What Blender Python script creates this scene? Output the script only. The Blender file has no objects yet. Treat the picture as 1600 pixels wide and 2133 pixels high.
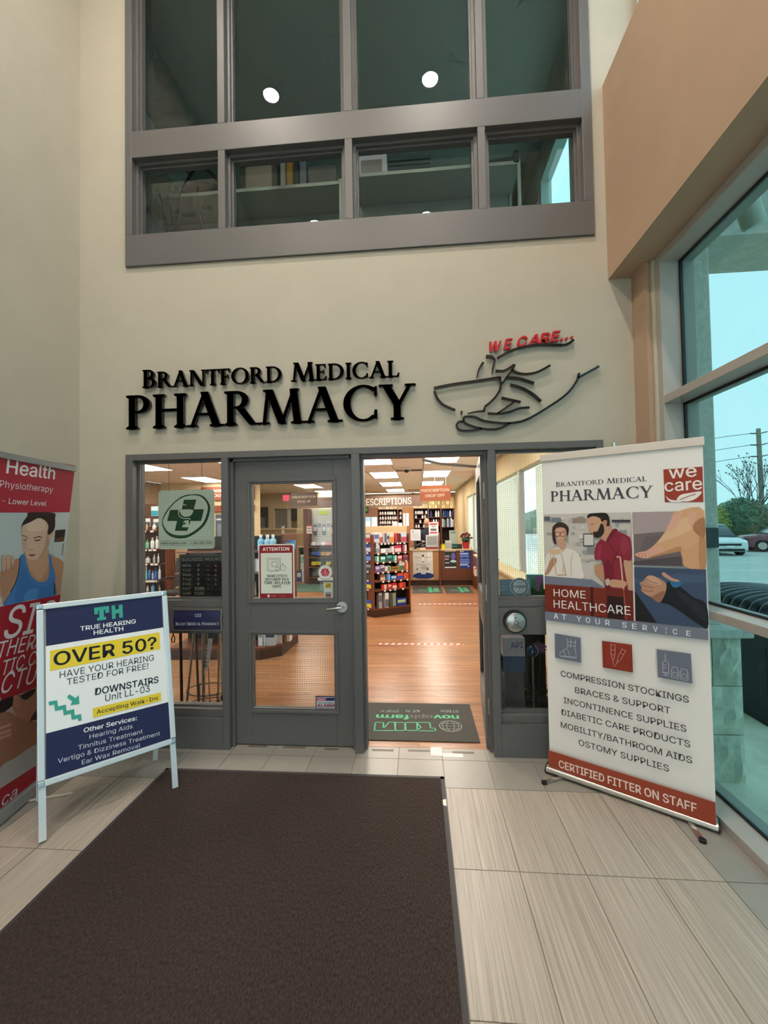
import bpy, math, os, random
from mathutils import Vector, Matrix
from mathutils.geometry import tessellate_polygon
random.seed(7)
SC = bpy.context.scene
COL = SC.collection

# ------------------------------------------------------------------ camera
CAM_POS = Vector((0.0, -3.021, 1.65))
FPX = 875.0                                   # focal length in pixels of the 1600 x 2133 frame
RIGHT = Vector((0.9966375738661494, 0.08016514742984601, -0.01694389257952891))
DOWN = Vector((-0.01888859868644667, 0.023562891530558374, -0.9995439014782599))
FWD = Vector((-0.07972933712165131, 0.9965030553291194, 0.02499787034672913))
cd = bpy.data.cameras.new('camera')
cd.sensor_fit = 'HORIZONTAL'; cd.sensor_width = 36.0; cd.lens = FPX / 1600 * 36.0
cd.clip_start = 0.02; cd.clip_end = 400
cam = bpy.data.objects.new('camera', cd); COL.objects.link(cam)
m3 = Matrix((RIGHT, -DOWN, -FWD)).transposed()
cam.matrix_world = Matrix.Translation(CAM_POS) @ m3.to_4x4()
SC.camera = cam

# ------------------------------------------------------------------ sky, exposure
SC.view_settings.view_transform = 'Standard'
SC.view_settings.look = 'None'
SC.view_settings.gamma = 1.0
SC.view_settings.exposure = 0.45
SC.view_settings.use_curve_mapping = False
SC.cycles.max_bounces = 6
SC.cycles.diffuse_bounces = 3
SC.cycles.adaptive_threshold = 0.08
SC.cycles.adaptive_min_samples = 12
SC.cycles.glossy_bounces = 3
SC.cycles.transparent_max_bounces = 14
SC.cycles.caustics_reflective = False
SC.cycles.caustics_refractive = False
SC.cycles.sample_clamp_indirect = 6.0
SC.cycles.use_denoising = True

w = bpy.data.worlds.new('overcast_sky'); SC.world = w; w.use_nodes = True
nt = w.node_tree; nt.nodes.clear()
wo = nt.nodes.new('ShaderNodeOutputWorld'); wb = nt.nodes.new('ShaderNodeBackground')
tc = nt.nodes.new('ShaderNodeTexCoord'); sx = nt.nodes.new('ShaderNodeSeparateXYZ')
rp = nt.nodes.new('ShaderNodeValToRGB'); nz = nt.nodes.new('ShaderNodeTexNoise')
nz.inputs['Scale'].default_value = 2.5
ad = nt.nodes.new('ShaderNodeMath'); ad.operation = 'MULTIPLY_ADD'
nt.links.new(tc.outputs['Generated'], sx.inputs[0]); nt.links.new(tc.outputs['Generated'], nz.inputs['Vector'])
nt.links.new(nz.outputs['Fac'], ad.inputs[0]); ad.inputs[1].default_value = 0.12
nt.links.new(sx.outputs['Z'], ad.inputs[2]); nt.links.new(ad.outputs[0], rp.inputs[0])
rp.color_ramp.elements[0].position = 0.0; rp.color_ramp.elements[0].color = (0.80, 0.95, 1.0, 1)
rp.color_ramp.elements[1].position = 0.7; rp.color_ramp.elements[1].color = (0.70, 0.91, 1.0, 1)
nt.links.new(rp.outputs[0], wb.inputs[0]); wb.inputs[1].default_value = 2.0
nt.links.new(wb.outputs[0], wo.inputs[0])

# lamp strengths (the lamps themselves are built further down)
POT_STRENGTH = 500.0
PANEL_STRENGTH = 12.0

# ------------------------------------------------------------------ rays of the photograph
def ray(px, py):
    return RIGHT * ((px - 800.0) / FPX) + DOWN * ((py - 1066.5) / FPX) + FWD
def at(px, py, y):                      # the point of depth y behind a pixel
    d = ray(px, py); return CAM_POS + d * ((y - CAM_POS.y) / d.y)
def atz(px, py, z=0.0):
    d = ray(px, py); return CAM_POS + d * ((z - CAM_POS.z) / d.z)
def atx(px, py, x):
    d = ray(px, py); return CAM_POS + d * ((x - CAM_POS.x) / d.x)
def onp(px, py, o, n):
    d = ray(px, py); return CAM_POS + d * ((o - CAM_POS).dot(n) / d.dot(n))

# ------------------------------------------------------------------ materials
def lin(c):
    if isinstance(c, str):
        c = c.lstrip('#'); c = [int(c[i:i + 2], 16) / 255 for i in (0, 2, 4)]
    return tuple(x / 12.92 if x <= 0.04045 else ((x + 0.055) / 1.055) ** 2.4 for x in c[:3])
MATS = {}
def mat(name, col='808080', rough=0.6, metal=0.0, emit=0.0, spec=0.5, vary=0.0, vscale=30.0, stretch=(1, 1, 1), bump=0.0, bscale=80.0, coat=0.0, rnd=0.0, col2=None):
    if name in MATS: return MATS[name]
    m = bpy.data.materials.new(name); m.use_nodes = True; MATS[name] = m
    t = m.node_tree; b = t.nodes['Principled BSDF']
    c = lin(col) if isinstance(col, str) else col
    b.inputs['Base Color'].default_value = (*c, 1)
    b.inputs['Roughness'].default_value = rough; b.inputs['Metallic'].default_value = metal
    b.inputs['Specular IOR Level'].default_value = spec
    if coat: b.inputs['Coat Weight'].default_value = coat; b.inputs['Coat Roughness'].default_value = 0.12
    if emit:
        b.inputs['Emission Color'].default_value = (*c, 1); b.inputs['Emission Strength'].default_value = emit
    if vary or bump or rnd:
        g = t.nodes.new('ShaderNodeNewGeometry'); mp = t.nodes.new('ShaderNodeMapping')
        mp.inputs['Scale'].default_value = stretch
        t.links.new(g.outputs['Position'], mp.inputs['Vector'])
        if rnd:
            oi = t.nodes.new('ShaderNodeObjectInfo'); ml = t.nodes.new('ShaderNodeMath'); ml.operation = 'MULTIPLY'
            ml.inputs[1].default_value = 37.0; t.links.new(oi.outputs['Random'], ml.inputs[0])
            cx = t.nodes.new('ShaderNodeCombineXYZ')
            for i in range(3): t.links.new(ml.outputs[0], cx.inputs[i])
            t.links.new(cx.outputs[0], mp.inputs['Location'])
        fac = None
        if vary:
            n = t.nodes.new('ShaderNodeTexNoise'); n.inputs['Scale'].default_value = vscale; n.inputs['Detail'].default_value = 5
            n.inputs['Roughness'].default_value = 0.65
            t.links.new(mp.outputs[0], n.inputs['Vector'])
            r = t.nodes.new('ShaderNodeValToRGB'); t.links.new(n.outputs['Fac'], r.inputs[0])
            c2 = lin(col2) if col2 else tuple(x * (1 - vary) for x in c)
            c1 = c if col2 else tuple(min(1, x * (1 + vary)) for x in c)
            r.color_ramp.elements[0].position = 0.32; r.color_ramp.elements[1].position = 0.68
            r.color_ramp.elements[0].color = (*c2, 1); r.color_ramp.elements[1].color = (*c1, 1)
            fac = r.outputs[0]
            if rnd:
                mr = t.nodes.new('ShaderNodeMapRange'); mr.inputs[3].default_value = 1 - rnd; mr.inputs[4].default_value = 1 + rnd
                t.links.new(oi.outputs['Random'], mr.inputs[0])
                vm = t.nodes.new('ShaderNodeVectorMath'); vm.operation = 'SCALE'
                t.links.new(fac, vm.inputs[0]); t.links.new(mr.outputs[0], vm.inputs['Scale']); fac = vm.outputs[0]
            t.links.new(fac, b.inputs['Base Color'])
        if bump:
            n2 = t.nodes.new('ShaderNodeTexNoise'); n2.inputs['Scale'].default_value = bscale; n2.inputs['Detail'].default_value = 4
            t.links.new(mp.outputs[0], n2.inputs['Vector'])
            bp = t.nodes.new('ShaderNodeBump'); bp.inputs['Strength'].default_value = bump; bp.inputs['Distance'].default_value = 0.01
            t.links.new(n2.outputs['Fac'], bp.inputs['Height']); t.links.new(bp.outputs[0], b.inputs['Normal'])
    return m
def glassmat(name, tint, refl=1.0, rough=0.0, haze=0.0):
    if name in MATS: return MATS[name]
    m = bpy.data.materials.new(name); m.use_nodes = True; MATS[name] = m
    t = m.node_tree; t.nodes.clear()
    o = t.nodes.new('ShaderNodeOutputMaterial'); mx = t.nodes.new('ShaderNodeMixShader')
    tr = t.nodes.new('ShaderNodeBsdfTransparent'); gl = t.nodes.new('ShaderNodeBsdfGlossy'); fr = t.nodes.new('ShaderNodeFresnel')
    fr.inputs['IOR'].default_value = 1.0 + 0.5 * refl; tr.inputs[0].default_value = (*tint, 1); gl.inputs['Roughness'].default_value = rough
    gl.inputs[0].default_value = (1, 1, 1, 1)
    ge = t.nodes.new('ShaderNodeNewGeometry'); iv = t.nodes.new('ShaderNodeMath'); iv.operation = 'SUBTRACT'; iv.inputs[0].default_value = 1.0
    mu = t.nodes.new('ShaderNodeMath'); mu.operation = 'MULTIPLY'
    t.links.new(ge.outputs['Backfacing'], iv.inputs[1]); t.links.new(iv.outputs[0], mu.inputs[0]); t.links.new(fr.outputs[0], mu.inputs[1])
    t.links.new(mu.outputs[0], mx.inputs[0]); t.links.new(tr.outputs[0], mx.inputs[1]); t.links.new(gl.outputs[0], mx.inputs[2])
    t.links.new(mx.outputs[0], o.inputs[0]); return m
def inkmat():
    if 'printed_ink' in MATS: return MATS['printed_ink']
    m = bpy.data.materials.new('printed_ink'); m.use_nodes = True; MATS['printed_ink'] = m
    t = m.node_tree; b = t.nodes['Principled BSDF']; a = t.nodes.new('ShaderNodeVertexColor'); a.layer_name = 'ink'
    t.links.new(a.outputs['Color'], b.inputs['Base Color']); b.inputs['Roughness'].default_value = 0.45
    b.inputs['Specular IOR Level'].default_value = 0.3
    return m

# ------------------------------------------------------------------ mesh building
WLOC = {}
def spline(pts, n=6, closed=False):
    P = [Vector(p) for p in pts]; out = []; L = len(P)
    rng = range(L if closed else L - 1)
    for i in rng:
        p1, p2 = P[i], P[(i + 1) % L]
        p0 = P[(i - 1) % L] if closed or i > 0 else p1 * 2 - p2
        p3 = P[(i + 2) % L] if closed or i + 2 < L else p2 * 2 - p1
        for k in range(n):
            t = k / n
            out.append(0.5 * ((2 * p1) + (p2 - p0) * t + (2 * p0 - 5 * p1 + 4 * p2 - p3) * t * t + (3 * p1 - p0 - 3 * p2 + p3) * t ** 3))
    if not closed: out.append(P[-1])
    return out
class MB:
    def __init__(s): s.v = []; s.f = []; s.mi = []; s.cur = 0
    def face(s, pts):
        i = len(s.v); s.v += [Vector(p) for p in pts]; s.f.append(list(range(i, i + len(pts)))); s.mi.append(s.cur)
    def box(s, x0, x1, y0, y1, z0, z1):
        return s.obox(Vector(((x0 + x1) / 2, (y0 + y1) / 2, (z0 + z1) / 2)), Vector((1, 0, 0)), Vector((0, 1, 0)), Vector((0, 0, 1)), abs(x1 - x0) / 2, abs(y1 - y0) / 2, abs(z1 - z0) / 2)
    def obox(s, c, a, b, d, ra, rb, rd):
        i = len(s.v)
        for k in (-1, 1):
            for j, h in ((-1, -1), (1, -1), (1, 1), (-1, 1)): s.v.append(c + a * ra * j + b * rb * h + d * rd * k)
        for q in ((3, 2, 1, 0), (4, 5, 6, 7), (0, 1, 5, 4), (1, 2, 6, 5), (2, 3, 7, 6), (3, 0, 4, 7)):
            s.f.append([i + x for x in q]); s.mi.append(s.cur)
        return s
    def bar(s, p, q, wdt, hgt, up=Vector((0, 0, 1))):
        p, q = Vector(p), Vector(q); a = (q - p).normalized(); b = up.cross(a)
        if b.length < 1e-4: b = Vector((1, 0, 0))
        b.normalize(); d = a.cross(b)
        return s.obox((p + q) / 2, a, b, d, (q - p).length / 2, wdt / 2, hgt / 2)
    def cyl(s, p, q, r, r2=None, n=14, caps=True):
        p, q = Vector(p), Vector(q); r2 = r if r2 is None else r2
        a = (q - p).normalized(); u = a.orthogonal().normalized(); w_ = a.cross(u); i = len(s.v)
        for c, rr in ((p, r), (q, r2)):
            for k in range(n):
                t = 2 * math.pi * k / n; s.v.append(c + (u * math.cos(t) + w_ * math.sin(t)) * rr)
        for k in range(n):
            s.f.append([i + k, i + (k + 1) % n, i + n + (k + 1) % n, i + n + k]); s.mi.append(s.cur)
        if caps:
            s.f.append([i + k for k in reversed(range(n))]); s.mi.append(s.cur)
            s.f.append([i + n + k for k in range(n)]); s.mi.append(s.cur)
        return s
    def tube(s, pts, r, n=8, radii=None):
        pts = [Vector(p) for p in pts]; L = len(pts); i = len(s.v); u = None
        for k, p in enumerate(pts):
            a = (pts[min(k + 1, L - 1)] - pts[max(k - 1, 0)]).normalized()
            if u is None: u = a.orthogonal().normalized()
            u = (u - a * u.dot(a)).normalized(); w_ = a.cross(u); rr = radii[k] if radii else r
            for j in range(n):
                t = 2 * math.pi * j / n; s.v.append(p + (u * math.cos(t) + w_ * math.sin(t)) * rr)
        for k in range(L - 1):
            for j in range(n):
                s.f.append([i + k * n + j, i + k * n + (j + 1) % n, i + (k + 1) * n + (j + 1) % n, i + (k + 1) * n + j]); s.mi.append(s.cur)
        s.f.append([i + j for j in reversed(range(n))]); s.mi.append(s.cur)
        s.f.append([i + (L - 1) * n + j for j in range(n)]); s.mi.append(s.cur)
        return s
    def lathe(s, c, prof, n=16, axis=Vector((0, 0, 1)), caps=True):
        c = Vector(c); u = axis.orthogonal().normalized(); w_ = axis.cross(u); i = len(s.v); L = len(prof)
        for r, z in prof:
            for j in range(n):
                t = 2 * math.pi * j / n; s.v.append(c + axis * z + (u * math.cos(t) + w_ * math.sin(t)) * r)
        for k in range(L - 1):
            for j in range(n):
                s.f.append([i + k * n + j, i + k * n + (j + 1) % n, i + (k + 1) * n + (j + 1) % n, i + (k + 1) * n + j]); s.mi.append(s.cur)
        if caps:
            s.f.append([i + j for j in reversed(range(n))]); s.mi.append(s.cur)
            s.f.append([i + (L - 1) * n + j for j in range(n)]); s.mi.append(s.cur)
        return s
    def ball(s, c, rx, ry=None, rz=None, n=12):
        ry = ry or rx; rz = rz or rx; c = Vector(c); i = len(s.v); h = max(5, n // 2)
        for k in range(h + 1):
            ph = math.pi * k / h
            for j in range(n):
                t = 2 * math.pi * j / n
                s.v.append(c + Vector((rx * math.sin(ph) * math.cos(t), ry * math.sin(ph) * math.sin(t), -rz * math.cos(ph))))
        for k in range(h):
            for j in range(n):
                s.f.append([i + k * n + j, i + k * n + (j + 1) % n, i + (k + 1) * n + (j + 1) % n, i + (k + 1) * n + j]); s.mi.append(s.cur)
        return s
    def prism(s, poly, o, U, V, N, z0, z1):
        """flat outline (u, v) on the frame o, U, V, pushed along N from z0 to z1"""
        o = Vector(o); i = len(s.v); n = len(poly)
        for z in (z0, z1):
            for p in poly: s.v.append(o + U * p[0] + V * p[1] + N * z)
        s.f.append([i + k for k in reversed(range(n))]); s.mi.append(s.cur)
        s.f.append([i + n + k for k in range(n)]); s.mi.append(s.cur)
        for k in range(n):
            s.f.append([i + k, i + (k + 1) % n, i + n + (k + 1) % n, i + n + k]); s.mi.append(s.cur)
        return s
    def wallpoly(s, poly, z0, z1):
        return s.prism([(p[0], p[1]) for p in poly], (0, 0, 0), Vector((1, 0, 0)), Vector((0, 1, 0)), Vector((0, 0, 1)), z0, z1)
    def build(s, name, m, parent=None, smooth=False, bevel=0.0, label=None, cat=None, group=None, kind=None, origin=None):
        xs = [p.x for p in s.v]; ys = [p.y for p in s.v]; zs = [p.z for p in s.v]
        o = Vector(origin) if origin else Vector(((min(xs) + max(xs)) / 2, (min(ys) + max(ys)) / 2, min(zs)))
        me = bpy.data.meshes.new(name); me.from_pydata([p - o for p in s.v], [], s.f)
        ms = m if isinstance(m, (list, tuple)) else [m]
        for x in ms: me.materials.append(x)
        if len(ms) > 1:
            for pl, k in zip(me.polygons, s.mi): pl.material_index = k
        if smooth:
            for pl in me.polygons: pl.use_smooth = True
            try: me.set_sharp_from_angle(angle=math.radians(40))
            except Exception: pass
        me.update()
        ob = put(name, me, o, parent)
        if bevel:
            b = ob.modifiers.new('bevel', 'BEVEL'); b.width = bevel; b.segments = 2; b.limit_method = 'ANGLE'
        tag(ob, label, cat, group, kind)
        return ob
def put(name, me, loc, parent=None):
    ob = bpy.data.objects.new(name, me); COL.objects.link(ob)
    loc = Vector(loc); WLOC[ob.name] = loc
    if parent is not None:
        ob.parent = parent; ob.location = loc - WLOC[parent.name]
    else: ob.location = loc
    return ob
def tag(o, label=None, cat=None, group=None, kind=None):
    if label: o['label'] = label
    if cat: o['category'] = cat
    if group: o['group'] = group
    if kind: o['kind'] = kind
    return o
def thing(name, label, cat, loc, group=None, kind=None):
    o = bpy.data.objects.new(name, None); COL.objects.link(o); o.location = loc; WLOC[o.name] = Vector(loc)
    o.empty_display_size = 0.05
    return tag(o, label, cat, group, kind)
def box(name, m, b, parent=None, **k): return MB().box(*b).build(name, m, parent, **k)
ORD = ['first', 'second', 'third', 'fourth', 'fifth', 'sixth', 'seventh', 'eighth', 'ninth', 'tenth', 'eleventh', 'twelfth', 'thirteenth', 'fourteenth', 'fifteenth', 'sixteenth']

# ------------------------------------------------------------------ lettering and print
TXT = {}
try: SANS = bpy.data.fonts.load(os.path.join(bpy.utils.system_resource('DATAFILES'), 'fonts', 'Inter.woff2'))   # ships with Blender
except Exception: SANS = None
def textmesh(s, bold=0.0, shear=0.0):
    k = (s, bold, shear)
    if k not in TXT:
        c = bpy.data.curves.new('lettering', 'FONT'); c.body = s; c.size = 1.0; c.offset = bold; c.shear = shear
        c.resolution_u = 3
        if SANS: c.font = SANS
        c.fill_mode = 'FRONT'
        o = bpy.data.objects.new('lettering', c)
        me = bpy.data.meshes.new_from_object(o)
        V_ = [(v.co.x, v.co.y) for v in me.vertices]; F_ = [list(p.vertices) for p in me.polygons]
        bpy.data.objects.remove(o); bpy.data.curves.remove(c); bpy.data.meshes.remove(me)
        TXT[k] = (V_, F_)
    return TXT[k]
CAPH = None
def capheight():
    global CAPH
    if CAPH is None: CAPH = max(v[1] for v in textmesh('H')[0])
    return CAPH
def stroke(pts, wd, taper=None):
    """outline of a pen stroke along (u, v) points; wd is one width or a list"""
    P = [Vector((p[0], p[1])) for p in pts]; L = len(P); a = []; b = []
    for k, p in enumerate(P):
        d = (P[min(k + 1, L - 1)] - P[max(k - 1, 0)])
        d = d.normalized() if d.length > 1e-9 else Vector((1, 0))
        n = Vector((-d.y, d.x)); h = (wd[k] if isinstance(wd, list) else wd) / 2
        a.append(p + n * h); b.append(p - n * h)
    return a + list(reversed(b))
def circ(c, rx, ry=None, n=24, a0=0.0, a1=2 * math.pi):
    ry = ry or rx
    return [(c[0] + rx * math.cos(a0 + (a1 - a0) * k / n), c[1] + ry * math.sin(a0 + (a1 - a0) * k / n)) for k in range(n if abs(a1 - a0) > 6.28 else n + 1)]
class Print:
    """flat printed shapes on the plane through o with axes U, V (metres) and normal N"""
    STEP = 0.00012
    def __init__(s, o, U, V, lift=0.0006):
        s.o = Vector(o); s.U = Vector(U).normalized(); s.V = Vector(V).normalized(); s.N = s.U.cross(s.V).normalized()
        if s.N.dot(CAM_POS - s.o) < 0: s.N = -s.N
        s.v = []; s.f = []; s.c = []; s.z = lift; s.g = []; s.cur = None; s.clip = None
    def px(s, x, y):
        P = onp(x, y, s.o, s.N) - s.o; return (P.dot(s.U), P.dot(s.V))
    def pxs(s, pts): return [s.px(*p) for p in pts]
    def poly(s, pts, col, step=True):
        c = lin(col); i = len(s.v)
        if step: s.z += s.STEP
        if s.clip: pts = [(min(max(p[0], s.clip[0]), s.clip[1]), p[1]) for p in pts]
        s.v += [s.o + s.U * p[0] + s.V * p[1] + s.N * s.z for p in pts]
        s.f.append(list(range(i, i + len(pts)))); s.c.append(c); s.g.append(s.cur); return s
    def P(s, pts, col): return s.poly(s.pxs(pts), col)
    def S(s, pts, col, n=5, closed=True): return s.poly(s.pxs([tuple(p) for p in spline(pts, n, closed)]), col)
    def line(s, pts, wd, col, smooth=0):
        q = s.pxs(pts)
        if smooth: q = [tuple(p) for p in spline(q, smooth)]
        return s.poly(stroke(q, wd), col)
    def text(s, txt, a, b, h, col, bold=0.0, shear=0.0, serif=False):
        """text whose baseline runs from (u, v) a to b with cap height h"""
        a = Vector(a); b = Vector(b); d = b - a; wd = d.length; d = d / wd; n = Vector((-d.y, d.x))
        if s.U.cross(s.V).dot(s.N) < 0: pass
        c = lin(col); s.z += s.STEP; gid = None
        if serif:
            polys, tw = serif_text(txt)
            for pl in polys:
                i = len(s.v); s.z += .00001
                for p in pl:
                    q = a + d * (p[0] * wd / tw) + n * (p[1] * h); s.v.append(s.o + s.U * q.x + s.V * q.y + s.N * s.z)
                s.f.append(list(range(i, i + len(pl)))); s.c.append(c); s.g.append(('lettering', len(s.f)) if not gid else gid); gid = s.g[-1]
            return s
        V_, F_ = textmesh(txt, 0.0, shear); x0 = min(v[0] for v in V_); x1 = max(v[0] for v in V_); i = len(s.v); ch = capheight()
        gid = ('lettering', len(s.f)); bo = max(0.0, bold) * .55
        for ox, oy in ([(0, 0)] if bo < .004 else [(-bo, 0), (bo, 0), (0, bo * .7), (0, -bo * .7)]):
            i = len(s.v); s.z += .00003
            for v in V_:
                q = a + d * ((v[0] + ox - x0 + bo) * wd / (x1 - x0 + 2 * bo)) + n * ((v[1] + oy) * h / ch); s.v.append(s.o + s.U * q.x + s.V * q.y + s.N * s.z)
            for f in F_: s.f.append([i + k for k in f]); s.c.append(c); s.g.append(gid)
        return s
    def T(s, txt, a, b, hpx, col, **k):
        qa = Vector(s.px(*a)); qb = Vector(s.px(*b)); mx, my = (a[0] + b[0]) / 2, (a[1] + b[1]) / 2
        h = (Vector(s.px(mx, my - hpx)) - Vector(s.px(mx, my))).length
        return s.text(txt, qa, qb, h, col, **k)
    def ring(s, poly, wd, col):
        s.z += s.STEP
        for k in range(len(poly)):
            p, q = Vector(poly[k]), Vector(poly[(k + 1) % len(poly)]); e = (q - p).normalized() * wd / 2
            s.poly(stroke([p - e, q + e], wd), col, False)
        return s
    def part(s, name): s.cur = (name, len(s.f)); return s
    def build(s, name, parent, label=None, m=None):
        keys = []
        for g in s.g:
            if g not in keys: keys.append(g)
        for g in keys:
            idx = [k for k, q in enumerate(s.g) if q == g]; vs = []; fs = []; buf = []; mp = {}
            for k in idx:
                fc = []
                for v in s.f[k]:
                    if v not in mp: mp[v] = len(vs); vs.append(s.v[v])
                    fc.append(mp[v])
                fs.append(fc); buf += [*s.c[k], 1.0] * len(fc)
            o = sum(vs, Vector()) / len(vs); nm = g[0] if g else name
            me = bpy.data.meshes.new(nm); me.from_pydata([p - o for p in vs], [], fs); me.materials.append(m or inkmat())
            la = me.color_attributes.new('ink', 'FLOAT_COLOR', 'CORNER'); la.data.foreach_set('color', buf)
            ob = put(nm, me, o, parent)
            if label and not g: tag(ob, label)
# ------------------------------------------------------------------ roman capitals as outlines (cap height 1)
def _rect(x0, x1, y0, y1): return [(x0, y0), (x1, y0), (x1, y1), (x0, y1)]
def _diag(x0, y0, x1, y1, wd): return [(x0, y0), (x0 + wd, y0), (x1 + wd, y1), (x1, y1)]
def _stem(x, top=True, bot=True, wd=0.155, sl=0.07, sr=0.07):
    o = [_rect(x, x + wd, 0, 1)]
    if bot: o += [[(x - sl, 0), (x + wd + sr, 0), (x + wd + sr, .045), (x + wd, .09), (x, .09), (x - sl, .045)]]
    if top: o += [[(x - sl, 1), (x - sl, .955), (x, .91), (x + wd, .91), (x + wd + sr, .955), (x + wd + sr, 1)]]
    return o
def _arc(cx, cy, rx, ry, tx, ty, a0, a1, n=18):
    a0, a1 = math.radians(a0), math.radians(a1)
    out = [(cx + rx * math.cos(a0 + (a1 - a0) * k / n), cy + ry * math.sin(a0 + (a1 - a0) * k / n)) for k in range(n + 1)]
    inn = [(cx + (rx - tx) * math.cos(a0 + (a1 - a0) * k / n), cy + (ry - ty) * math.sin(a0 + (a1 - a0) * k / n)) for k in range(n + 1)]
    return out + inn[::-1]
def glyph(ch):
    S = .155
    if ch == 'I': return _stem(.1), .355
    if ch == 'H': return _stem(.1) + _stem(.66) + [_rect(.2, .7, .49, .56)], .915
    if ch == 'L': return _stem(.1) + [[(.2, 0), (.6, 0), (.64, .24), (.59, .24), (.53, .06), (.2, .06)]], .68
    if ch == 'T': return _stem(.32, top=False) + [_rect(.03, .76, .94, 1), [(.02, 1), (.02, .76), (.065, .76), (.10, .94), (.10, 1)], [(.77, 1), (.77, .76), (.725, .76), (.69, .94), (.69, 1)]], .79
    if ch == 'E': return _stem(.1) + [[(.2, 0), (.58, 0), (.62, .23), (.57, .23), (.51, .06), (.2, .06)], [(.2, 1), (.56, 1), (.57, .78), (.52, .78), (.48, .94), (.2, .94)], _rect(.2, .46, .49, .55), _rect(.435, .475, .41, .63)], .67
    if ch == 'F': return _stem(.1) + [[(.2, 1), (.56, 1), (.57, .78), (.52, .78), (.48, .94), (.2, .94)], _rect(.2, .44, .47, .53), _rect(.415, .455, .39, .61)], .62
    if ch == 'P': return _stem(.1) + [_arc(.32, .735, .32, .265, .15, .06, -90, 90), _rect(.2, .33, .94, 1), _rect(.2, .33, .47, .53)], .71
    if ch == 'R': return _stem(.1) + [_arc(.32, .745, .31, .255, .15, .06, -90, 90), _rect(.2, .33, .94, 1), _rect(.2, .40, .49, .55), [(.33, .5), (.52, .5), (.80, .05), (.93, .045), (.93, 0), (.68, 0), (.60, .1)]], .90
    if ch == 'B': return _stem(.1) + [_arc(.32, .765, .27, .235, .14, .06, -90, 90), _arc(.34, .275, .32, .275, .15, .06, -90, 90), _rect(.2, .33, .94, 1), _rect(.2, .35, .49, .55), _rect(.2, .35, 0, .06)], .73
    if ch == 'D': return _stem(.1) + [_arc(.34, .5, .53, .5, .16, .06, -90, 90, 24), _rect(.2, .35, .94, 1), _rect(.2, .35, 0, .06)], .95
    if ch == 'O': return [_arc(.52, .5, .48, .52, .16, .055, -90, 90, 20), _arc(.52, .5, .48, .52, .16, .055, 90, 270, 20)], 1.04
    if ch == 'C': return [_arc(.52, .5, .48, .52, .16, .055, 48, 312, 26), [(.80, .70), (.845, .70), (.845, .98), (.80, .95), (.78, .86)], [(.80, .30), (.845, .30), (.845, .04), (.80, .05), (.78, .14)]], .92
    if ch == 'A': return [_diag(.09, 0, .42, 1, .075), _diag(.68, 0, .36, 1.02, .18), _rect(.22, .72, .33, .395), _rect(.0, .25, 0, .05), _rect(.60, .95, 0, .05)], .95
    if ch == 'N': return _stem(.1, wd=.075, top=False) + [_rect(.02, .2, .95, 1), _diag(.66, -.02, .09, 1, .19), _rect(.775, .85, 0, 1), _rect(.70, .93, .955, 1)], .95
    if ch == 'M': return [_diag(.10, 0, .20, 1, .075), _diag(.50, 0, .17, 1, .18), _diag(.54, 0, .86, 1, .075), _diag(.89, 0, .79, 1, .17), _rect(.0, .26, 0, .05), _rect(.82, 1.13, 0, .05), _rect(.12, .24, .95, 1), _rect(.86, 1.0, .95, 1)], 1.13
    if ch == 'Y': return [_diag(.34, .42, .06, 1, .18), _diag(.42, .42, .70, 1, .075), _rect(.34, .495, 0, .46), _rect(.27, .565, 0, .05), _rect(-.01, .31, .95, 1), _rect(.62, .86, .95, 1)], .86
    if ch == 'U': return [_rect(.1, .25, .3, 1), _rect(.66, .735, .3, 1), _arc(.417, .32, .317, .34, .12, .07, 180, 360), _rect(.03, .32, .955, 1), _rect(.6, .8, .955, 1)], .85
    if ch == 'S': return [_arc(.3, .74, .24, .28, .10, .07, 20, 250), _arc(.3, .27, .26, .29, .11, .07, -160, 90)], .62
    return [], .38
def serif_text(txt, gap=.0):
    x = 0.0; out = []
    for ch in txt:
        sc = 1.0
        if ch.islower(): sc = 0.86
        g, wd = glyph(ch.upper())
        for pl in g: out.append([(x + p[0] * sc, p[1] * sc) for p in pl])
        x += wd * sc + gap
    return out, x
def serif_glyphs(txt):
    x = 0.0; out = []
    for ch in txt:
        sc = 0.86 if ch.islower() else 1.0
        g, wd = glyph(ch.upper())
        if g: out.append((ch.upper(), [[(x + p[0] * sc, p[1] * sc) for p in pl] for pl in g]))
        x += wd * sc
    return out, x
# ================================================================== THE SETTING
X1 = Vector((1, 0, 0)); Y1 = Vector((0, 1, 0)); Z1 = Vector((0, 0, 1))
PAINT = mat('beige_wall_paint', 'b5ae9e', rough=0.75, vary=0.03, vscale=3.0, bump=0.05, bscale=220)
PAINT_TAN = mat('tan_wall_paint', 'b1967e', rough=0.72, vary=0.03, vscale=3.0, bump=0.05, bscale=220)
GREY = mat('grey_frame_paint', '605e5d', rough=0.42, bump=0.04, bscale=300)
WHITE_CEIL = mat('ceiling_white', 'e2dfd8', rough=0.85)
CREAM = mat('cream_wall_paint', 'e0cfa8', rough=0.8)
ALU = mat('window_frame_paint', 'aaa59f', rough=0.4)
GASKET = mat('black_gasket', '101416', rough=0.5)
GROUT = mat('grout', '8a8177', rough=0.9)
CLEAR = glassmat('clear_wired_glass', (0.93, 0.95, 0.94), 0.8)
TEAL = glassmat('teal_tinted_glass', (0.47, 0.60, 0.60), 0.7)
PALE = glassmat('pale_glass', (0.93, 0.96, 0.96), 0.6)  # clerestory panes and the added glazing behind the camera
DARKGLASS = glassmat('dim_upper_glass', (0.82, 0.87, 0.86), 1.2)
WIRE = mat('glass_wire', '3c3c38', rough=0.5, metal=0.3)
LX = -2.60        # left wall
RX = 1.526        # return beside the window wall
CEIL = 6.6        # lobby ceiling
BACK = -6.6

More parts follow.
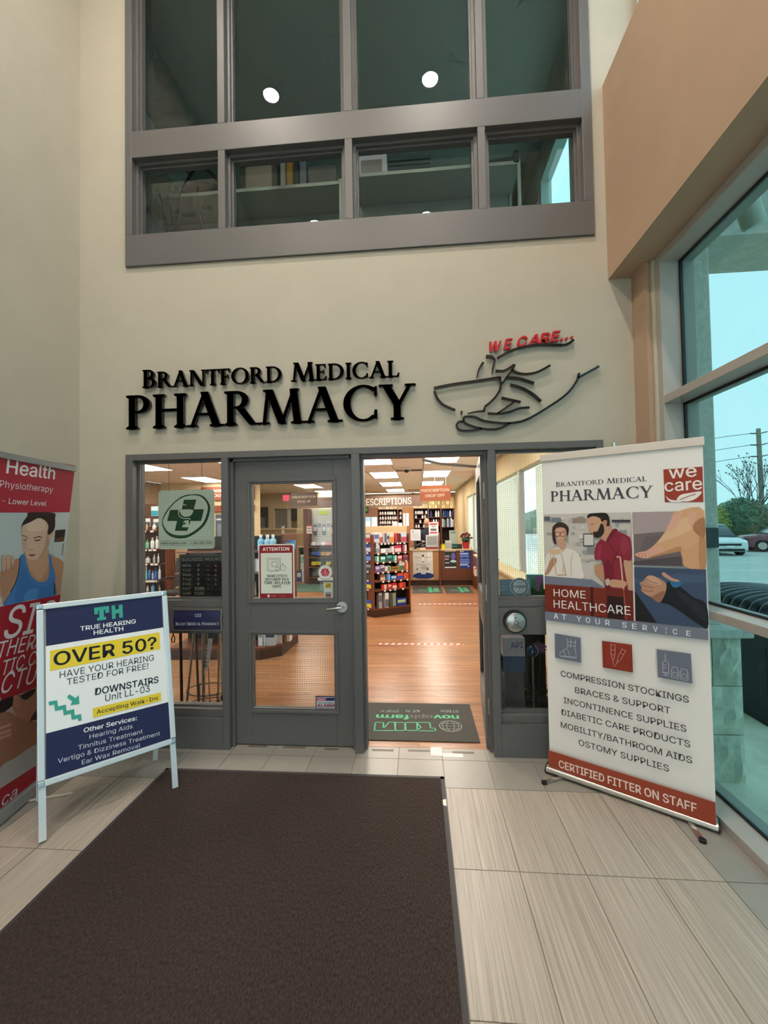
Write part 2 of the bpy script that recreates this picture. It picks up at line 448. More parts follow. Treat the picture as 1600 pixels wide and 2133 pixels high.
# ---- lobby floor with laid tiles
fl = thing('floor', 'lobby tile floor of beige streaked planks with a plain grey border', 'floor', (0, -2, 0), kind='structure')
MB().box(LX - .2, 1.75, BACK, 0.10, -0.06, -0.004).build('grout_bed', GROUT, fl)
STREAK = mat('streaked_porcelain', 'c2b7ab', rough=0.36, vary=0.2, vscale=1.0, stretch=(170, 1.6, 1), rnd=0.03, col2='958a7e')
PLAIN = mat('plain_grey_porcelain', '98938b', rough=0.3, vary=0.04, vscale=6)
def tile_mesh(wd, dp, m, g=0.0022):
    b = MB(); b.box(-wd / 2 + g, wd / 2 - g, -dp / 2 + g, dp / 2 - g, -0.008, 0.0)
    me = bpy.data.meshes.new('tile'); me.from_pydata(b.v, [], b.f); me.materials.append(m); return me
st = tile_mesh(.305, .61, STREAK)
X0T = 0.14; YT = -0.355
for i in range(-8, 4):
    for j in range(0, 6):
        x = X0T + .305 * (i + .5); y = YT - .61 * (j + .5)
        if -1.70 < x - .16 and x + .16 < .12 and y > -6: continue       # wholly under the entrance mat
        if x < LX + .3: continue
        put('tile', st, (x, y, 0), fl)
pm = {}
def plain(x0, x1, y0, y1):
    k = (round(x1 - x0, 3), round(y1 - y0, 3))
    if k not in pm: pm[k] = tile_mesh(k[0], k[1], PLAIN)
    put('border_tile', pm[k], ((x0 + x1) / 2, (y0 + y1) / 2, 0), fl)
for i in range(-9, 5):
    a = max(LX, X0T + .305 * i); b = min(1.64, X0T + .305 * (i + 1))
    if b - a > .02: plain(a, b, YT, -.05)
    if b - a > .02: plain(a, b, -.05, .10)
for j in range(6):
    plain(1.36, 1.64, YT - .61 * (j + 1), YT - .61 * j)
    plain(LX, X0T - .305 * 8, YT - .61 * (j + 1), YT - .61 * j)
INL = mat('inlay_brown', '6f655a', rough=0.5)
for k, (a, b) in enumerate((((518, 1554), (556, 1556)), ((590, 1556), (636, 1558)), ((676, 1560), (706, 1561)), ((775, 1562), (820, 1563)), ((850, 1563), (896, 1564)), ((943, 1567), (988, 1568)))):
    p = atz(*a); q = atz(*b)
    MB().box(p.x, q.x, p.y - .012, p.y + .012, 0, .0012).build('inlay_strip', INL, fl)
TAPE = mat('white_paper_tape', 'e9e6df', rough=0.7)
for k, (x0, y0, x1, y1) in enumerate(((898, 1574, 920, 1557), (923, 1577, 964, 1570))):
    p = atz(x0, y0); q = atz(x1, y1)
    MB().box(p.x, q.x, p.y, q.y, 0, .0015).build('floor_tape', TAPE, label=('square' if k == 0 else 'long') + ' white tape patch on the tile threshold of the open doorway', cat='tape')

# ---- front wall (the shop front) with its openings
FX0, FX1 = -2.212, 1.297      # shop front frame
UX0, UX1 = -2.212, 1.284      # upper window
WY0, WY1 = 0.02, 0.20
wf = thing('wall_front', 'beige painted wall around the shop front and under the upper window', 'wall', (0, .1, 0), kind='structure')
b = MB()
b.box(LX - .1, FX0, WY0, WY1, 0, 2.2)
b.box(FX1, RX + .3, WY0, WY1, 0, 2.2)
b.box(LX - .1, RX + .3, WY0, WY1, 2.2, 3.655)
b.box(LX - .1, UX0, WY0, WY1, 3.655, CEIL)
b.box(UX1, 1.62, WY0, WY1, 3.655, CEIL)
b.box(UX0, UX1, WY0, WY1, 6.35, CEIL)
b.build('wall_face', PAINT, wf)
box('wall_left', PAINT, (LX - .15, LX, BACK, WY1, 0, CEIL), label='beige painted wall rising behind the red pull-up banner', cat='wall', kind='structure')
wk = thing('wall_back', 'beige lobby wall opposite the shop front, around the added glazing', 'wall', (0, BACK, 0), kind='structure')
b = MB(); b.box(LX - .15, -2.4, BACK - .15, BACK, 0, CEIL); b.box(1.3, 1.8, BACK - .15, BACK, 0, CEIL); b.box(-2.4, 1.3, BACK - .15, BACK, 3.3, CEIL); b.build('wall_face', PAINT, wk)
w6 = thing('added_window', 'unseen glazed front added opposite the shop front for daylight', 'window', (-.55, BACK, 0), kind='structure')  # unseen glazing, added to bring frontal daylight onto the shop front
for x in (-2.4, -1.2, -.03, 1.25): MB().box(x, x + .05, BACK - .1, BACK, 0, 3.3).build('mullion', ALU, w6)
for z in (0, 2.2, 3.25): MB().box(-2.35, 1.25, BACK - .1, BACK, z, z + .05).build('transom', ALU, w6)
for x0, x1 in ((-2.35, -1.2), (-1.15, -.03), (.02, 1.25)):
    for z0, z1 in ((.05, 2.2), (2.25, 3.25)): MB().box(x0, x1, BACK - .06, BACK - .05, z0, z1).build('pane', PALE, w6)
box('ceiling', WHITE_CEIL, (LX - .15, 1.75, BACK - .15, WY1, CEIL, CEIL + .1), label='high white lobby ceiling', cat='ceiling', kind='structure')

# ---- right wall: bulkhead beam, soffit, return and glazed wall
wr = thing('wall_right', 'tan bulkhead and pilaster around the tall window', 'wall', (1.5, -1, 0), kind='structure')
MB().box(1.37, 1.80, BACK, WY0, 3.336, 4.735).build('bulkhead', PAINT_TAN, wr)
MB().box(RX, 1.80, -.155, WY0, 0, 3.336).build('pilaster', PAINT_TAN, wr)
MB().box(RX + .028, 1.80, -.19, -.155, 0, 3.336).build('corner_bead', PAINT, wr, bevel=.01)
MB().box(1.56, 1.80, BACK, WY0, 6.2, CEIL).build('upper_header', PAINT_TAN, wr)

GI, GO = 1.57, 1.70           # interior face and glass of the window wall
w4 = thing('window_1', 'tall teal-tinted window wall beside the white pull-up banner', 'window', (1.65, -3, 0), kind='structure')
YS = [-.19, -2.05, -3.6, -5.15, BACK]
for k, y in enumerate(YS[:-1]):
    MB().box(GI, 1.78, y - .05, y, 0, 3.336).build('mullion', ALU, w4, bevel=.003)
for nm, z0, z1 in (('bottom_rail', 0, .05), ('transom', 1.095, 1.142), ('transom', 2.372, 2.425), ('head_rail', 3.285, 3.336)):
    for k in range(len(YS) - 1):
        MB().box(GI, 1.78, YS[k + 1] + .0, YS[k] - .05, z0, z1).build(nm, ALU, w4, bevel=.003)
for k in range(len(YS) - 1):
    for z0, z1 in ((.05, 1.095), (1.142, 2.372), (2.425, 3.285)):
        a, c = YS[k + 1], YS[k] - .05
        pn = MB().box(GO, GO + .012, a, c, z0, z1).build('pane', TEAL, w4)
        g = MB()
        g.box(GO - .014, GO - .001, a, c, z0, z0 + .014); g.box(GO - .014, GO - .001, a, c, z1 - .014, z1)
        g.box(GO - .014, GO - .001, a, a + .014, z0, z1); g.box(GO - .014, GO - .001, c - .016, c, z0, z1)
        g.build('gasket', GASKET, pn)
w5 = thing('window_2', 'clerestory window above the tan bulkhead', 'window', (1.65, -3, 4.74), kind='structure')
for k, y in enumerate([WY0] + YS[1:]):
    if k < 4: MB().box(1.6, 1.72, y - .05, y, 4.735, 6.2).build('mullion', ALU, w5)
for k in range(4):
    a = ([WY0] + YS[1:])[k]; c = YS[k + 1]
    MB().box(1.66, 1.672, c, a - .05, 4.735, 6.2).build('pane', PALE, w5)

# ---- shop front frame, sidelights, doors
FD = 0.15
t1 = thing('trim_1', 'grey painted steel frame of the shop front', 'door frame', (0, 0, 0), kind='structure')
for nm, a in (('jamb', (FX0, -2.154, 0, FD, 0, 2.2)), ('jamb', (1.248, FX1, 0, FD, 0, 2.2)), ('head', (-2.154, 1.248, 0, FD, 2.152, 2.2)),
              ('post', (-1.459, -1.405, 0, FD, 0, 2.152)), ('post', (-.477, -.416, 0, FD, 0, 2.152)), ('post', (.503, .556, 0, FD, 0, 2.152))):
    MB().box(*a).build(nm, GREY, t1, bevel=.003)
for x0, x1 in ((-1.405, -.477), (-.416, .503)):                 # rebate stops of the two doorways
    b = MB(); b.box(x0, x0 + .02, .045 if x0 < -1 else .06, FD, 0, 2.152); b.box(x1 - .02, x1, .045 if x0 < -1 else .06, FD, 0, 2.152); b.box(x0, x1, .045, FD, 2.13, 2.152)
    b.build('stop', GREY, t1)

def wire_mesh(x0, x1, z0, z1, y, parent, pitch=.0135, r=.0005):
    b = MB(); n = int((x1 - x0) / pitch)
    for k in range(1, n): x = x0 + (x1 - x0) * k / n; b.face([(x - r, y, z0), (x + r, y, z0), (x + r, y, z1), (x - r, y, z1)])
    n = int((z1 - z0) / pitch)
    for k in range(1, n): z = z0 + (z1 - z0) * k / n; b.face([(x0, y, z - r), (x1, y, z - r), (x1, y, z + r), (x0, y, z + r)])
    o = b.build('wire_mesh', WIRE, parent); o['kind'] = 'stuff'; return o
def glazed(x0, x1, z0, z1, parent, gy=.085, s=.016, wire=True, m=None):
    b = MB()
    for a in ((x0, x1, z0, z0 + s), (x0, x1, z1 - s, z1), (x0, x0 + s, z0 + s, z1 - s), (x1 - s, x1, z0 + s, z1 - s)):
        b.box(a[0], a[1], gy - .022, gy - .003, a[2], a[3]); b.box(a[0], a[1], gy + .003, gy + .022, a[2], a[3])
    b.build('glazing_bead', GREY, parent)
    p = MB().box(x0 + .001, x1 - .001, gy - .003, gy + .003, z0 + .001, z1 - .001).build('pane', m or CLEAR, parent)
    if wire: wire_mesh(x0 + s, x1 - s, z0 + s, z1 - s, gy + .0042, p)
    return p
for nm, x0, x1, lab in (('window_3', -2.154, -1.459, 'wired glass sidelight holding the business hours sign'), ('window_4', .556, 1.248, 'wired glass sidelight partly hidden by the white pull-up banner')):
    s = thing(nm, lab, 'window', ((x0 + x1) / 2, .08, 0), kind='structure')
    MB().box(x0, x1, .0, FD, 0, .225).build('kick_panel', GREY, s)
    MB().box(x0, x1, .03, FD, .225, .285).build('sill', GREY, s, bevel=.004)
    MB().box(x0, x1, .012, FD, .85, 1.035).build('mid_rail', GREY, s)
    MB().box(x0, x1, .04, FD, 1.035, 1.09).build('sill', GREY, s, bevel=.004)
    glazed(x0, x1, 1.09, 2.152, s); glazed(x0, x1, .285, .85, s)

d1 = thing('door_1', 'closed grey half-glazed door with lever handle', 'door', (-.94, .09, 0), kind='structure')
DX0, DX1, DY0, DY1 = -1.402, -.480, .075, .12
def leaf_part(nm, a): return MB().box(*a).build(nm, GREY, d1, bevel=.002)
pu0 = at(533, 1005, DY0); pu1 = at(693, 1249.5, DY0); pl0 = at(540, 1319, DY0); pl1 = at(698, 1481, DY0)
gx0, gx1 = -1.265, -.625
zz = [0.008, pl1.z, pl0.z, pu1.z, pu0.z, 2.145]
leaf_part('stile', (DX0, gx0, DY0, DY1, zz[0], zz[5])); leaf_part('stile', (gx1, DX1, DY0, DY1, zz[0], zz[5]))
leaf_part('rail', (gx0, gx1, DY0, DY1, zz[0], zz[1])); leaf_part('rail', (gx0, gx1, DY0, DY1, zz[2], zz[3])); leaf_part('rail', (gx0, gx1, DY0, DY1, zz[4], zz[5]))
for z0, z1 in ((zz[1], zz[2]), (zz[3], zz[4])):
    glazed(gx0, gx1, z0, z1, d1, gy=.098, s=.012)
    b = MB(); e = .022
    for a in ((gx0 - e, gx1 + e, z0 - e, z0), (gx0 - e, gx1 + e, z1, z1 + e), (gx0 - e, gx0, z0, z1), (gx1, gx1 + e, z0, z1)): b.box(a[0], a[1], DY0 - .009, DY0, a[2], a[3])
    b.build('moulding', GREY, d1, bevel=.003)
STEEL = mat('brushed_steel', 'b4b0aa', rough=0.3, metal=0.9)
hp = at(713, 1264, DY0)
hd = MB().cyl((hp.x, DY0, hp.z), (hp.x, DY0 - .012, hp.z), .04, n=24).cyl((hp.x, DY0 - .01, hp.z), (hp.x, DY0 - .05, hp.z), .013)
hd.build('rose', STEEL, d1, smooth=True)
MB().tube([(hp.x, DY0 - .05, hp.z), (hp.x - .03, DY0 - .055, hp.z), (hp.x - .07, DY0 - .055, hp.z - .006), (hp.x - .105, DY0 - .05, hp.z - .012)], .01, n=10).build('lever_handle', STEEL, d1, smooth=True)

d2 = thing('door_2', 'second grey door swung wide open against the pharmacy side', 'door', (.5, .12, 0), kind='structure')
A = Vector((.486, .10, 0)); Bq = Vector((.575, 1.00, 0)); dv = (Bq - A).normalized(); nv = Vector((dv.y, -dv.x, 0))
def leaf2(nm, u0, u1, z0, z1, m=GREY, t=.0225, off=0):
    c = A + dv * (u0 + u1) / 2 + nv * off; c.z = (z0 + z1) / 2
    return MB().obox(c, dv, nv, Z1, (u1 - u0) / 2, t, (z1 - z0) / 2).build(nm, m, d2)
leaf2('stile', 0, .14, .01, 2.14); leaf2('stile', .77, .91, .01, 2.14)
for z0, z1 in ((.01, .29), (.85, 1.09), (2.0, 2.14)): leaf2('rail', .14, .77, z0, z1)
for z0, z1 in ((.29, .85), (1.09, 2.0)): leaf2('pane', .14, .77, z0, z1, CLEAR, .003)
for z in (.32, 1.13, 1.87): 
    MB().box(.478, .502, .062, .10, z - .06, z + .06).build('hinge', STEEL, d2)
MB().tube([(.49, .5, 2.1), (.2, .35, 2.11), (.05, .17, 2.12)], .012, n=6).build('closer_arm', mat('closer_silver', 'c9c6c0', .4, .4), d2)

# ---- upper window
w3 = thing('window_5', 'grey framed upper window of eight panes above the raised letters', 'window', (-.46, .08, 3.655), kind='structure')
UF = 0.16
mem = [('sill', (UX0, UX1, 0, UF, 3.655, 3.90)), ('rail', (-2.157, 1.217, 0, UF, 4.505, 4.715)), ('head', (UX0, UX1, 0, UF, 6.2, 6.4)),
       ('jamb', (UX0, -2.157, 0, UF, 3.90, 6.2)), ('jamb', (1.217, UX1, 0, UF, 3.90, 6.2))]
for x0, x1 in ((-1.466, -1.411), (-.49, -.434), (.484, .538)): mem += [('mullion', (x0, x1, 0, UF, 3.90, 4.505)), ('mullion', (x0, x1, 0, UF, 4.715, 6.2))]
for nm, a in mem: MB().box(*a).build(nm, GREY, w3, bevel=.003)
cols = [(-2.157, -1.466), (-1.411, -.49), (-.434, .484), (.538, 1.217)]
for x0, x1 in cols:
    for z0, z1 in ((3.90, 4.505), (4.715, 6.2)):
        b = MB(); s = .018
        for q0, q1, dd in ((.05, .075, .022), (.075, .12, .036)):
            b.box(x0, x0 + dd, q0, q1, z0, z1); b.box(x1 - dd, x1, q0, q1, z0, z1); b.box(x0 + dd, x1 - dd, q0, q1, z1 - dd, z1); b.box(x0 + dd, x1 - dd, q0, q1, z0, z0 + dd * .25)
        b.build('glazing_bead', GREY, w3)
        MB().box(x0 + .03, x1 - .03, .125, .131, z0 + .004, z1 - .03).build('pane', DARKGLASS, w3)

# ---- pharmacy shell
PCE = 2.75
pf = thing('floor', 'reddish laminate plank floor inside the pharmacy', 'floor', (-1, 3, 0), kind='structure')
WOODF = mat('laminate_plank', 'b3835c', rough=0.28, vary=0.22, vscale=1.0, stretch=(1.6, 34, 1), rnd=0.10, col2='7d5033')
MB().box(-6.6, 1.55, .10, 16, -.06, -.006).build('underlay', mat('plank_gap', '4e3426', rough=.6), pf)
row = 0; y = .10; pl = {}
while y < 3.4:
    x = -2.9; fst = random.random()
    while x < 1.45:
        ln = 1.22 if x > -2.9 else .15 + .9 * fst; x1 = min(x + ln, 1.45); k = round(x1 - x, 2)
        if k > .05:
            if k not in pl:
                b = MB().box(-k / 2 + .0008, k / 2 - .0008, -.064, .064, -.006, 0); me = bpy.data.meshes.new('plank'); me.from_pydata(b.v, [], b.f); me.materials.append(WOODF); pl[k] = me
            put('plank', pl[k], ((x + x1) / 2, y + .0645, 0), pf)
        x = x1
    y += .13
def plank_far():
    m = bpy.data.materials.new('laminate_far'); m.use_nodes = True; t = m.node_tree; bs = t.nodes['Principled BSDF']; bs.inputs['Roughness'].default_value = .3
    g = t.nodes.new('ShaderNodeNewGeometry'); br = t.nodes.new('ShaderNodeTexBrick'); br.inputs['Scale'].default_value = 1
    br.inputs['Brick Width'].default_value = 1.22; br.inputs['Row Height'].default_value = .13; br.inputs['Mortar Size'].default_value = .001
    br.inputs['Color1'].default_value = (*lin('ab7a54'), 1); br.inputs['Color2'].default_value = (*lin('925f3e'), 1); br.inputs['Mortar'].default_value = (*lin('5e3c28'), 1)
    t.links.new(g.outputs['Position'], br.inputs['Vector']); t.links.new(br.outputs['Color'], bs.inputs['Base Color']); return m
b = MB(); b.box(-6.6, 1.55, y, 16, -.006, 0); b.box(-6.6, -2.9, .1, y, -.006, 0); b.build('far_planks', plank_far(), pf)

PW = mat('pharmacy_wall_cream', 'd8c39a', rough=.8)
PW2 = mat('pharmacy_wall_taupe', 'a8937a', rough=.8)
box('wall_far', PW, (-6.8, 1.6, 13.0, 13.1, 0, PCE), label='cream far wall of the pharmacy behind the dispensary', cat='wall', kind='structure')
box('wall_west', PW2, (-6.8, -6.6, .2, 13.0, 0, PCE), label='taupe side wall of the pharmacy behind the bottle shelves', cat='wall', kind='structure')
box('wall_alcove', PW, (-6.6, -4.0, 7.3, 7.4, 0, PCE), label='cream wall beside the counselling room sign', cat='wall', kind='structure')
pw = thing('wall_east', 'window wall of the pharmacy with white blinds above a wooden ledge', 'wall', (1.5, 5, 0), kind='structure')
b = MB(); b.box(1.42, 1.55, .2, 13, 0, .86); b.box(1.42, 1.55, .2, 13, 2.35, PCE); b.box(1.42, 1.55, 6.3, 6.9, .86, 2.35); b.box(1.42, 1.55, 9.3, 13, .86, 2.35); b.box(1.42, 1.55, .2, .5, .86, 2.35)
b.build('wall_face', PW, pw)
BLW = mat('white_blind', 'e6e9df', rough=.7, emit=0)
for y0 in (3.05, 5.0, 8.0): MB().box(1.43, 1.5, y0 - .05, y0 + .05, .86, 2.35).build('mullion', ALU, pw)
for y0, y1 in ((.5, 2.95), (3.1, 4.95), (5.05, 6.3), (6.9, 7.95), (8.05, 9.3)):
    MB().box(1.5, 1.51, y0, y1, .86, 2.35).build('pane', CLEAR, pw)
blind = bpy.data.materials.new('translucent_blind'); blind.use_nodes = True
t = blind.node_tree; t.nodes.clear(); o_ = t.nodes.new('ShaderNodeOutputMaterial'); mx = t.nodes.new('ShaderNodeMixShader'); dfn = t.nodes.new('ShaderNodeBsdfDiffuse'); trn = t.nodes.new('ShaderNodeBsdfTranslucent')
dfn.inputs[0].default_value = (.8, .82, .76, 1); trn.inputs[0].default_value = (.8, .85, .78, 1); mx.inputs[0].default_value = .5
t.links.new(dfn.outputs[0], mx.inputs[1]); t.links.new(trn.outputs[0], mx.inputs[2]); t.links.new(mx.outputs[0], o_.inputs[0])
for y0, y1 in ((.55, 2.3), (3.15, 4.9), (6.95, 7.9), (8.1, 9.25)):
    MB().box(1.462, 1.466, y0, y1, .95, 2.3).build('blind', blind, pw)
LEDGE = mat('pale_wood_ledge', 'c9b186', rough=.4)
MB().box(1.18, 1.45, .3, 6.2, .90, .935).build('ledge', LEDGE, pw, bevel=.004)
MB().box(1.39, 1.42, 6.35, 6.85, .86, PCE).build('post', mat('red_brown_panel', '7d4634', .5), pw)
pc = thing('ceiling', 'suspended tile ceiling of the pharmacy with recessed panels', 'ceiling', (-2, 6, PCE), kind='structure')
MB().box(-6.7, 1.55, .15, 13.1, PCE + .03, PCE + .1).build('deck', WHITE_CEIL, pc)
LX_ = [-5.0, -3.12, -.735, .435]; LY_ = [(1.15, 2.37), (3.56, 4.78), (5.97, 7.19), (8.3, 9.52), (10.65, 11.87)]
CT = mat('ceiling_tile', 'f6f2ea', rough=.9, vary=.04, vscale=40); ctm = {}
for i in range(-11, 3):
    for j in range(0, 10):
        x0 = .13 + .61 * (i); x1 = min(x0 + .61, 1.45); y0 = .25 + 1.22 * j; y1 = y0 + 1.22
        if x1 - x0 < .1: continue
        k = round(x1 - x0, 2)
        if k not in ctm:
            b = MB().box(-k / 2 + .006, k / 2 - .006, -.604, .604, 0, .02); me = bpy.data.meshes.new('ceiling_tile'); me.from_pydata(b.v, [], b.f); me.materials.append(CT); ctm[k] = me
        put('ceiling_tile', ctm[k], ((x0 + x1) / 2, (y0 + y1) / 2, PCE), pc)
LPAN = mat('light_diffuser', 'fff6e8', emit=PANEL_STRENGTH)
LFR = mat('light_trim', 'eceae4', .5)
lmesh = MB().box(-.285, .285, -.59, .59, -.012, -.006); 
names = {0: 'over the bottle shelves', 1: 'over the waiting area', 2: 'above the prescriptions sign aisle', 3: 'above the open doorway aisle'}
for i, x in enumerate(LX_):
    for j, (y0, y1) in enumerate(LY_):
        if i == 0 and j > 2: continue
        t = thing('ceiling_light', f'bright ceiling panel {names[i]}, {ORD[j]} from the door wall', 'ceiling light', (x, (y0 + y1) / 2, PCE - .02), 'recessed light panels in the pharmacy')
        yc = (y0 + y1) / 2
        if i == j == 0:
            ta = MB().box(x - .285, x + .285, yc - .59, yc + .59, PCE - .016, PCE - .01).build('diffuser', LPAN, t).data
            b = MB()
            for a in ((-.305, -.285, -.61, .61), (.285, .305, -.61, .61), (-.285, .285, -.61, -.59), (-.285, .285, .59, .61)): b.box(x + a[0], x + a[1], yc + a[2], yc + a[3], PCE - .02, PCE - .001)
            tb = b.build('trim', LFR, t).data
        else:
            put('diffuser', ta, (x, yc, PCE - .016), t); put('trim', tb, (x, yc, PCE - .02), t)

# ---- store room behind the upper window
SW = mat('store_wall', 'b4bdb4', rough=.8)
sr = thing('wall_storeroom', 'dim store room shell seen through the upper window', 'wall', (-.5, 1.5, 3.1), kind='structure')
b = MB(); b.box(-3.05, -2.95, .2, 4.2, 3.0, 6.5); b.box(-3.05, -2.6, .2, .25, 3.0, 6.5); b.box(-3.05, 1.8, 4.1, 4.2, 3.0, 6.5); b.box(-3.05, 1.8, .2, 4.2, 3.0, 3.1)
b.box(1.62, 1.75, .2, 4.2, 3.0, 4.4); b.box(1.62, 1.75, .2, 4.2, 5.9, 6.5); b.box(1.62, 1.75, 1.15, 1.35, 4.4, 5.9); b.box(1.62, 1.75, 2.3, 4.2, 4.4, 5.9); b.box(1.62, 1.75, .2, .45, 4.4, 5.9)
b.build('wall_face', SW, sr)
MB().box(-3.05, 1.8, .2, 4.2, 6.3, 6.4).build('ceiling_slab', mat('store_ceiling', 'a9b1aa', rough=.9), sr)
for y0, y1 in ((.45, 1.15), (1.35, 2.3)): MB().box(1.68, 1.69, y0, y1, 4.4, 5.9).build('pane', glassmat('light_teal_glass', (.68, .86, .87), .7), sr)

# ---- lobby ceiling lamps (their light is the room's main light)
POT = mat("lamp_glow", (1.0, .88, .76), emit=POT_STRENGTH); CAN = mat('lamp_can', 'd8d4cc', .4)
plab = {(-1.59, -1.33): 'over the letters', (.23, -1.33): 'over the open door'}
for k, (x, y) in enumerate(((-1.59, -1.33), (.23, -1.33), (-1.59, -3.42), (.23, -3.42), (-1.59, -5.2), (.23, -5.2))):
    t = thing('recessed_downlight', f'warm round lobby ceiling lamp, {"left" if k % 2 == 0 else "right"} of the {ORD[k // 2]} pair from the shop front', 'ceiling lamp', (x, y, CEIL - .03), 'lobby ceiling lamps')
    MB().lathe((x, y, CEIL - .012), [(.0, 0), (.085, 0), (.085, .004), (0, .004)], n=20).build('bulb_disc', POT, t)
    MB().lathe((x, y, CEIL - .02), [(.088, 0), (.115, 0), (.115, .018), (.088, .018), (.088, 0)], n=24, caps=False).build('ring', CAN, t)
# ================================================================== RAISED LETTERS AND EMBLEM
BLACK = mat('gloss_black_letter', '0b0b0c', rough=.22, coat=.3)
REDL = mat('red_letter', 'c0202c', rough=.35)
def raised(txt, x0, x1, z, h, sgn, zoff=(.012, .034)):
    gl, tw = serif_glyphs(txt); s = (x1 - x0) / tw
    for ch, polys in gl:
        b = MB()
        for ox, oy in ((-.016, 0), (.016, 0), (0, .010), (0, -.010)):
            for p in polys: b.prism([((q[0] + ox) * s, (q[1] + oy) * h) for q in p], (x0, WY0, z), X1, Z1, -Y1, zoff[0], zoff[1])
        b.build('letter', BLACK, sgn, label=f'black letter {ch}')
sg = thing('raised_letter_sign', 'glossy black raised lettering BRANTFORD MEDICAL in smaller capitals on the beige wall', 'sign', (-1.09, WY0, 2.70))
raised('Brantford Medical', -2.068, -.108, 2.702, .136, sg)
sg = thing('raised_letter_sign', 'large glossy black raised lettering PHARMACY on the beige wall', 'sign', (-1.1, WY0, 2.39))
raised('PHARMACY', -2.20, .0, 2.391, .255, sg)
# hand holding a mortar bowl, drawn in black strokes standing off the wall
em = thing('hand_and_bowl_emblem', 'black line emblem of a hand holding a mortar bowl and pestle', 'emblem', (.7, WY0, 2.3))
def cr(pts, ox=860, oy=660, s=.275): return [(ox + x * s, oy + y * s) for x, y in pts]
def strokes(lst, m, nm):
    for pts, wd, sm in lst:
        q = [at(x, y, WY0 - .03) for x, y in cr(pts)]
        uv = [(p.x, p.z) for p in q]
        if sm: uv = [tuple(p) for p in spline(uv, 5)]
        if isinstance(wd, tuple):
            n = len(uv); wd = [wd[0] + (wd[1] - wd[0]) * k / (n - 1) for k in range(n)]
        MB().prism(stroke(uv, wd), (0, WY0, 0), X1, Z1, -Y1, .012, .032).build(nm, m, em)
W_ = .0145
strokes([([(160, 540), (300, 512), (470, 488), (665, 458)], .019, 1), ([(163, 560), (185, 615), (230, 665), (322, 707)], .016, 1),
         ([(662, 455), (665, 535), (635, 595), (590, 645), (545, 680)], .015, 1), ([(545, 685), (540, 712)], .014, 0), ([(415, 732), (480, 718), (545, 712)], (.006, .014), 1), ([(372, 712), (366, 738)], .012, 0),
         ([(485, 462), (500, 400), (535, 342)], (.005, .017), 1), ([(555, 298), (600, 303), (622, 330), (608, 380), (600, 430)], (.022, .005), 1)], BLACK, 'bowl_stroke')
strokes([([(640, 312), (740, 258), (850, 225), (980, 207), (1130, 212), (1180, 202), (1220, 172)], W_, 1), ([(628, 408), (690, 408), (735, 385), (765, 362)], W_, 1), ([(775, 360), (750, 405), (680, 502)], W_, 0),
         ([(750, 400), (800, 425), (870, 432), (950, 415), (1042, 366)], W_, 1), ([(712, 460), (800, 464), (920, 502)], .017, 1), ([(740, 512), (830, 540), (910, 585), (972, 640)], .018, 1),
         ([(672, 612), (818, 645)], .017, 0), ([(775, 640), (640, 732)], .012, 0), ([(568, 730), (650, 733), (730, 720), (810, 692), (885, 685)], W_, 1),
         ([(1412, 374), (1250, 462)], W_, 0), ([(1262, 425), (1240, 490), (1160, 590), (1000, 700), (860, 778), (760, 802), (660, 803), (540, 787), (465, 757), (395, 757), (385, 785), (410, 812), (520, 845), (620, 852), (680, 835), (740, 803)], W_, 1),
         ([(385, 792), (350, 795), (332, 822), (350, 852), (400, 862), (470, 858), (520, 846)], W_, 1)], BLACK, 'hand_stroke')
wc = thing('raised_letter_sign', 'small red raised lettering WE CARE with three dots above the hand emblem', 'sign', (.85, WY0, 2.75))
for ch, xa, xb, yb, hh in (('W', 1021, 1045, 732, 20), ('E', 1050, 1068, 727, 20), ('C', 1079, 1099, 722, 20), ('A', 1101, 1123, 718, 20), ('R', 1125, 1146, 715, 20), ('E', 1148, 1168, 711, 20)):
    V_, F_ = textmesh(ch, 0, .25); a0 = min(v[0] for v in V_); a1 = max(v[0] for v in V_); b = MB()
    pa = at(xa, yb, WY0 - .03); pb = at(xb, yb - 3, WY0 - .03); hz_ = at(xa, yb - hh, WY0 - .03).z - pa.z
    pts = [(pa.x + (v[0] - a0) / (a1 - a0) * (pb.x - pa.x), pa.z + (v[0] - a0) / (a1 - a0) * (pb.z - pa.z) * .6 + v[1] / capheight() * hz_) for v in V_]
    base_ = pts; N_ = len(base_); pts = [(p[0] + ox, p[1] + oz) for ox, oz in ((-.0035, 0), (.0035, 0), (0, .003), (0, -.003)) for p in base_]; F_ = [[q + N_ * r_ for q in f] for r_ in range(4) for f in F_]
    for zz_, rev in ((.012, True), (.03, False)):
        i = len(b.v); b.v += [Vector((p[0], WY0 - zz_ - (.0002 * (j_ // N_) if not rev else 0), p[1])) for j_, p in enumerate(pts)]
        for f in F_: b.f.append([i + q for q in (f if not rev else f[::-1])]); b.mi.append(0)
    ed = {}
    for f in F_:
        for q in range(len(f)): e = (f[q], f[(q + 1) % len(f)]); ed[e] = 1
    n = len(pts)
    for (p, q) in ed:
        if (q, p) not in ed: b.f.append([p, q, n + q, n + p]); b.mi.append(0)
    b.build('letter', REDL, wc, label=f'red letter {ch}')
for k, (x, y) in enumerate(((1171, 707), (1181, 705), (1192, 702))):
    p = at(x, y, WY0 - .03); MB().cyl((p.x, WY0 - .012, p.z), (p.x, WY0 - .03, p.z), .009, n=12).build('dot', REDL, wc)

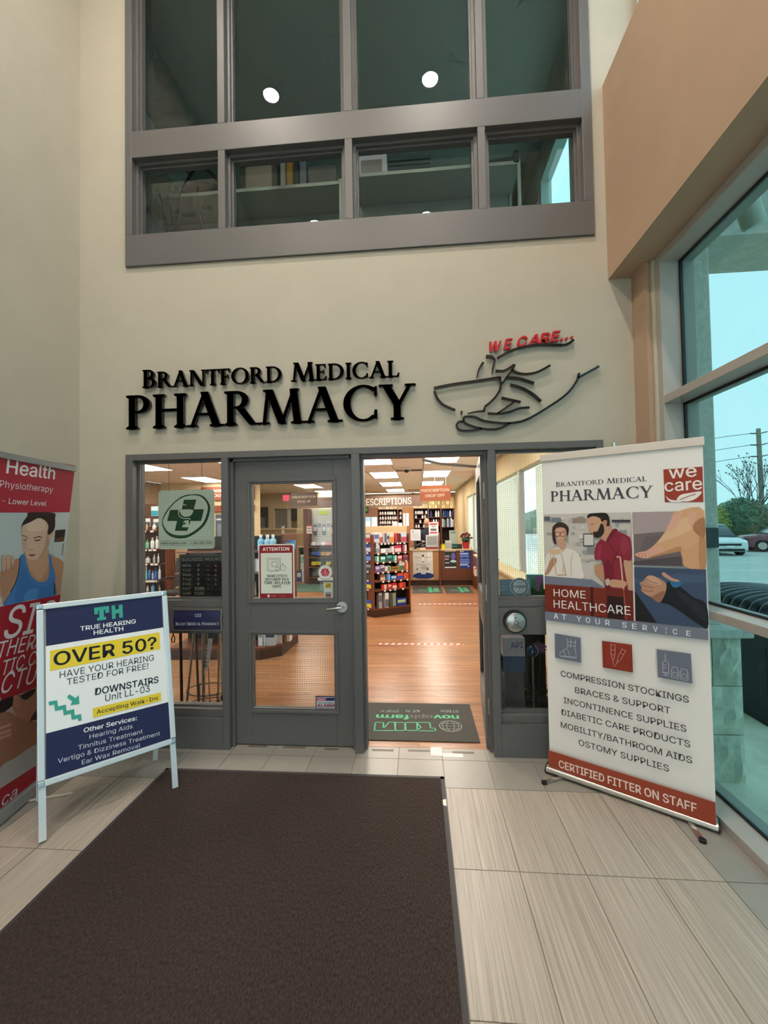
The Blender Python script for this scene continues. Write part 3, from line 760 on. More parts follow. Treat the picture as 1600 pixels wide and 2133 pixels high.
# ================================================================== SIGNS ON THE SHOP FRONT
def card(name, m, px4, y, thick, parent=None, label=None, cat=None, bevel=0, round_=0):
    """a flat board facing the lobby whose corners are given by top-left and bottom-right pixels"""
    a = at(px4[0], px4[1], y); c = at(px4[2], px4[3], y)
    return MB().box(a.x, c.x, y, y + thick, c.z, a.z).build(name, m, parent, label=label, cat=cat, bevel=bevel), a, c
def rrect(x0, x1, z0, z1, r, n=5):
    o = []
    for cx, cz, a in ((x1 - r, z0 + r, -90), (x1 - r, z1 - r, 0), (x0 + r, z1 - r, 90), (x0 + r, z0 + r, 180)):
        for k in range(n + 1): t = math.radians(a + 90 * k / n); o.append((cx + r * math.cos(t), cz + r * math.sin(t)))
    return o
def rboard(x0, x1, z0, z1, r, y, thick, nm, m, parent):
    return MB().prism(rrect(x0, x1, z0, z1, r), (0, y, 0), X1, Z1, Y1, 0, thick).build(nm, m, parent)
# hanging green cross sign behind the left sidelight
y = .14; a = at(330, 1022, y); c = at(447, 1143, y)
t = thing('hanging_sign', 'white board with green cross and bowl emblem hanging on two chains in the sidelight', 'sign', ((a.x + c.x) / 2, y, c.z))
rboard(a.x, c.x, c.z, a.z, .025, y, .004, 'board', mat('pale_green_board', 'dfeadb', .5), t)
for px_ in (352, 421):
    q = at(px_, 1024, y); MB().tube([(q.x, y, a.z - .01), (q.x, y, 2.15)], .0016, n=5).build('chain', mat('dark_chain', '3a3a38', .4, .6), t)
pr = Print((a.x, y, a.z), X1, Z1)
c2 = lambda pts: [(290 + p[0] * .15, 940 + p[1] * .15) for p in pts]
GRN = '1d5136'
ring = [(975, 870), (985, 760), (930, 660), (850, 605), (730, 597), (600, 625), (480, 710), (370, 840), (320, 960), (325, 1040), (380, 1140), (470, 1195), (580, 1210), (700, 1185), (850, 1085), (930, 990)]
pr.S(c2(ring), GRN); pr.S(c2([(945, 850), (952, 760), (905, 672), (835, 622), (725, 612), (605, 642), (490, 722), (385, 850), (332, 960), (338, 1020), (390, 1105), (475, 1155), (580, 1168), (690, 1150), (825, 1060), (900, 970)]), 'dfeadb')
pr.P(c2([(622, 675), (795, 670), (760, 805), (900, 805), (860, 968), (715, 968), (670, 1105), (495, 1105), (525, 968), (390, 968), (430, 815), (590, 812)]), GRN)
pr.line(c2([(655, 752), (620, 740), (575, 760), (545, 830), (560, 900), (610, 930), (700, 935), (705, 950)]), .006, 'e6efe2', 4)
pr.S(c2([(570, 815), (740, 812), (735, 870), (690, 905), (620, 905), (580, 870)]), 'dfeadb')
pr.P(c2([(640, 960), (690, 960), (690, 1010), (720, 1055), (590, 1055), (610, 1020), (650, 1010), (645, 990), (605, 990)]), 'dfeadb')
pr.line(c2([(290, 1243), (1012, 1238)]), .0016, GRN); pr.line(c2([(285, 1310), (1012, 1303)]), .0016, GRN)
pr.T('www.ocpinfo.com', c2([(298, 1293)])[0], c2([(655, 1289)])[0], 5, '2c4a3a', bold=.02); pr.T('1-800-220-1921', c2([(712, 1290)])[0], c2([(1010, 1285)])[0], 5, '2c4a3a', bold=.02)
pr.build('printed_emblem', t)
# business hours board standing on the sidelight sill
y = .118; a = at(377, 1160, y); c = at(462, 1246, y)
t = thing('business_hours_sign', 'black business hours letter board in grey frame behind the sidelight', 'sign', ((a.x + c.x) / 2, y, 1.09))
FRM = mat('grey_sign_frame', '57544f', .45)
MB().box(a.x, c.x, y, y + .012, 1.105, a.z).build('board', mat('black_letter_board', '0a0a0b', .5), t)
b = MB(); b.box(a.x - .012, c.x + .012, y - .004, y + .014, a.z, a.z + .02); b.box(a.x - .012, c.x + .012, y - .004, y + .014, 1.09, 1.105); b.box(a.x - .012, a.x, y - .004, y + .014, 1.09, a.z); b.box(c.x, c.x + .012, y - .004, y + .014, 1.09, a.z); b.build('frame', FRM, t)
for px_ in (390, 455):
    q = at(px_, 1156, y); MB().cyl((q.x, y + .005, a.z + .02), (q.x, y + .005, a.z + .03), .012, n=10).build('knob', GASKET, t)
pr = Print((a.x, y - .001, a.z), X1, Z1)
LT = 'b9b6ae'
pr.T('BUSINESS', (379.5, 1169), (422, 1168), 6.5, LT); pr.T('HOURS', (427, 1168), (461, 1167), 6.5, LT)
for i, dn in enumerate(('MON', 'TUE', 'WED', 'THU', 'FRI', 'SAT', 'SUN')):
    yy = 1180.5 + i * 9.6; pr.T(dn, (380.5, yy), (398, yy), 5, LT)
    if i < 5:
        pr.T('9', (411, yy), (416, yy), 5.2, LT); pr.T('TO', (430, yy), (436.5, yy), 3.4, '8f8c86'); pr.T('6', (447.5, yy), (452, yy), 5.2, LT)
    else:
        q0 = pr.px(406, yy - 5.5); q1 = pr.px(425.5, yy + .5); pr.poly([q0, (q1[0], q0[1]), q1, (q0[0], q1[1])], LT); e = .002
        pr.poly([(q0[0] + e, q0[1] - e), (q1[0] - e, q0[1] - e), (q1[0] - e, q1[1] + e), (q0[0] + e, q1[1] + e)], '0a0a0b')
        pr.T('CLOSED', (407.5, yy - 1), (424, yy - 1), 3.4, LT); pr.T('TO', (431, yy), (437, yy), 3.4, '8f8c86')
pr.build('lettering', t)
# blue plaque 103 on the mid rail
y = -.004; a = at(363, 1271, y); c = at(462, 1312, y)
t = thing('door_plaque', 'curved navy plaque reading 103 BRANT MEDICAL PHARMACY on the sidelight rail', 'sign', ((a.x + c.x) / 2, y, c.z))
n = 10; b = MB(); b2 = MB()
def bow(k): return -.012 * math.sin(math.pi * k / n)
for k in range(n):
    z0 = c.z + (a.z - c.z) * k / n; z1 = c.z + (a.z - c.z) * (k + 1) / n
    b.face([(a.x, y + bow(k), z0), (c.x, y + bow(k), z0), (c.x, y + bow(k + 1), z1), (a.x, y + bow(k + 1), z1)])
    for x_ in (a.x - .006, c.x): b2.obox(Vector((x_ + .003, y + (bow(k) + bow(k + 1)) / 2 + .003, (z0 + z1) / 2)), X1, Y1, Z1, .004, .009, (z1 - z0) / 2 + .002)
b2.box(a.x - .006, c.x + .006, y - .006, y + .014, a.z, a.z + .007); b2.box(a.x - .006, c.x + .006, y - .006, y + .014, c.z - .007, c.z)
b.build('navy_face', mat('navy_plaque', '262b52', .25, coat=.5), t, smooth=True); b2.build('silver_frame', STEEL, t)
pr = Print((a.x, y - .0135, a.z), X1, Z1)
pr.T('103', (406, 1285), (419, 1285), 6.5, 'e4e6f0'); pr.T('Brant Medical Pharmacy', (366, 1302.5), (457, 1302), 6.3, 'd5d8e8', serif=True); pr.build('lettering', t)
# attention sign on the door glass
y = .093; a = at(538, 1134, y); c = at(614, 1249, y)
t = thing('attention_sign', 'red and white ATTENTION narcotics notice stuck on the door glass', 'sign', ((a.x + c.x) / 2, y, c.z))
MB().box(a.x, c.x, y, y + .0015, c.z, a.z).build('sheet', mat('sign_white', 'e0e2d8', .5), t)
pr = Print((a.x, y, a.z), X1, Z1); c2 = lambda pts: [(525 + p[0] * .12663, 990 + p[1] * .12657) for p in pts]
RD = '8f1d24'
def rpx(x0, y0, x1, y1, r, col):
    A_ = pr.px(x0, y1); B_ = pr.px(x1, y0); pr.poly(rrect(A_[0], B_[0], A_[1], B_[1], r), col)
p0 = c2([(128, 1148), (672, 2035)]); rpx(p0[0][0], p0[0][1], p0[1][0], p0[1][1], .012, RD)
p0 = c2([(150, 1275), (655, 1945)]); rpx(p0[0][0], p0[0][1], p0[1][0], p0[1][1], .002, 'dcdfd4')
pr.T('ATTENTION', c2([(175, 1245)])[0], c2([(615, 1238)])[0], 7, 'f2efe8', bold=.03)
for i, (s_, xa, xb, yy) in enumerate((('NARCOTICS', 250, 580, 1677), ('SECURED IN A', 215, 610, 1733), ('TIME-DELAYED', 195, 630, 1790), ('SAFE', 338, 482, 1847))):
    pr.T(s_, c2([(xa, yy)])[0], c2([(xb, yy)])[0], 5.3, '26241f', bold=.03)
def outl(x0, y0, x1, y1, r, wd, col='3a3a36'):
    A_ = pr.px(x0, y1); B_ = pr.px(x1, y0); q = rrect(A_[0], B_[0], A_[1], B_[1], r); pr.poly(stroke(q + [q[0]], wd), col)
p0 = c2([(255, 1365), (468, 1575)]); outl(*p0[0], *p0[1], .01, .0022); p0 = c2([(275, 1385), (450, 1558)]); outl(*p0[0], *p0[1], .008, .0014)
p0 = c2([(318, 1412), (425, 1510)]); outl(*p0[0], *p0[1], .003, .0016); p0 = c2([(335, 1428), (408, 1495)]); outl(*p0[0], *p0[1], .002, .0016)
for cx_, cy_, rr in ((513, 1520, 48), (420, 1540, 28)):
    q = [(cx_ + rr * math.cos(k * .262), cy_ + rr * math.sin(k * .262)) for k in range(25)]; pr.line(c2(q), .0018, '3a3a36')
pr.line(c2([(500, 1470), (508, 1448)]), .004, '3a3a36'); pr.line(c2([(513, 1520), (530, 1490)]), .002, '3a3a36')
pr.S(c2([(258, 1968), (292, 1968), (290, 1998), (275, 2010), (260, 1998)]), 'e8ddd8'); pr.line(c2([(305, 1985), (400, 1982)]), .004, 'c98f8f'); pr.line(c2([(450, 1985), (560, 1982)]), .003, 'b87a7a')
pr.build('printed_notice', t)
# medical alert decal
y = .094; q = at(677.5, 1192, y)
t = thing('round_decal', 'round white decal with red starburst medical emblem on the door glass', 'sticker', (q.x, y, q.z - .07))
a = at(662, 1203, y); c = at(694, 1209, y)
b = MB(); b.prism(circ((q.x, q.z), .055, n=28), (0, y, 0), X1, Z1, Y1, 0, .001); b.build('disc', mat('sign_white', 'e0e2d8'), t)
MB().box(a.x, c.x, y - .0004, y + .001, c.z, a.z).build('strip', mat('sign_white', 'e0e2d8'), t)
pr = Print((q.x, y, q.z), X1, Z1, lift=.0012)
pr.poly(stroke(circ((0, 0), .052, n=40) + [(.052, 0)], .002), '55524e')
for k in range(4): an = math.radians(45 * k); dx, dz = math.cos(an) * .033, math.sin(an) * .033; pr.poly(stroke([(-dx, -dz), (dx, dz)], .017), 'b3203e')
pr.line([(677.5, 1184), (677.5, 1201)], .003, 'f2e8e8'); pr.line([(674, 1197), (674, 1192), (681, 1190), (681, 1199)], .0025, 'f2e8e8'); pr.T('medical alert', (668, 1207.5), (688, 1207), 2.2, '7a3a48'); pr.build('printed_emblem', t)
# card decal
a = at(674, 1213, y); c = at(694, 1248, y)
t = thing('card_decal', 'narrow decal showing three payment cards at the corner of the door glass', 'sticker', ((a.x + c.x) / 2, y, c.z))
MB().box(a.x, c.x, y, y + .001, c.z, a.z).build('sheet', mat('decal_pale', 'b9c0b2', .5), t)
pr = Print((a.x, y, a.z), X1, Z1)
for (x0, y0, x1, y1, col) in ((678, 1214.5, 689.5, 1225, 'b79a2e'), (678, 1228, 689.5, 1234.5, 'e3e7e6'), (678, 1237, 689.5, 1244, '8c5648')): pr.P([(x0, y0), (x1, y0), (x1, y1), (x0, y1)], col)
pr.P([(678, 1233.5), (689.5, 1233.5), (689.5, 1235), (678, 1235)], '2f5878'); pr.P([(678, 1237), (689.5, 1237), (689.5, 1239), (678, 1239)], '5c2b26'); pr.P([(680, 1220), (688, 1217), (688, 1219), (680, 1222)], '5c4c1a')
pr.T('VISA', (679, 1232.7), (688.5, 1232.7), 3.2, '23507c', shear=.2, bold=.02); pr.build('printed_cards', t)
# alarm sticker
a = at(657.5, 1449.5, y); c = at(698, 1478, y)
t = thing('alarm_sticker', 'small blue bordered ALARM sticker in the lower door glass', 'sticker', ((a.x + c.x) / 2, y, c.z))
MB().box(a.x, c.x, y, y + .001, c.z, a.z).build('sheet', mat('sticker_navy', '25304f', .4), t)
pr = Print((a.x, y, a.z), X1, Z1); pr.P([(659.5, 1452), (697.5, 1452), (697.5, 1476), (659.5, 1476)], 'b9bfc6')
pr.P([(660.5, 1453.5), (680, 1453.5), (680, 1459.5), (660.5, 1459.5)], 'a3263a'); pr.P([(680, 1453.5), (697, 1453.5), (697, 1459.5), (680, 1459.5)], '1f2c66')
pr.T('DENCAN', (663, 1458.5), (678, 1458.5), 3.6, 'f0d0d4', bold=.03); pr.T('877-363-8031', (663.5, 1465.7), (694, 1465.7), 3, '2c4a4a', bold=.03); pr.T('ALARM', (661, 1472.8), (697, 1472.5), 6, '8f1f2a', bold=.045); pr.line([(665, 1475), (692, 1475)], .0012, '4a4a52'); pr.build('lettering', t)
# push to open button
q = at(1072, 1294, -.0); t = thing('push_button', 'round steel PUSH TO OPEN button in black ring on the sidelight rail', 'button', (q.x, 0, q.z - .08))
MB().cyl((q.x, .012, q.z), (q.x, -.03, q.z), .078, n=32).build('black_ring', mat('black_plastic', '161616', .5), t, smooth=True)
MB().lathe((q.x, -.03, q.z), [(.066, 0), (.066, .008), (.058, .013), (0, .014)], n=32, axis=-Y1).build('steel_face', STEEL, t, smooth=True)
pr = Print((q.x, -.0446, q.z), X1, Z1); INK = '33445c'
pr.poly(circ((-.003, .034), .0055, n=10), INK); pr.poly(stroke([(-.004, .028), (-.003, .010), (.011, .010), (.017, -.002), (.022, 0)], .0035), INK); pr.poly(stroke([tuple(p) for p in circ((.002, .002), .015, n=16, a0=2.3, a1=5.9)], .003), INK)
pr.text('PUSH', (-.022, -.024), (.022, -.024), .010, INK, bold=.02); pr.text('TO OPEN', (-.033, -.039), (.033, -.039), .010, INK, bold=.02); pr.build('printed_symbol', t)
# round product card standing behind the right sidelight
y = .12; a = at(1040, 1207, y); c = at(1106, 1248, y); q = at(1082, 1222, y)
t = thing('counter_card', 'blue grey card with round ZONNIC tin picture standing behind the right sidelight', 'sign', ((a.x + c.x) / 2, y, 1.09))
MB().box(a.x, c.x, y, y + .004, c.z, a.z).build('card', mat('card_bluegrey', '6f8ba0', .5), t)
MB().cyl((q.x, y - .004, q.z), (q.x, y - .001, q.z), .066, n=32).build('tin_disc', mat('tin_silver', 'c4ccd2', .3, .4), t)
pr = Print((q.x, y - .004, q.z), X1, Z1); pr.poly(stroke(circ((0, 0), .055, n=40) + [(.055, 0)], .01), '5c6b7c'); pr.text('ZONNIC', (-.056, -.01), (.056, -.01), .02, '1d2748', bold=.03); pr.text('4 mg', (-.015, -.035), (.015, -.035), .009, '55606e'); pr.text('nicotine', (-.022, .028), (.022, .028), .009, '55606e')
pr.P([(1040, 1240), (1105, 1240), (1105, 1247), (1040, 1247)], 'd7dad8'); pr.line([(1044, 1243.5), (1100, 1243.5)], .003, '6e7376'); pr.line([(1042, 1222), (1056, 1222)], .002, 'd0dce6'); pr.line([(1042, 1228), (1056, 1228)], .002, 'd0dce6'); pr.build('lettering', t)
# ================================================================== A-FRAME SIGN
F1 = Vector((-1.992, -.936, 0)); F2 = Vector((-1.541, -.462, 0)); AV = Vector((-.185, .176, 1.212)); AV = Vector((-2.177 + 1.992, -.76 + .936, 1.212))
AU = (F2 - F1).normalized(); AVn = AV.normalized(); AN = AU.cross(AVn)
if AN.dot(CAM_POS - F1) < 0: AN = -AN
SNAP = mat('snap_frame_silver', 'dfe3e8', rough=.32, metal=.35)
af = thing('a_frame_sign', 'freestanding silver A-frame poster stand advertising hearing tests on the entrance mat', 'sign', (F1 + F2) / 2 + Vector((0, .1, 0)))
Wd = (F2 - F1).length; H_ = AV.length
def aobox(u0, u1, v0, v1, n0, n1, nm, m, parent=af, bevel=0):
    c = F1 + AU * (u0 + u1) / 2 + AVn * (v0 + v1) / 2 + AN * (n0 + n1) / 2
    return MB().obox(c, AU, AVn, AN, (u1 - u0) / 2, (v1 - v0) / 2, (n1 - n0) / 2).build(nm, m, parent, bevel=bevel)
v0 = .22 * H_; e = .032
aobox(-.012, e - .012, .013, v0, -.010, .006, 'leg', SNAP); aobox(Wd - e + .012, Wd + .012, .013, v0, -.010, .006, 'leg', SNAP)
aobox(-.015, Wd + .015, v0, H_, -.010, 0, 'back_board', mat('board_grey', 'a9abae', .6))
for a in ((-.015, Wd + .015, v0, v0 + e), (-.015, Wd + .015, H_ - e, H_), (-.015, e - .015, v0 + e, H_ - e), (Wd + .015 - e, Wd + .015, v0 + e, H_ - e)): aobox(*a, 0, .014, 'snap_rail', SNAP, bevel=.004)
for u in (-.015, Wd + .015 - e):
    for v in (v0, H_ - e): aobox(u, u + e, v, v + e, 0, .0165, 'corner_cap', mat('corner_chrome', 'c9ced6', .15, .9), bevel=.006)
# rear leg frame of the A
rb = F1 + AU * 0 + AV; bk = Vector((-AU.y, AU.x, 0)) * 1.0
for u in (.01, Wd - .01):
    p = F1 + AU * u + AV - AN * .02; q = Vector((p.x, p.y, 0)) + (-AN * 1).normalized() * 0; q = F1 + AU * u + Vector((AV.x, AV.y, 0)) * 1.8; q.z = .003
    MB().bar(p, q, .03, .016).build('rear_leg', SNAP, af)
pr = Print(F1 + AN * .002, AU, AVn); NAVY = '262a52'; WH = 'f4f5f6'; YEL = 'efd33c'; TEALC = '3fa796'
pr.P([(95, 1269), (336, 1241), (356, 1541), (96, 1628)], WH)
pr.P([(95, 1269), (336, 1241), (340, 1307), (95.6, 1346)], NAVY); pr.P([(95.6, 1528), (350, 1462.5), (356, 1541), (96, 1628)], NAVY)
pr.P([(196, 1266), (227, 1262), (227.5, 1276), (219.5, 1277), (219.3, 1270.5), (216, 1271), (216.6, 1285), (221, 1284.5), (221.3, 1290.5), (202.5, 1293), (202.3, 1287), (207, 1286.3), (206.5, 1272), (204, 1272.5), (204.3, 1279), (196.5, 1280)], TEALC)
pr.P([(232, 1261.5), (239.5, 1260.5), (240, 1269.5), (247.5, 1268.5), (247.2, 1259.8), (255, 1259), (256.3, 1286), (248.5, 1287), (248, 1277), (240.5, 1278), (241, 1288.5), (233.5, 1289.5)], TEALC)
pr.T('TRUE HEARING', (167, 1314), (283, 1298), 8.6, WH, bold=.03); pr.T('HEALTH', (195, 1322.5), (257, 1313.5), 8.6, WH, bold=.03)
pr.P([(104, 1355.6), (332, 1317), (333.7, 1352), (104, 1398)], YEL); pr.T('OVER 50?', (111.4, 1387.5), (326.5, 1350.5), 26, '17171d', bold=.03)
pr.T('HAVE YOUR HEARING', (124, 1412.6), (320.6, 1375.5), 13, '3c3d48'); pr.T('TESTED FOR FREE!', (139, 1427), (309, 1392.5), 12.5, '3c3d48')
pr.T('DOWNSTAIRS', (198, 1448), (330, 1421.5), 13.5, '23242e', bold=.025); pr.T('Unit LL-03', (219, 1461), (312, 1440), 13.5, '33343e')
pr.P([(193, 1475.6), (335, 1442), (335.5, 1459.5), (194, 1495.5)], YEL); pr.T('Accepting Walk-Ins', (201, 1487.6), (329, 1457), 8.2, '26262a', bold=.02)
pr.P([(101, 1461.5), (119, 1458.5), (120.5, 1471.5), (137, 1467.5), (138.5, 1480.5), (154, 1477), (155.5, 1490), (168.5, 1487), (170, 1500), (163, 1501.8), (162, 1496), (149, 1499), (147.5, 1486.3), (132.5, 1490), (131, 1477), (114.5, 1481), (113, 1467), (102, 1469)], TEALC)
pr.P([(144, 1446), (157, 1454), (163.5, 1448), (165.5, 1466), (146, 1468.5), (151, 1461), (139.5, 1452.5)], TEALC)
pr.T('Other Services:', (174, 1526), (285, 1499.5), 9, WH, bold=.03)
for s_, a_, b_, h_ in (('Hearing Aids', (186, 1539), (276, 1516.5), 9), ('Tinnitus Treatment', (162, 1562), (297, 1527), 9), ('Vertigo & Dizziness Treatment', (120, 1590), (333, 1531), 9), ('Ear Wax Removal', (170, 1592.5), (292, 1556), 9)): pr.T(s_, a_, b_, h_, 'd9dbe6', bold=.006)
pr.build('poster_print', af)

# ================================================================== WHITE PULL-UP BANNER
BE = Vector((.82842073, -.56010632, 0)); BN = Vector((-.56010632, -.82842073, 0)); BO = Vector((.792, -.178, 0)) - BN * .035
bn = thing('pull_up_banner', 'tall white pull-up banner for home healthcare in front of the window corner', 'banner', BO + BE * .445)
CHR = mat('banner_chrome', 'c8c4be', rough=.22, metal=.9); BW = mat('banner_vinyl_white', 'eae7e4', rough=.5)
def bbox_(u0, u1, n0, n1, z0, z1, nm, m, bevel=0, parent=None): 
    c = BO + BE * (u0 + u1) / 2 + BN * (n0 + n1) / 2 + Z1 * (z0 + z1) / 2
    return MB().obox(c, BE, BN, Z1, (u1 - u0) / 2, abs(n1 - n0) / 2, (z1 - z0) / 2).build(nm, m, parent or bn, bevel=bevel)
prof = [(-.04, .012), (.03, .012), (.038, .022), (.036, .034), (.024, .046), (.006, .052), (-.03, .052), (-.04, .04)]
MB().prism([(p[0], p[1]) for p in prof], BO + BE * .008, BN, Z1, BE, 0, .875).build('base_cassette', CHR, bn, smooth=True)
MB().prism([(p[0] * 1.06, p[1] * 1.03 - .002) for p in prof], BO, BN, Z1, BE, 0, .008).build('end_cap', GASKET, bn)
MB().prism([(p[0] * 1.06, p[1] * 1.03 - .002) for p in prof], BO + BE * .883, BN, Z1, BE, 0, .008).build('end_cap', GASKET, bn)
for u, du in ((.1, -.07), (.76, .06)):
    p = BO + BE * u + BN * .02; q = BO + BE * (u + du) + BN * .14; p.z = q.z = .008
    MB().bar(p, q, .024, .008).build('foot', CHR, bn); MB().lathe(q, [(.017, -.008), (.017, .006), (.01, .008)], n=14).build('foot_pad', GASKET, bn)
    q2 = BO + BE * u - BN * .16; q2.z = .008; MB().bar(BO + BE * u - BN * .03 + Z1 * .008, q2, .024, .008).build('foot', CHR, bn)
bbox_(.022, .875, -.001, .001, .05, 2.045, 'banner_panel', BW)
bbox_(.014, .882, -.012, .014, 2.035, 2.082, 'top_rail', mat('rail_ivory', 'd9cfc6', .35), bevel=.003)
MB().tube([BO + BE * .445 - BN * .035 + Z1 * .05, BO + BE * .445 - BN * .03 + Z1 * 2.11], .009, n=8).build('pole', CHR, bn)
pr = Print(BO + BN * .0012, BE, Z1); pr.clip = (.023, .8745); DG = '45454d'; RB = '9c3a28'; GB = '757b8c'; WB = 'e4e2e0'
pr.T('Brantford Medical', (1158, 1014.5), (1348, 1002), 11, DG, serif=True); pr.T('PHARMACY', (1147, 1045), (1361, 1036), 23, DG, serif=True)
pr.part('logo_print').P([(1382, 978), (1463.5, 972), (1465.5, 1045.6), (1385, 1046)], RB)
pr.T('we', (1394, 997), (1452, 992), 25, 'ece4e0', bold=.015); pr.T('care', (1385, 1024), (1463.5, 1019), 25, 'ece4e0', bold=.015)
pr.S([(1410, 1041), (1418, 1031), (1436, 1027), (1462, 1024), (1452, 1037), (1436, 1044), (1420, 1044)], 'ece4e0'); pr.S([(1387, 1033), (1396, 1040), (1412, 1042), (1432, 1036), (1444, 1030), (1432, 1041), (1414, 1046), (1396, 1045)], 'ece4e0')
pr.line([(1416, 1041), (1434, 1034), (1450, 1029)], .004, RB)
# photo of two people with a crutch
pr.part('photo_print')
q8 = lambda pts: [(1120 + p[0] * .225, 1050 + p[1] * .225) for p in pts]
def F(pts, col): pr.P(q8(pts), col)
def G(pts, col): pr.S(q8(pts), col, 4)
F([(58, 95), (858, 75), (905, 1075), (70, 1000)], 'c9c3bd')
random.seed(3)
for k in range(46):
    x = 70 + random.random() * 760; yy = 110 + random.random() * 420; ww = 15 + random.random() * 60; hh = 8 + random.random() * 26
    F([(x, yy), (x + ww, yy - 2), (x + ww, yy + hh), (x, yy + hh)], random.choice(['b8b2ad', 'd8d2cb', 'a9a9ad', 'dedad4', '9c9ca4', 'c2b5a8', 'cfcac8']))
for x, yy, ww, hh, col in ((65, 115, 55, 40, '5d6472'), (130, 125, 90, 40, '7c828e'), (330, 130, 120, 36, '9a8878'), (690, 145, 170, 24, '3f3d40'), (740, 240, 90, 40, '8f9498'), (425, 272, 100, 118, '4a494c'), (434, 282, 86, 98, 'd5d0cc'), (460, 395, 80, 60, '8c8a8c'), (590, 540, 60, 30, '77797e')): F([(x, yy), (x + ww, yy), (x + ww, yy + hh), (x, yy + hh)], col)
# woman in white
G([(70, 560), (90, 470), (150, 410), (215, 395), (290, 410), (360, 440), (400, 500), (415, 600), (420, 690), (200, 680), (72, 665)], 'e3dcd5')
G([(190, 330), (250, 330), (262, 400), (240, 430), (200, 400)], 'c69a80')
G([(140, 230), (160, 190), (205, 168), (255, 178), (288, 215), (290, 260), (270, 300), (255, 240), (200, 215), (165, 240), (168, 300), (178, 360), (165, 372), (145, 330)], '3d2a24')
G([(168, 240), (200, 215), (255, 225), (272, 270), (262, 320), (232, 350), (205, 340), (180, 305)], 'd2a58c')
for cx_ in (188, 240): pr.line(q8([(cx_ + 25 * math.cos(k * .52), 278 + 22 * math.sin(k * .52)) for k in range(13)]), .0035, '2b2422')
pr.line(q8([(205, 330), (220, 336), (236, 329)]), .003, 'a35a52')
G([(70, 640), (100, 580), (120, 520), (150, 495), (180, 505), (175, 550), (150, 575), (110, 640), (75, 660)], 'b58a70')
G([(105, 425), (140, 415), (235, 420), (240, 440), (200, 462), (140, 465), (108, 450)], 'd9b79b'); pr.line(q8([(150, 465), (178, 655)]), .0055, 'cfa98c'); pr.line(q8([(225, 455), (268, 660)]), .0075, 'c89f80'); pr.line(q8([(185, 655), (275, 655)]), .006, 'b98d6c')
for pts in ([(215, 420), (240, 520), (235, 640)], [(330, 450), (310, 560), (320, 670)], [(120, 440), (130, 520)]): pr.line(q8(pts), .006, 'cfc6bd', 3)
G([(245, 235), (272, 270), (262, 320), (240, 345), (248, 300)], 'bd8d74'); G([(215, 275), (222, 300), (212, 305)], 'b98970')
# man in crimson polo
G([(545, 870), (650, 860), (650, 1060), (545, 1040)], '221d22')
F([(640, 850), (890, 850), (895, 1080), (660, 1062)], '1f1c22')
G([(535, 560), (600, 560), (640, 640), (660, 710), (630, 740), (590, 690), (545, 650), (532, 600)], 'b98a6c')
G([(780, 500), (868, 510), (885, 700), (890, 850), (850, 800), (810, 640)], 'c39a7e')
G([(600, 170), (680, 200), (690, 250), (640, 340), (600, 330), (590, 280)], 'c39478')
G([(535, 510), (540, 400), (590, 325), (650, 345), (700, 235), (745, 250), (830, 290), (865, 330), (870, 515), (800, 520), (815, 640), (835, 860), (650, 860), (620, 640), (600, 520)], '8a2436')
G([(640, 520), (690, 560), (700, 760), (690, 860), (650, 860), (625, 640)], '74192b'); G([(780, 300), (830, 320), (850, 400), (800, 470), (770, 400)], '97304a'); G([(560, 400), (600, 370), (590, 480), (555, 500)], '9a3146')
for pts in ([(740, 440), (700, 560), (720, 700)], [(800, 520), (770, 600), (790, 720)], [(600, 520), (640, 580)]): pr.line(q8(pts), .005, '63142a', 3)
G([(700, 235), (745, 240), (700, 300), (655, 352), (640, 335)], '701b2c'); pr.line(q8([(660, 345), (720, 440)]), .003, '5c1424')
G([(470, 130), (520, 105), (600, 110), (640, 150), (640, 190), (610, 230), (600, 290), (545, 305), (500, 260), (480, 250), (485, 200), (470, 175)], 'cb9d82')
G([(520, 255), (560, 250), (590, 180), (615, 200), (620, 260), (590, 300), (550, 312), (525, 295)], '2a201d')
G([(465, 130), (480, 92), (560, 82), (640, 85), (668, 130), (672, 195), (640, 200), (630, 160), (600, 165), (580, 130), (520, 112)], '241c1b')
G([(612, 155), (645, 150), (642, 195), (618, 200)], 'b88468'); pr.line(q8([(495, 188), (525, 183)]), .003, '2a1f1c'); pr.line(q8([(515, 265), (545, 262)]), .003, '7c4a42')
pr.line(q8([(735, 488), (765, 490), (775, 540), (790, 700), (800, 780), (825, 1060)]), .0085, 'd0aa8c', 3)
G([(665, 715), (700, 695), (760, 700), (820, 715), (828, 745), (800, 770), (740, 770), (680, 760)], 'c89878'); G([(632, 700), (668, 690), (665, 745), (640, 750)], 'b9b4b0')
pr.part('colour_band')
pr.P([(1135, 1199), (1234, 1206.6), (1262, 1224), (1136, 1216)], GB)
pr.P([(1136, 1216), (1262, 1224.5), (1264, 1286), (1136, 1272)], '7a2c20'); pr.P([(1262, 1224.5), (1324, 1230), (1324.5, 1293), (1264, 1286)], '6e241d')
pr.P([(1231, 1222), (1237, 1222.5), (1238, 1283), (1232, 1282)], '431a18'); pr.P([(1266, 1240), (1300, 1243), (1301, 1289), (1267, 1286)], '2d1518')
pr.line([(1300, 1226), (1306, 1290)], .0075, '9a4a33')
pr.P([(1316, 1067), (1319.5, 1067), (1325, 1293), (1321.5, 1293)], 'd9d2cc')
pr.part('photo_print')
pr.P([(1319.5, 1067.3), (1466, 1064), (1470.5, 1181.6), (1322, 1176.5)], '75686a')
F([(885, 280), (1200, 250), (1270, 70), (880, 80)], 'a8989a'); F([(1000, 300), (1340, 260), (1350, 470), (900, 540)], '6c6063'); F([(890, 560), (1340, 570), (1330, 480), (895, 530)], '4f484c')
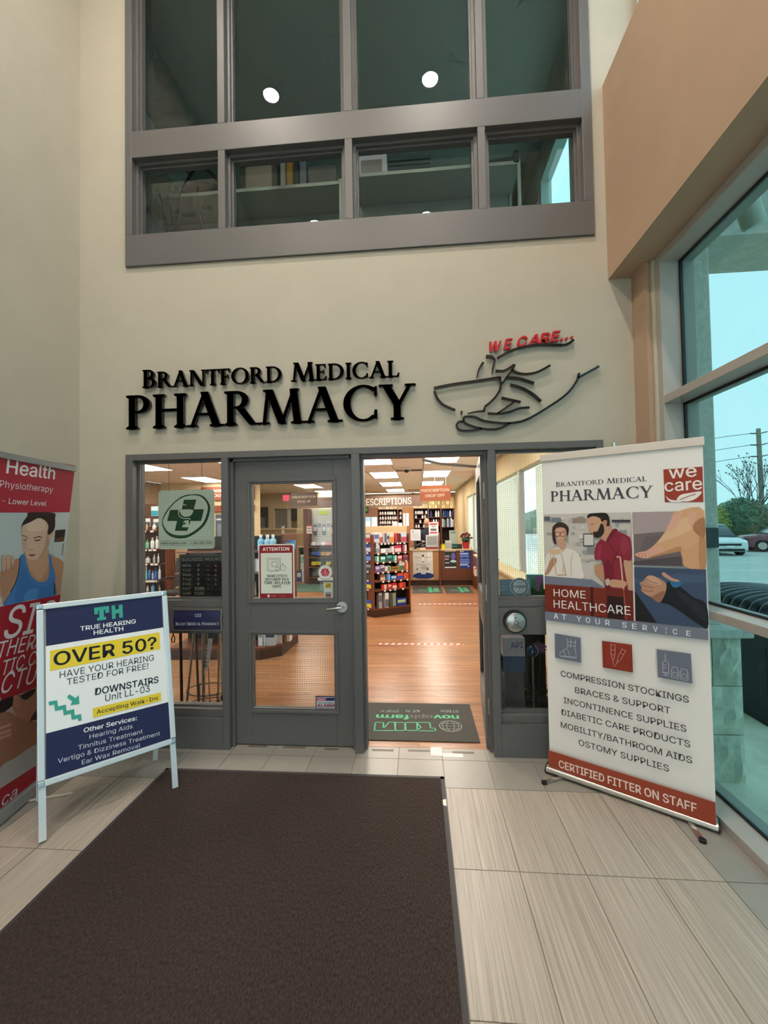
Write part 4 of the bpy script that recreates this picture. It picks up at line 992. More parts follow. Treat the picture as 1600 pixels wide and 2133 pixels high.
G([(1200, 225), (1260, 90), (1300, 68), (1545, 62), (1560, 578), (1370, 578), (1345, 500), (1330, 420), (1250, 440), (1150, 460), (1020, 500), (940, 490), (905, 465), (940, 445), (1010, 430), (1080, 380), (1150, 300)], 'd3a47c')
G([(905, 465), (940, 445), (1010, 430), (1080, 395), (1150, 390), (1165, 440), (1100, 470), (1020, 500), (940, 490)], 'd9a38e'); G([(1330, 420), (1420, 400), (1490, 340), (1480, 300), (1545, 300), (1560, 578), (1370, 578), (1345, 500)], 'cf9e74')
G([(1200, 240), (1300, 150), (1420, 120), (1440, 220), (1340, 280), (1200, 330), (1120, 360)], 'ddb48e'); G([(1330, 430), (1250, 450), (1150, 470), (1020, 502), (1060, 480), (1200, 430), (1320, 390)], 'b98760'); G([(1500, 320), (1550, 320), (1560, 578), (1500, 578)], 'b9875e')
for x_ in (930, 960, 990): pr.line(q8([(x_, 452), (x_ + 14, 470), (x_ + 8, 490)]), .003, 'b57c68', 3)
G([(1440, 220), (1470, 160), (1545, 130), (1548, 300), (1480, 280)], 'a9764f')
for pts in ([(1200, 230), (1220, 180), (1265, 95), (1295, 85), (1270, 170), (1240, 235)], [(1240, 235), (1280, 160), (1310, 80), (1345, 75), (1310, 170), (1275, 220)], [(1390, 95), (1430, 70), (1480, 80), (1450, 170), (1430, 215), (1405, 170)]): G(pts, 'dba892')
pr.part('photo_print')
pr.P([(1322, 1180.6), (1471, 1185.6), (1474.5, 1307.5), (1325, 1292)], '3c4c66')
F([(900, 690), (1100, 680), (1300, 640), (1555, 660), (1555, 720), (1100, 740), (905, 720)], '465875'); F([(905, 800), (1110, 1095), (910, 1075)], '1d1a20')
G([(1140, 900), (1180, 800), (1210, 715), (1300, 740), (1360, 790), (1450, 860), (1560, 920), (1578, 1140), (1480, 1100), (1350, 1010), (1230, 930)], '17181f')
G([(1230, 705), (1310, 700), (1335, 745), (1265, 770)], '2b6a94')
G([(1155, 640), (1175, 630), (1250, 680), (1310, 700), (1300, 715), (1240, 705), (1170, 665)], 'c4927a')
G([(950, 730), (980, 710), (1010, 670), (1050, 655), (1120, 680), (1190, 730), (1190, 800), (1150, 890), (1110, 900), (1060, 860), (1000, 830), (960, 790), (970, 770)], 'b98a72')
G([(1010, 680), (1060, 660), (1120, 690), (1150, 740), (1080, 740), (1030, 720)], 'cda08a'); G([(1060, 860), (1120, 820), (1180, 800), (1150, 885), (1110, 895)], '96674f'); G([(1280, 800), (1400, 850), (1540, 960), (1560, 1080), (1420, 960)], '23252f')
for pts in ([(955, 735), (1010, 760), (1080, 770)], [(965, 785), (1020, 800), (1080, 800)], [(1000, 680), (1060, 720), (1120, 730)]): pr.line(q8(pts), .004, '8f604c', 3)
pr.part('colour_band')
pr.T('HOME', (1155.6, 1241), (1222, 1246), 15.5, 'efe9e6'); pr.T('HEALTHCARE', (1155.6, 1264.5), (1315, 1280), 17, 'efe9e6')
pr.P([(1136, 1272), (1475, 1310), (1476, 1332), (1136, 1290)], GB)
ttl = 'AT YOUR SERVICE'; pos = [178, 232, None, 330, 390, 455, 520, None, 632, 698, 768, 838, 920, 968, 1057]
for ch, x in zip(ttl, pos):
    if x is None: continue
    f0 = (x - 178) / 907.0; wd_ = 9.5 if ch != 'I' else 2.5; bx = 1155.6 + (x - 178) * .3125; by = 1287 + 36.5 * f0
    pr.T(ch, (bx, by), (bx + wd_, by + wd_ * .13), 11, 'e8e8ee', bold=.02 if ch != 'I' else 0)
r2 = lambda pts: [(1100 + p[0] * .3125, 1300 + p[1] * .3125) for p in pts]
IC = 'cfd2da'
pr.part('icon_print').P([(1158, 1318), (1211.6, 1327), (1212.5, 1378.5), (1159, 1368)], '6d7384')
for pts in ([(268, 90), (272, 150), (240, 170), (215, 195), (225, 210), (280, 215), (328, 222), (325, 180), (318, 150), (325, 98)], [(270, 110), (325, 118)], [(272, 135), (322, 142)], [(292, 95), (290, 150)], [(270, 160), (285, 205)], [(245, 172), (258, 208)], [(225, 205), (325, 215)]): pr.line(r2(pts), .0022, IC)
pr.part('icon_print').P([(1256, 1333), (1318, 1341), (1320, 1398.5), (1258, 1388)], '8e3325')
for pts in ([(552, 128), (590, 135)], [(558, 130), (558, 195), (572, 235), (574, 265)], [(586, 134), (586, 195), (574, 235)], [(558, 165), (586, 168)], [(560, 195), (585, 197)], [(625, 155), (662, 175)], [(632, 160), (604, 215), (598, 250), (584, 275)], [(655, 173), (628, 222), (598, 250)], [(622, 185), (645, 198)]): pr.line(r2(pts), .0022, 'd9a89c')
pr.part('icon_print').P([(1369, 1350), (1440, 1359.5), (1443, 1421), (1372, 1408)], '6d7384')
for pts in ([(918, 190), (920, 235)], [(902, 245), (902, 310), (940, 318), (940, 250), (920, 235), (902, 245)], [(895, 312), (946, 322)], [(905, 330), (940, 336)], [(920, 312), (922, 335)], [(905, 262), (925, 265)], [(905, 282), (925, 285)], [(960, 275), (1005, 282)], [(965, 285), (958, 305), (960, 345), (1005, 355), (1007, 312), (998, 290)], [(970, 310), (970, 335), (998, 340), (998, 315), (970, 310)], [(1018, 288), (1065, 295)], [(1025, 297), (1018, 315), (1020, 358), (1068, 366), (1068, 322), (1060, 302)], [(1030, 322), (1030, 348), (1058, 352), (1058, 326), (1030, 322)]): pr.line(r2(pts), .0022, IC)
for s_, a_, b_ in (('COMPRESSION STOCKINGS', (1171, 1406), (1436, 1461)), ('BRACES & SUPPORT', (1200.6, 1440), (1398, 1483.5)), ('INCONTINENCE SUPPLIES', (1177, 1461), (1431, 1521)), ('DIABETIC CARE PRODUCTS', (1172.5, 1485.5), (1439, 1553)), ('MOBILITY/BATHROOM AIDS', (1171, 1511.5), (1443, 1586)), ('OSTOMY SUPPLIES', (1208, 1548), (1395, 1603))): pr.T(s_, a_, b_, 12.6, DG, bold=.014)
pr.part('colour_band').P([(1140, 1557), (1490.6, 1665.6), (1492.5, 1716), (1140.6, 1590)], '9d4530'); pr.T('CERTIFIED FITTER ON STAFF', (1167, 1594), (1452.5, 1687), 16.5, 'ecd9d2', bold=.03)
pr.build('banner_print', bn)

# ================================================================== RED PULL-UP BANNER AT THE LEFT WALL
LT_ = Vector((-2.21, -.47, 2.053)); LB_ = Vector((-2.432, -.51, 0)); LE = Vector((-.158, .9874, 0)).normalized()
LVv = (LT_ - LB_); LVv = (LVv - LE * LVv.dot(LE)).normalized(); LN = LE.cross(LVv)
if LN.dot(CAM_POS - LB_) < 0: LN = -LN
LO = LB_ - LE * .85; LH = 2.06
rbn = thing('pull_up_banner', 'red pull-up banner for physiotherapy with photo panels beside the left wall', 'banner', LO + LE * .425)
RAILG = mat('rail_grey', '9fa0a2', .4, .5)
def lbox(u0, u1, v0, v1, n0, n1, nm, m, bevel=0):
    c = LO + LE * (u0 + u1) / 2 + LVv * (v0 + v1) / 2 + LN * (n0 + n1) / 2
    return MB().obox(c, LE, LVv, LN, (u1 - u0) / 2, (v1 - v0) / 2, (n1 - n0) / 2).build(nm, m, rbn, bevel=bevel)
lbox(0, .85, .05, LH - .02, -.001, .001, 'banner_panel', mat('banner_white_grey', 'b9bcc0', .5))
lbox(-.005, .855, LH - .035, LH, -.012, .012, 'top_rail', RAILG, .003)
c_ = LO + LE * .425; MB().obox(c_ + Z1 * .042, LE, Vector((LE.y, -LE.x, 0)), Z1, .435, .045, .038).build('base_cassette', RAILG, rbn, bevel=.012)
Ln = Vector((LE.y, -LE.x, 0))
for u in (.12, .72): MB().bar(LO + LE * u + Z1 * .008, LO + LE * (u + .06) + Ln * .26 + Z1 * .008, .012, .008).build('foot', mat('foot_ivory', 'd8cdb8', .4), rbn)
MB().tube([LO + LE * .425 - Ln * .03 + Z1 * .05, LO + LE * .425 + LVv * LH - LN * .02], .008, n=6).build('pole', CHR, rbn)
pr = Print(LO + LN * .0012, LE, LVv); pr.clip = (.001, .849); RED = 'b0263a'; RED2 = 'a01828'
def uvr(u0, u1, v0, v1): return [(u0, v0), (u1, v0), (u1, v1), (u0, v1)]
pr.part('colour_band').P([(-420, 862), (158, 970), (149, 1067), (-420, 1061)], RED)
m1 = lambda pts: [(p[0] * .18743, 900 + p[1] * .18743) for p in pts]
pr.T('Health', m1([(65, 455)])[0], m1([(605, 525)])[0], 27, 'ece8ea', bold=.02); pr.T('Brant', (-95, 974), (-4, 982), 27, 'ece8ea', bold=.02)
pr.T('Physiotherapy', m1([(-12, 612)])[0], m1([(583, 672)])[0], 13.5, 'e6dade'); pr.T('- Lower Level', m1([(20, 792)])[0], m1([(508, 822)])[0], 11, 'e8dee2', bold=.012)
pr.part('photo_print').P([(-420, 1062), (148.5, 1068), (125, 1240), (-420, 1356)], 'b9c3c6')
def K(pts, col): pr.S(m1(pts), col, 4)
pr.P(m1([(590, 900), (790, 898), (720, 1480), (600, 1400)]), 'c3c9c8'); pr.P(m1([(610, 1090), (725, 1080), (710, 1200), (600, 1215)]), '2c2422'); pr.P(m1([(600, 1180), (712, 1165), (705, 1215), (598, 1225)]), '5c3a2a'); pr.P(m1([(690, 1240), (712, 1230), (695, 1370), (680, 1370)]), '8e9494')
K([(30, 1790), (60, 1640), (140, 1560), (215, 1420), (300, 1360), (420, 1360), (540, 1350), (600, 1380), (690, 1430), (712, 1500), (690, 1640), (680, 1800), (600, 1820), (300, 1870), (40, 1930)], 'b98a6c')
K([(0, 1560), (70, 1480), (200, 1400), (215, 1450), (160, 1620), (80, 1780), (20, 1840), (0, 1800)], 'b08268')
K([(290, 1330), (400, 1420), (520, 1300), (545, 1360), (530, 1480), (450, 1640), (380, 1600), (310, 1480)], 'c39a7c')
pr.S(m1([(40, 1930), (110, 1780), (175, 1640), (205, 1500), (215, 1385), (265, 1358), (290, 1450), (340, 1590), (430, 1665), (520, 1640), (545, 1520), (535, 1365), (560, 1372), (580, 1480), (612, 1600), (600, 1700), (604, 1815), (300, 1870)]), '3f79b8', 4)
pr.S(m1([(250, 1500), (330, 1640), (440, 1720), (540, 1690), (590, 1620), (596, 1800), (300, 1865), (150, 1900)]), '3a70ac', 4); pr.S(m1([(300, 1760), (420, 1740), (400, 1840), (260, 1868)]), '4a86c2', 4)
pr.line(m1([(110, 1780), (180, 1640), (210, 1500), (215, 1400)]), .006, '2a2c3c', 4); pr.line(m1([(600, 1680), (600, 1810)]), .01, '2a2026')
K([(235, 1060), (300, 960), (420, 900), (520, 960), (560, 1080), (600, 1075), (590, 1150), (545, 1205), (530, 1280), (470, 1370), (380, 1420), (300, 1405), (265, 1340), (245, 1270), (240, 1150)], 'd0b09a')
K([(520, 1120), (545, 1205), (530, 1280), (470, 1370), (420, 1400), (480, 1300), (500, 1200)], 'b9937c'); K([(300, 1000), (400, 960), (480, 990), (500, 1080), (400, 1100), (300, 1090)], 'dcc0ab'); K([(250, 1210), (290, 1215), (290, 1290), (262, 1300)], 'c39f88')
K([(235, 1090), (240, 1020), (300, 930), (320, 893), (585, 897), (605, 960), (600, 1070), (545, 1140), (520, 1120), (530, 1040), (490, 980), (420, 955), (330, 1000), (245, 1040)], '2c1c1c')
pr.line(m1([(235, 1148), (265, 1152), (300, 1180)]), .004, '3c2824'); pr.line(m1([(365, 1180), (420, 1160), (460, 1170)]), .005, '3c2824'); pr.line(m1([(250, 1195), (290, 1200)]), .005, '52382f'); pr.line(m1([(380, 1205), (440, 1198)]), .006, '52382f')
K([(305, 1362), (345, 1355), (390, 1358), (350, 1385)], '9c5a54'); pr.line(m1([(300, 1300), (345, 1312), (370, 1290)]), .003, 'a07860', 3)
for pts in ([(10, 1380), (45, 1375), (60, 1470), (45, 1540), (15, 1540)], [(65, 1375), (100, 1372), (112, 1450), (95, 1515), (65, 1520)], [(112, 1380), (138, 1375), (150, 1430), (135, 1480), (118, 1480)]): K(pts, 'c89f8a')
m2 = lambda pts: [(p[0] * .22973, 1230 + p[1] * .22973) for p in pts]
pr.part('colour_band').P([(-420, 1356), (126.5, 1238), (95, 1440), (80, 1430), (-420, 1612)], RED2); pr.P(m2([(0, 155), (552, 38), (360, 860), (0, 1010)]), RED2)
for s_, a_, b_, h_ in (('SIO', (15, 445), (480, 338), 60), ('THERAPY', (-40, 620), (520, 470), 30), ('TIC CARE', (0, 775), (500, 600), 27), ('CTURE', (-10, 945), (480, 770), 36)): pr.T(s_, m2([a_])[0], m2([b_])[0], h_, 'd9d6da', shear=.12, bold=.012 if h_ > 50 else 0)
pr.part('photo_print').P([(-420, 1614), (0, 1461), (85, 1427), (80, 1590), (0, 1640), (-420, 1950)], 'b59a92')
def K2(pts, col): pr.S(m2(pts), col, 4)
K2([(-1500, 1750), (-700, 1400), (-60, 1120), (60, 1100), (130, 1130), (250, 1180), (340, 1210), (345, 1420), (200, 1480), (60, 1560), (-60, 1640), (-700, 2050), (-1500, 2500)], '9a6a52'); K2([(-60, 1090), (-20, 1010), (100, 960), (200, 950), (220, 980), (110, 1040), (60, 1080), (0, 1110)], '1c1414')
K2([(110, 1000), (180, 950), (300, 890), (345, 870), (345, 1080), (280, 1140), (240, 1180), (160, 1150), (110, 1080)], 'a97660'); K2([(180, 950), (300, 890), (300, 930), (230, 990), (190, 980)], '1f1514'); K2([(255, 1190), (300, 1110), (345, 1080), (345, 1160), (280, 1180)], '4c2420'); K2([(110, 960), (160, 960), (165, 1040), (130, 1060)], 'b88068')
for yy in (1220, 1270, 1310): pr.line(m2([(-40, yy + 40), (40, yy + 10), (90, yy - 5)]), .016, 'c08c76', 3)
K2([(0, 1600), (120, 1520), (250, 1430), (345, 1400), (345, 1560), (0, 1790)], 'a8a4a2')
pr.part('colour_band').P([(-420, 1952), (0, 1641), (80, 1590), (78, 1620), (0, 1690), (-420, 2050)], RED2); pr.T('.ca', m2([(-40, 1985)])[0], m2([(135, 1870)])[0], 22, 'd9d6da')
pr.build('banner_print', rbn)

# ================================================================== MATS
MATC = mat('brown_carpet_mat', '4d3b35', rough=.95, vary=.35, vscale=1, stretch=(150, 60, 1), bump=.8, bscale=1.3, col2='0f0908')
RUB = mat('rubber_edge', '37363a', rough=.6)
mt = thing('entrance_mat', 'large dark brown carpet mat with grey rubber edge on the lobby floor', 'mat', (-.8, -2, 0))
MX0, MX1, MY1, MY0 = -1.735, .137, -.25, -5.2
b = MB(); rnd_ = random.Random(5)
n = 60
MB().box(MX0 + .02, MX1 - .022, MY0 + .03, MY1 - .025, .001, .009).build('carpet', MATC, mt)
b.box(MX0, MX1, MY1 - .027, MY1, 0, .006); b.box(MX0, MX1, MY0, MY0 + .03, 0, .006); b.box(MX0, MX0 + .02, MY0, MY1, 0, .006); b.box(MX1 - .024, MX1, MY0, MY1, 0, .006)
b.build('rubber_edge', RUB, mt)
p = atz(928, 1674); b = MB(); b.prism(circ((p.x + .006, p.y), .03, n=16, a0=math.pi / 2, a1=math.pi * 1.5), (0, 0, .0062), X1, Y1, Z1, 0, .0008)
b.build('paper_sticker', TAPE, label='pale half round sticker at the edge of the brown mat', cat='sticker')
def logomat(nm, lab, x0, x1, y0, y1, big=True, skew=0):
    t = thing(nm, lab, 'mat', ((x0 + x1) / 2, (y0 + y1) / 2, 0))
    MB().prism([(x0, y0), (x1, y0), (x1 + skew, y1), (x0 + skew, y1)], (0, 0, 0), X1, Y1, Z1, .0005, .007).build('rubber_base', mat('mat_charcoal', '46443f', .9, vary=.12, vscale=120), t)
    return t
t = logomat('doorway_mat', 'charcoal logo mat with green print lying inside the open doorway', -.50, .432, .185, .84)
pr = Print((0, 0, .0075), X1, Y1, lift=.0002); GRL = '3fae7c'
def flip(txt, xr, xl, y, h, col, **k):
    pr.text(txt, (xr, y), (xl, y), h, col, **k)
def O_(poly): pr.ring(poly, .011, GRL)
mm = lambda pts: [tuple(atz(700 + p[0] * .2875, 1450 + p[1] * .2874, .007).xy) for p in pts]
for pl_ in ([(285, 190), (345, 190), (342, 235), (385, 190), (430, 190), (430, 240), (440, 250), (278, 250)], [(425, 192), (500, 192), (502, 250), (430, 250)], [(503, 192), (585, 192), (590, 250), (505, 250)], [(585, 192), (680, 192), (685, 232), (718, 234), (722, 254), (592, 252), (590, 240), (620, 232)]): O_(mm(pl_))
q = mm([(830, 218)])[0]; pr.poly(stroke(circ(q, .088, .088, n=36) + [(q[0] + .088, q[1])], .006), '8d9a8c')
for k in (-.045, 0, .045):
    pr.poly(stroke([tuple(x) for x in [(q[0] - math.sqrt(.088 ** 2 - k * k), q[1] + k), (q[0] + math.sqrt(.088 ** 2 - k * k), q[1] + k)]], .004), '8d9a8c')
for r_ in (.03, .065): pr.poly(stroke(circ(q, r_, .088, n=30) + [(q[0] + r_, q[1])], .004), '8d9a8c')
a_ = mm([(890, 142)])[0]; b_ = mm([(705, 140)])[0]; flip('nov', a_[0], b_[0], a_[1], .075, GRL, bold=.05); a_ = mm([(535, 140)])[0]; b_ = mm([(292, 140)])[0]; flip('farm', a_[0], b_[0], a_[1], .075, GRL, bold=.05)
a_ = mm([(700, 140)])[0]; b_ = mm([(540, 140)])[0]; flip('oph', a_[0], b_[0], a_[1], .07, '5c5a56', bold=.03)
for s_, xa, xb in (('STREN', 885, 760), ('KE N', 605, 508), ('EFFORT AT', 455, 320)): a_ = mm([(xa, 104)])[0]; b_ = mm([(xb, 104)])[0]; flip(s_, a_[0], b_[0], a_[1], .045, '8aa595')
pr.build('printed_logo', t)
# ================================================================== INSIDE THE PHARMACY
CHERRY = mat('cherry_wood', '6a3a26', rough=.35, vary=.18, vscale=1, stretch=(20, 20, 2)); DKW = mat('dark_plinth', '3b2218', rough=.45); INN = mat('shelf_back_dark', '1d1412', rough=.7)
OAKW = mat('oak_panel', 'a8764a', rough=.4, vary=.15, vscale=1, stretch=(14, 14, 2)); BEIGE = mat('beige_laminate', 'c8ae86', rough=.4); TAGM = mat('price_tag', 'eceae6', .5)
def colmat(c, r=.45): return mat('pack_' + c, c, r)
def seg(nm, m, p, q, th, z0, z1, parent, inward=None, **k):
    """upright board from plan point p to q, thickness th towards the inward side"""
    p = Vector((*p, 0)); q = Vector((*q, 0)); d = (q - p).normalized(); n = Vector((-d.y, d.x, 0)) if inward is None else inward
    c = (p + q) / 2 + n * th / 2; c.z = (z0 + z1) / 2
    return MB().obox(c, d, n, Z1, (q - p).length / 2, th / 2, (z1 - z0) / 2).build(nm, m, parent, **k)
def pack(name, label, cat, c, f, n, wd, dp, h, col, band, group=None, style=0):
    """a carton standing at c (bottom centre of its front face), face along f, facing n"""
    c = Vector(c); t = thing(name, label, cat, c, group)
    MB().obox(c - n * dp / 2 + Z1 * h / 2, f, n, Z1, wd / 2, dp / 2, h / 2).build('carton', colmat(col), t)
    if band:
        if style == 0: MB().obox(c + n * .0008 + Z1 * h * .62, f, n, Z1, wd * .42, .0008, h * .2).build('printed_panel', colmat(band), t)
        elif style == 1: MB().obox(c + n * .0008 + Z1 * h * .3, f, n, Z1, wd * .5, .0008, h * .26).build('printed_panel', colmat(band), t)
        else: MB().obox(c + n * .0008 + Z1 * h * .5 + f * wd * .2, f, n, Z1, wd * .22, .0008, h * .44).build('printed_panel', colmat(band), t)
    return t
def bottle(name, label, c, r, h, col, cap, group, neck=.72):
    t = thing(name, label, 'bottle', c, group)
    MB().lathe(c, [(r * .92, 0), (r, h * .05), (r, h * .6), (r * .75, h * .7), (r * .38, h * .76), (r * .38, h * .8)], n=10).build('body', colmat(col), t, smooth=True)
    MB().lathe(Vector(c) + Z1 * h * .8, [(r * .45, 0), (r * .45, h * .18), (r * .4, h * .2)], n=10).build('cap', colmat(cap), t, smooth=True)
    return t

# ---- corner gondola seen through the open doorway
G0, G1, G2 = (-.95, 4.42), (-.77, 4.27), (-.155, 4.67)
gf = (Vector((*G2, 0)) - Vector((*G1, 0))).normalized(); gn = Vector((gf.y, -gf.x, 0)); gl = (Vector((*G1, 0)) - Vector((*G0, 0))).normalized(); gln = Vector((gl.y, -gl.x, 0))
g = thing('gondola_shelf', 'cherry wood end gondola with seven packed shelves in the open doorway', 'shelf', (-.55, 4.6, 0))
plinth = [(G0[0] - .3, G0[1] + .25), G0, G1, G2, (G2[0] - gn.x * .42, G2[1] - gn.y * .42), (-1.3, 5.1)]
MB().wallpoly(plinth, 0, .125).build('plinth', DKW, g)
MB().wallpoly([(p[0] + gn.x * .0, p[1]) for p in plinth], .125, .15).build('bottom_shelf', CHERRY, g)
P1 = Vector((*G1, 0)); P2 = Vector((*G2, 0)); P0 = Vector((*G0, 0)); TOPZ = 1.44
seg('end_panel', CHERRY, G2, (G2[0] - gn.x * .40, G2[1] - gn.y * .40), .022, .15, TOPZ, g)
seg('divider', CHERRY, G1, (G1[0] - gn.x * .22, G1[1] - gn.y * .22), .02, .15, TOPZ, g)
bk1 = P1 - gn * .2; bk2 = P2 - gn * .2
seg('back_panel', INN, bk1.xy, bk2.xy, .015, .15, TOPZ, g)
lb0 = P0 - gln * .16; lb1 = P1 - gln * .16; seg('back_panel', INN, (lb0 - gl * .3).xy, lb1.xy, .015, .15, TOPZ, g)
cpx = lambda x, y: (740 + x * .1313, 1010 + y * .1313)
zs = [at(*cpx(295, c), 4.30).z for c in (925, 1085, 1225, 1385, 1530, 1675)] + [.15]
for z in zs[:-1]:
    c = (P1 + P2) / 2 - gn * .1; c.z = z - .011; MB().obox(c, gf, gn, Z1, (P2 - P1).length / 2 - .012, .1, .011).build('shelf', CHERRY, g)
    c = P1 - gl * .2 - gln * .08; c.z = z - .011 + .02; MB().obox(c, gl, gln, Z1, .2, .08, .011).build('shelf', CHERRY, g)
ROWS = [[(300, 385, 760, 'c9ccd4', '5a6a9a'), (385, 440, 755, 'd8c6bc', 'b05a50'), (445, 495, 760, 'b9bec6', '3a3c48'), (500, 550, 790, 'a8aab2', '4a4c58'), (550, 620, 755, 'e0cab0', 'd08038'), (640, 690, 765, 'c03a40', '6a1418'), (690, 725, 770, '4a1418', None), (730, 820, 760, 'b8c8d8', 'c04858')],
        [(330, 388, 940, 'd8d8d8', '8a8a90'), (405, 570, 1010, 'e4e4e4', 'a8a8b0'), (575, 620, 975, 'd9cfd0', None), (628, 730, 955, 'c02a48', 'e8c8d0'), (750, 820, 945, 'a8485c', 'e0d8dc')],
        [(305, 380, 1130, '3c9a80', 'd8e8e0'), (395, 480, 1130, '30a088', 'e0ece8'), (495, 585, 1120, '4aa898', '2a5a58'), (595, 660, 1120, '48a490', 'd0e0d8'), (670, 740, 1115, 'b85058', 'e8d0d0'), (760, 835, 1110, 'a84858', '5a2a48')],
        [(310, 390, 1280, '7a58a0', 'c8b8d8'), (395, 460, 1275, 'c8c0cc', '5a4a68'), (465, 560, 1290, 'd0d0cc', '6a6a68'), (570, 690, 1300, 'b08a28', '5a4818'), (690, 780, 1215, 'd9d4c8', '5a6a4a'), (780, 840, 1215, 'd4502c', 'e8b8a0')],
        [(390, 470, 1420, '8a5a40', 'd8b8a0'), (485, 550, 1415, '3a78b8', '90c0e0'), (560, 650, 1440, '3878c0', 'd0e0f0'), (660, 760, 1400, 'd85030', '3848a8'), (765, 860, 1390, 'd06030', 'd0304a')],
        [(410, 495, 1580, 'c83828', 'e8d0c0'), (505, 570, 1570, 'b83838', 'd8a8a0'), (580, 650, 1555, 'd02830', 'e8c8c0'), (690, 790, 1550, 'd85a28', 'c02030')],
        [(360, 415, 1715, 'a8a0a8', '686068'), (460, 520, 1715, 'e0e0e0', '6a6a70'), (530, 640, 1710, '4a5048', '8a9488'), (645, 800, 1800, '24349c', 'a0c890')]]
SHN = ['top', 'second', 'third', 'fourth', 'fifth', 'sixth', 'bottom']
NAMEC = {'c9ccd4': 'pale grey', 'd8c6bc': 'cream', 'b9bec6': 'silver', 'a8aab2': 'grey', 'e0cab0': 'white and orange', 'c03a40': 'red', '4a1418': 'dark maroon', 'b8c8d8': 'pale blue'}
def cname(c):
    r_, g_, b_ = [int(c[i:i + 2], 16) for i in (0, 2, 4)]; mx, mn = max(r_, g_, b_), min(r_, g_, b_)
    if mx - mn < 26: return 'white' if mx > 205 else 'grey' if mx > 110 else 'black'
    if r_ == mx: return ('orange' if g_ > b_ + 30 and g_ > 70 else 'red') if g_ < 150 else 'cream'
    if g_ == mx: return 'green'
    return 'purple' if r_ > g_ + 15 else 'blue'
for ri, row in enumerate(ROWS):
    for k, (x0, x1, yt, c1, c2_) in enumerate(row):
        o = P1 - gn * .015; pa = onp(*cpx((x0 + x1) / 2, 1000), o, gn); u0 = onp(*cpx(x0, 1000), o, gn); u1 = onp(*cpx(x1, 1000), o, gn)
        wd = (u1 - u0).length * .95; zt = onp(*cpx((x0 + x1) / 2, yt), o, gn).z; c = Vector((pa.x, pa.y, zs[ri])); h = min(max(.04, zt - zs[ri]), (zs[ri - 1] - zs[ri] - .03) if ri else .4)
        pack('medicine_carton', f'{cname(c1)} carton, {ORD[k]} on the {SHN[ri]} shelf of the doorway end gondola', 'carton', c, gf, gn, wd, min(.12, wd * 1.4), h, c1, c2_, 'cartons on the end gondola', (k + ri) % 3)
        tp = pa + gn * .018; tp.z = zs[ri] - .02 if ri < 6 else zs[ri] - .01
        if ri < 6: MB().obox(tp, gf, gn, Z1, .018, .001, .014).build('price_tag', TAGM, g)
# the second blue carton stacked at the bottom
for k, (c1, c2_, yt) in enumerate((('c8d0d0', 'c03848', 845), ('3848a0', 'c8d0e8', 990), ('2848b0', '6a90e0', 1170), ('88a0b0', '2a4a60', 1320), ('4a4644', None, 1460), ('2848b8', 'e0d040', 1590), ('2858c0', 'e0d040', 1810))):
    o = P1 - gln * .012; xa, xb = (150, 255); pa = onp(*cpx(200, 1000), o, gln); u0 = onp(*cpx(xa, 1000), o, gln); u1 = onp(*cpx(xb, 1000), o, gln)
    z = zs[k] + (.02 if k < 6 else 0); h = .13 if k != 3 else .1
    pack('medicine_carton', f'{cname(c1)} carton alone on the {SHN[k]} narrow shelf, slanted side of the doorway gondola', 'carton', (pa.x, pa.y, z), gl, gln, min(.15, (u1 - u0).length), .08, h, c1, c2_, 'cartons on the gondola side', 1)
    tp = pa + gln * .014; tp.z = z - .022
    MB().obox(tp, gl, gln, Z1, .02, .001, .014).build('price_tag', TAGM, g)

# ---- serving counters with posters
CY = 7.9
ct = thing('service_counter', 'cherry fronted service counter section behind the end gondola', 'counter', (.18, CY + .3, 0))
MB().box(-.9, .52, CY, CY + .02, .14, .90).build('front_panel', OAKW, ct); MB().box(-.9, .52, CY + .06, CY + .6, 0, .14).build('kick', DKW, ct); MB().box(-.95, .535, CY - .03, CY + .65, .90, .94).build('countertop', BEIGE, ct, bevel=.004)
MB().box(.53, .565, CY - .05, CY + .7, 0, 1.35).build('divider', CHERRY, ct)
cq = thing('service_counter', 'cherry drop-off counter section next to the window wall with two small posters', 'counter', (1.0, CY + .3, 0))
MB().box(.57, 1.40, CY, CY + .02, .14, .90).build('front_panel', CHERRY, cq); MB().box(.57, 1.40, CY + .06, CY + .6, 0, .14).build('kick', DKW, cq); MB().box(.568, 1.40, CY - .03, CY + .65, .90, .94).build('countertop', BEIGE, cq, bevel=.004)
MB().box(1.36, 1.385, 6.9, CY, .05, .9).build('side_panel', CHERRY, cq)
def poster(lab, px4, y, base, shapes, nm='poster'):
    a = at(px4[0], px4[1], y); c = at(px4[2], px4[3], y); t = thing(nm, lab, 'poster', ((a.x + c.x) / 2, y, c.z))
    MB().box(a.x, c.x, y - .003, y, c.z, a.z).build('sheet', colmat(base, .5), t)
    pr = Print((a.x, y - .003, a.z), X1, Z1)
    for sh in shapes:
        if sh[0] == 't': pr.T(sh[1], sh[2], sh[3], sh[4], sh[5], bold=.01)
        elif sh[0] == 'l': pr.line(sh[1], sh[2], sh[3])
        elif sh[0] == 's': pr.S(sh[1], sh[2], 4)
        else: pr.P(sh[0], sh[1])
    if shapes: pr.build('print', t)
    return t
k2 = lambda pts: [(850 + p[0] * .1078, 1030 + p[1] * .1078) for p in pts]
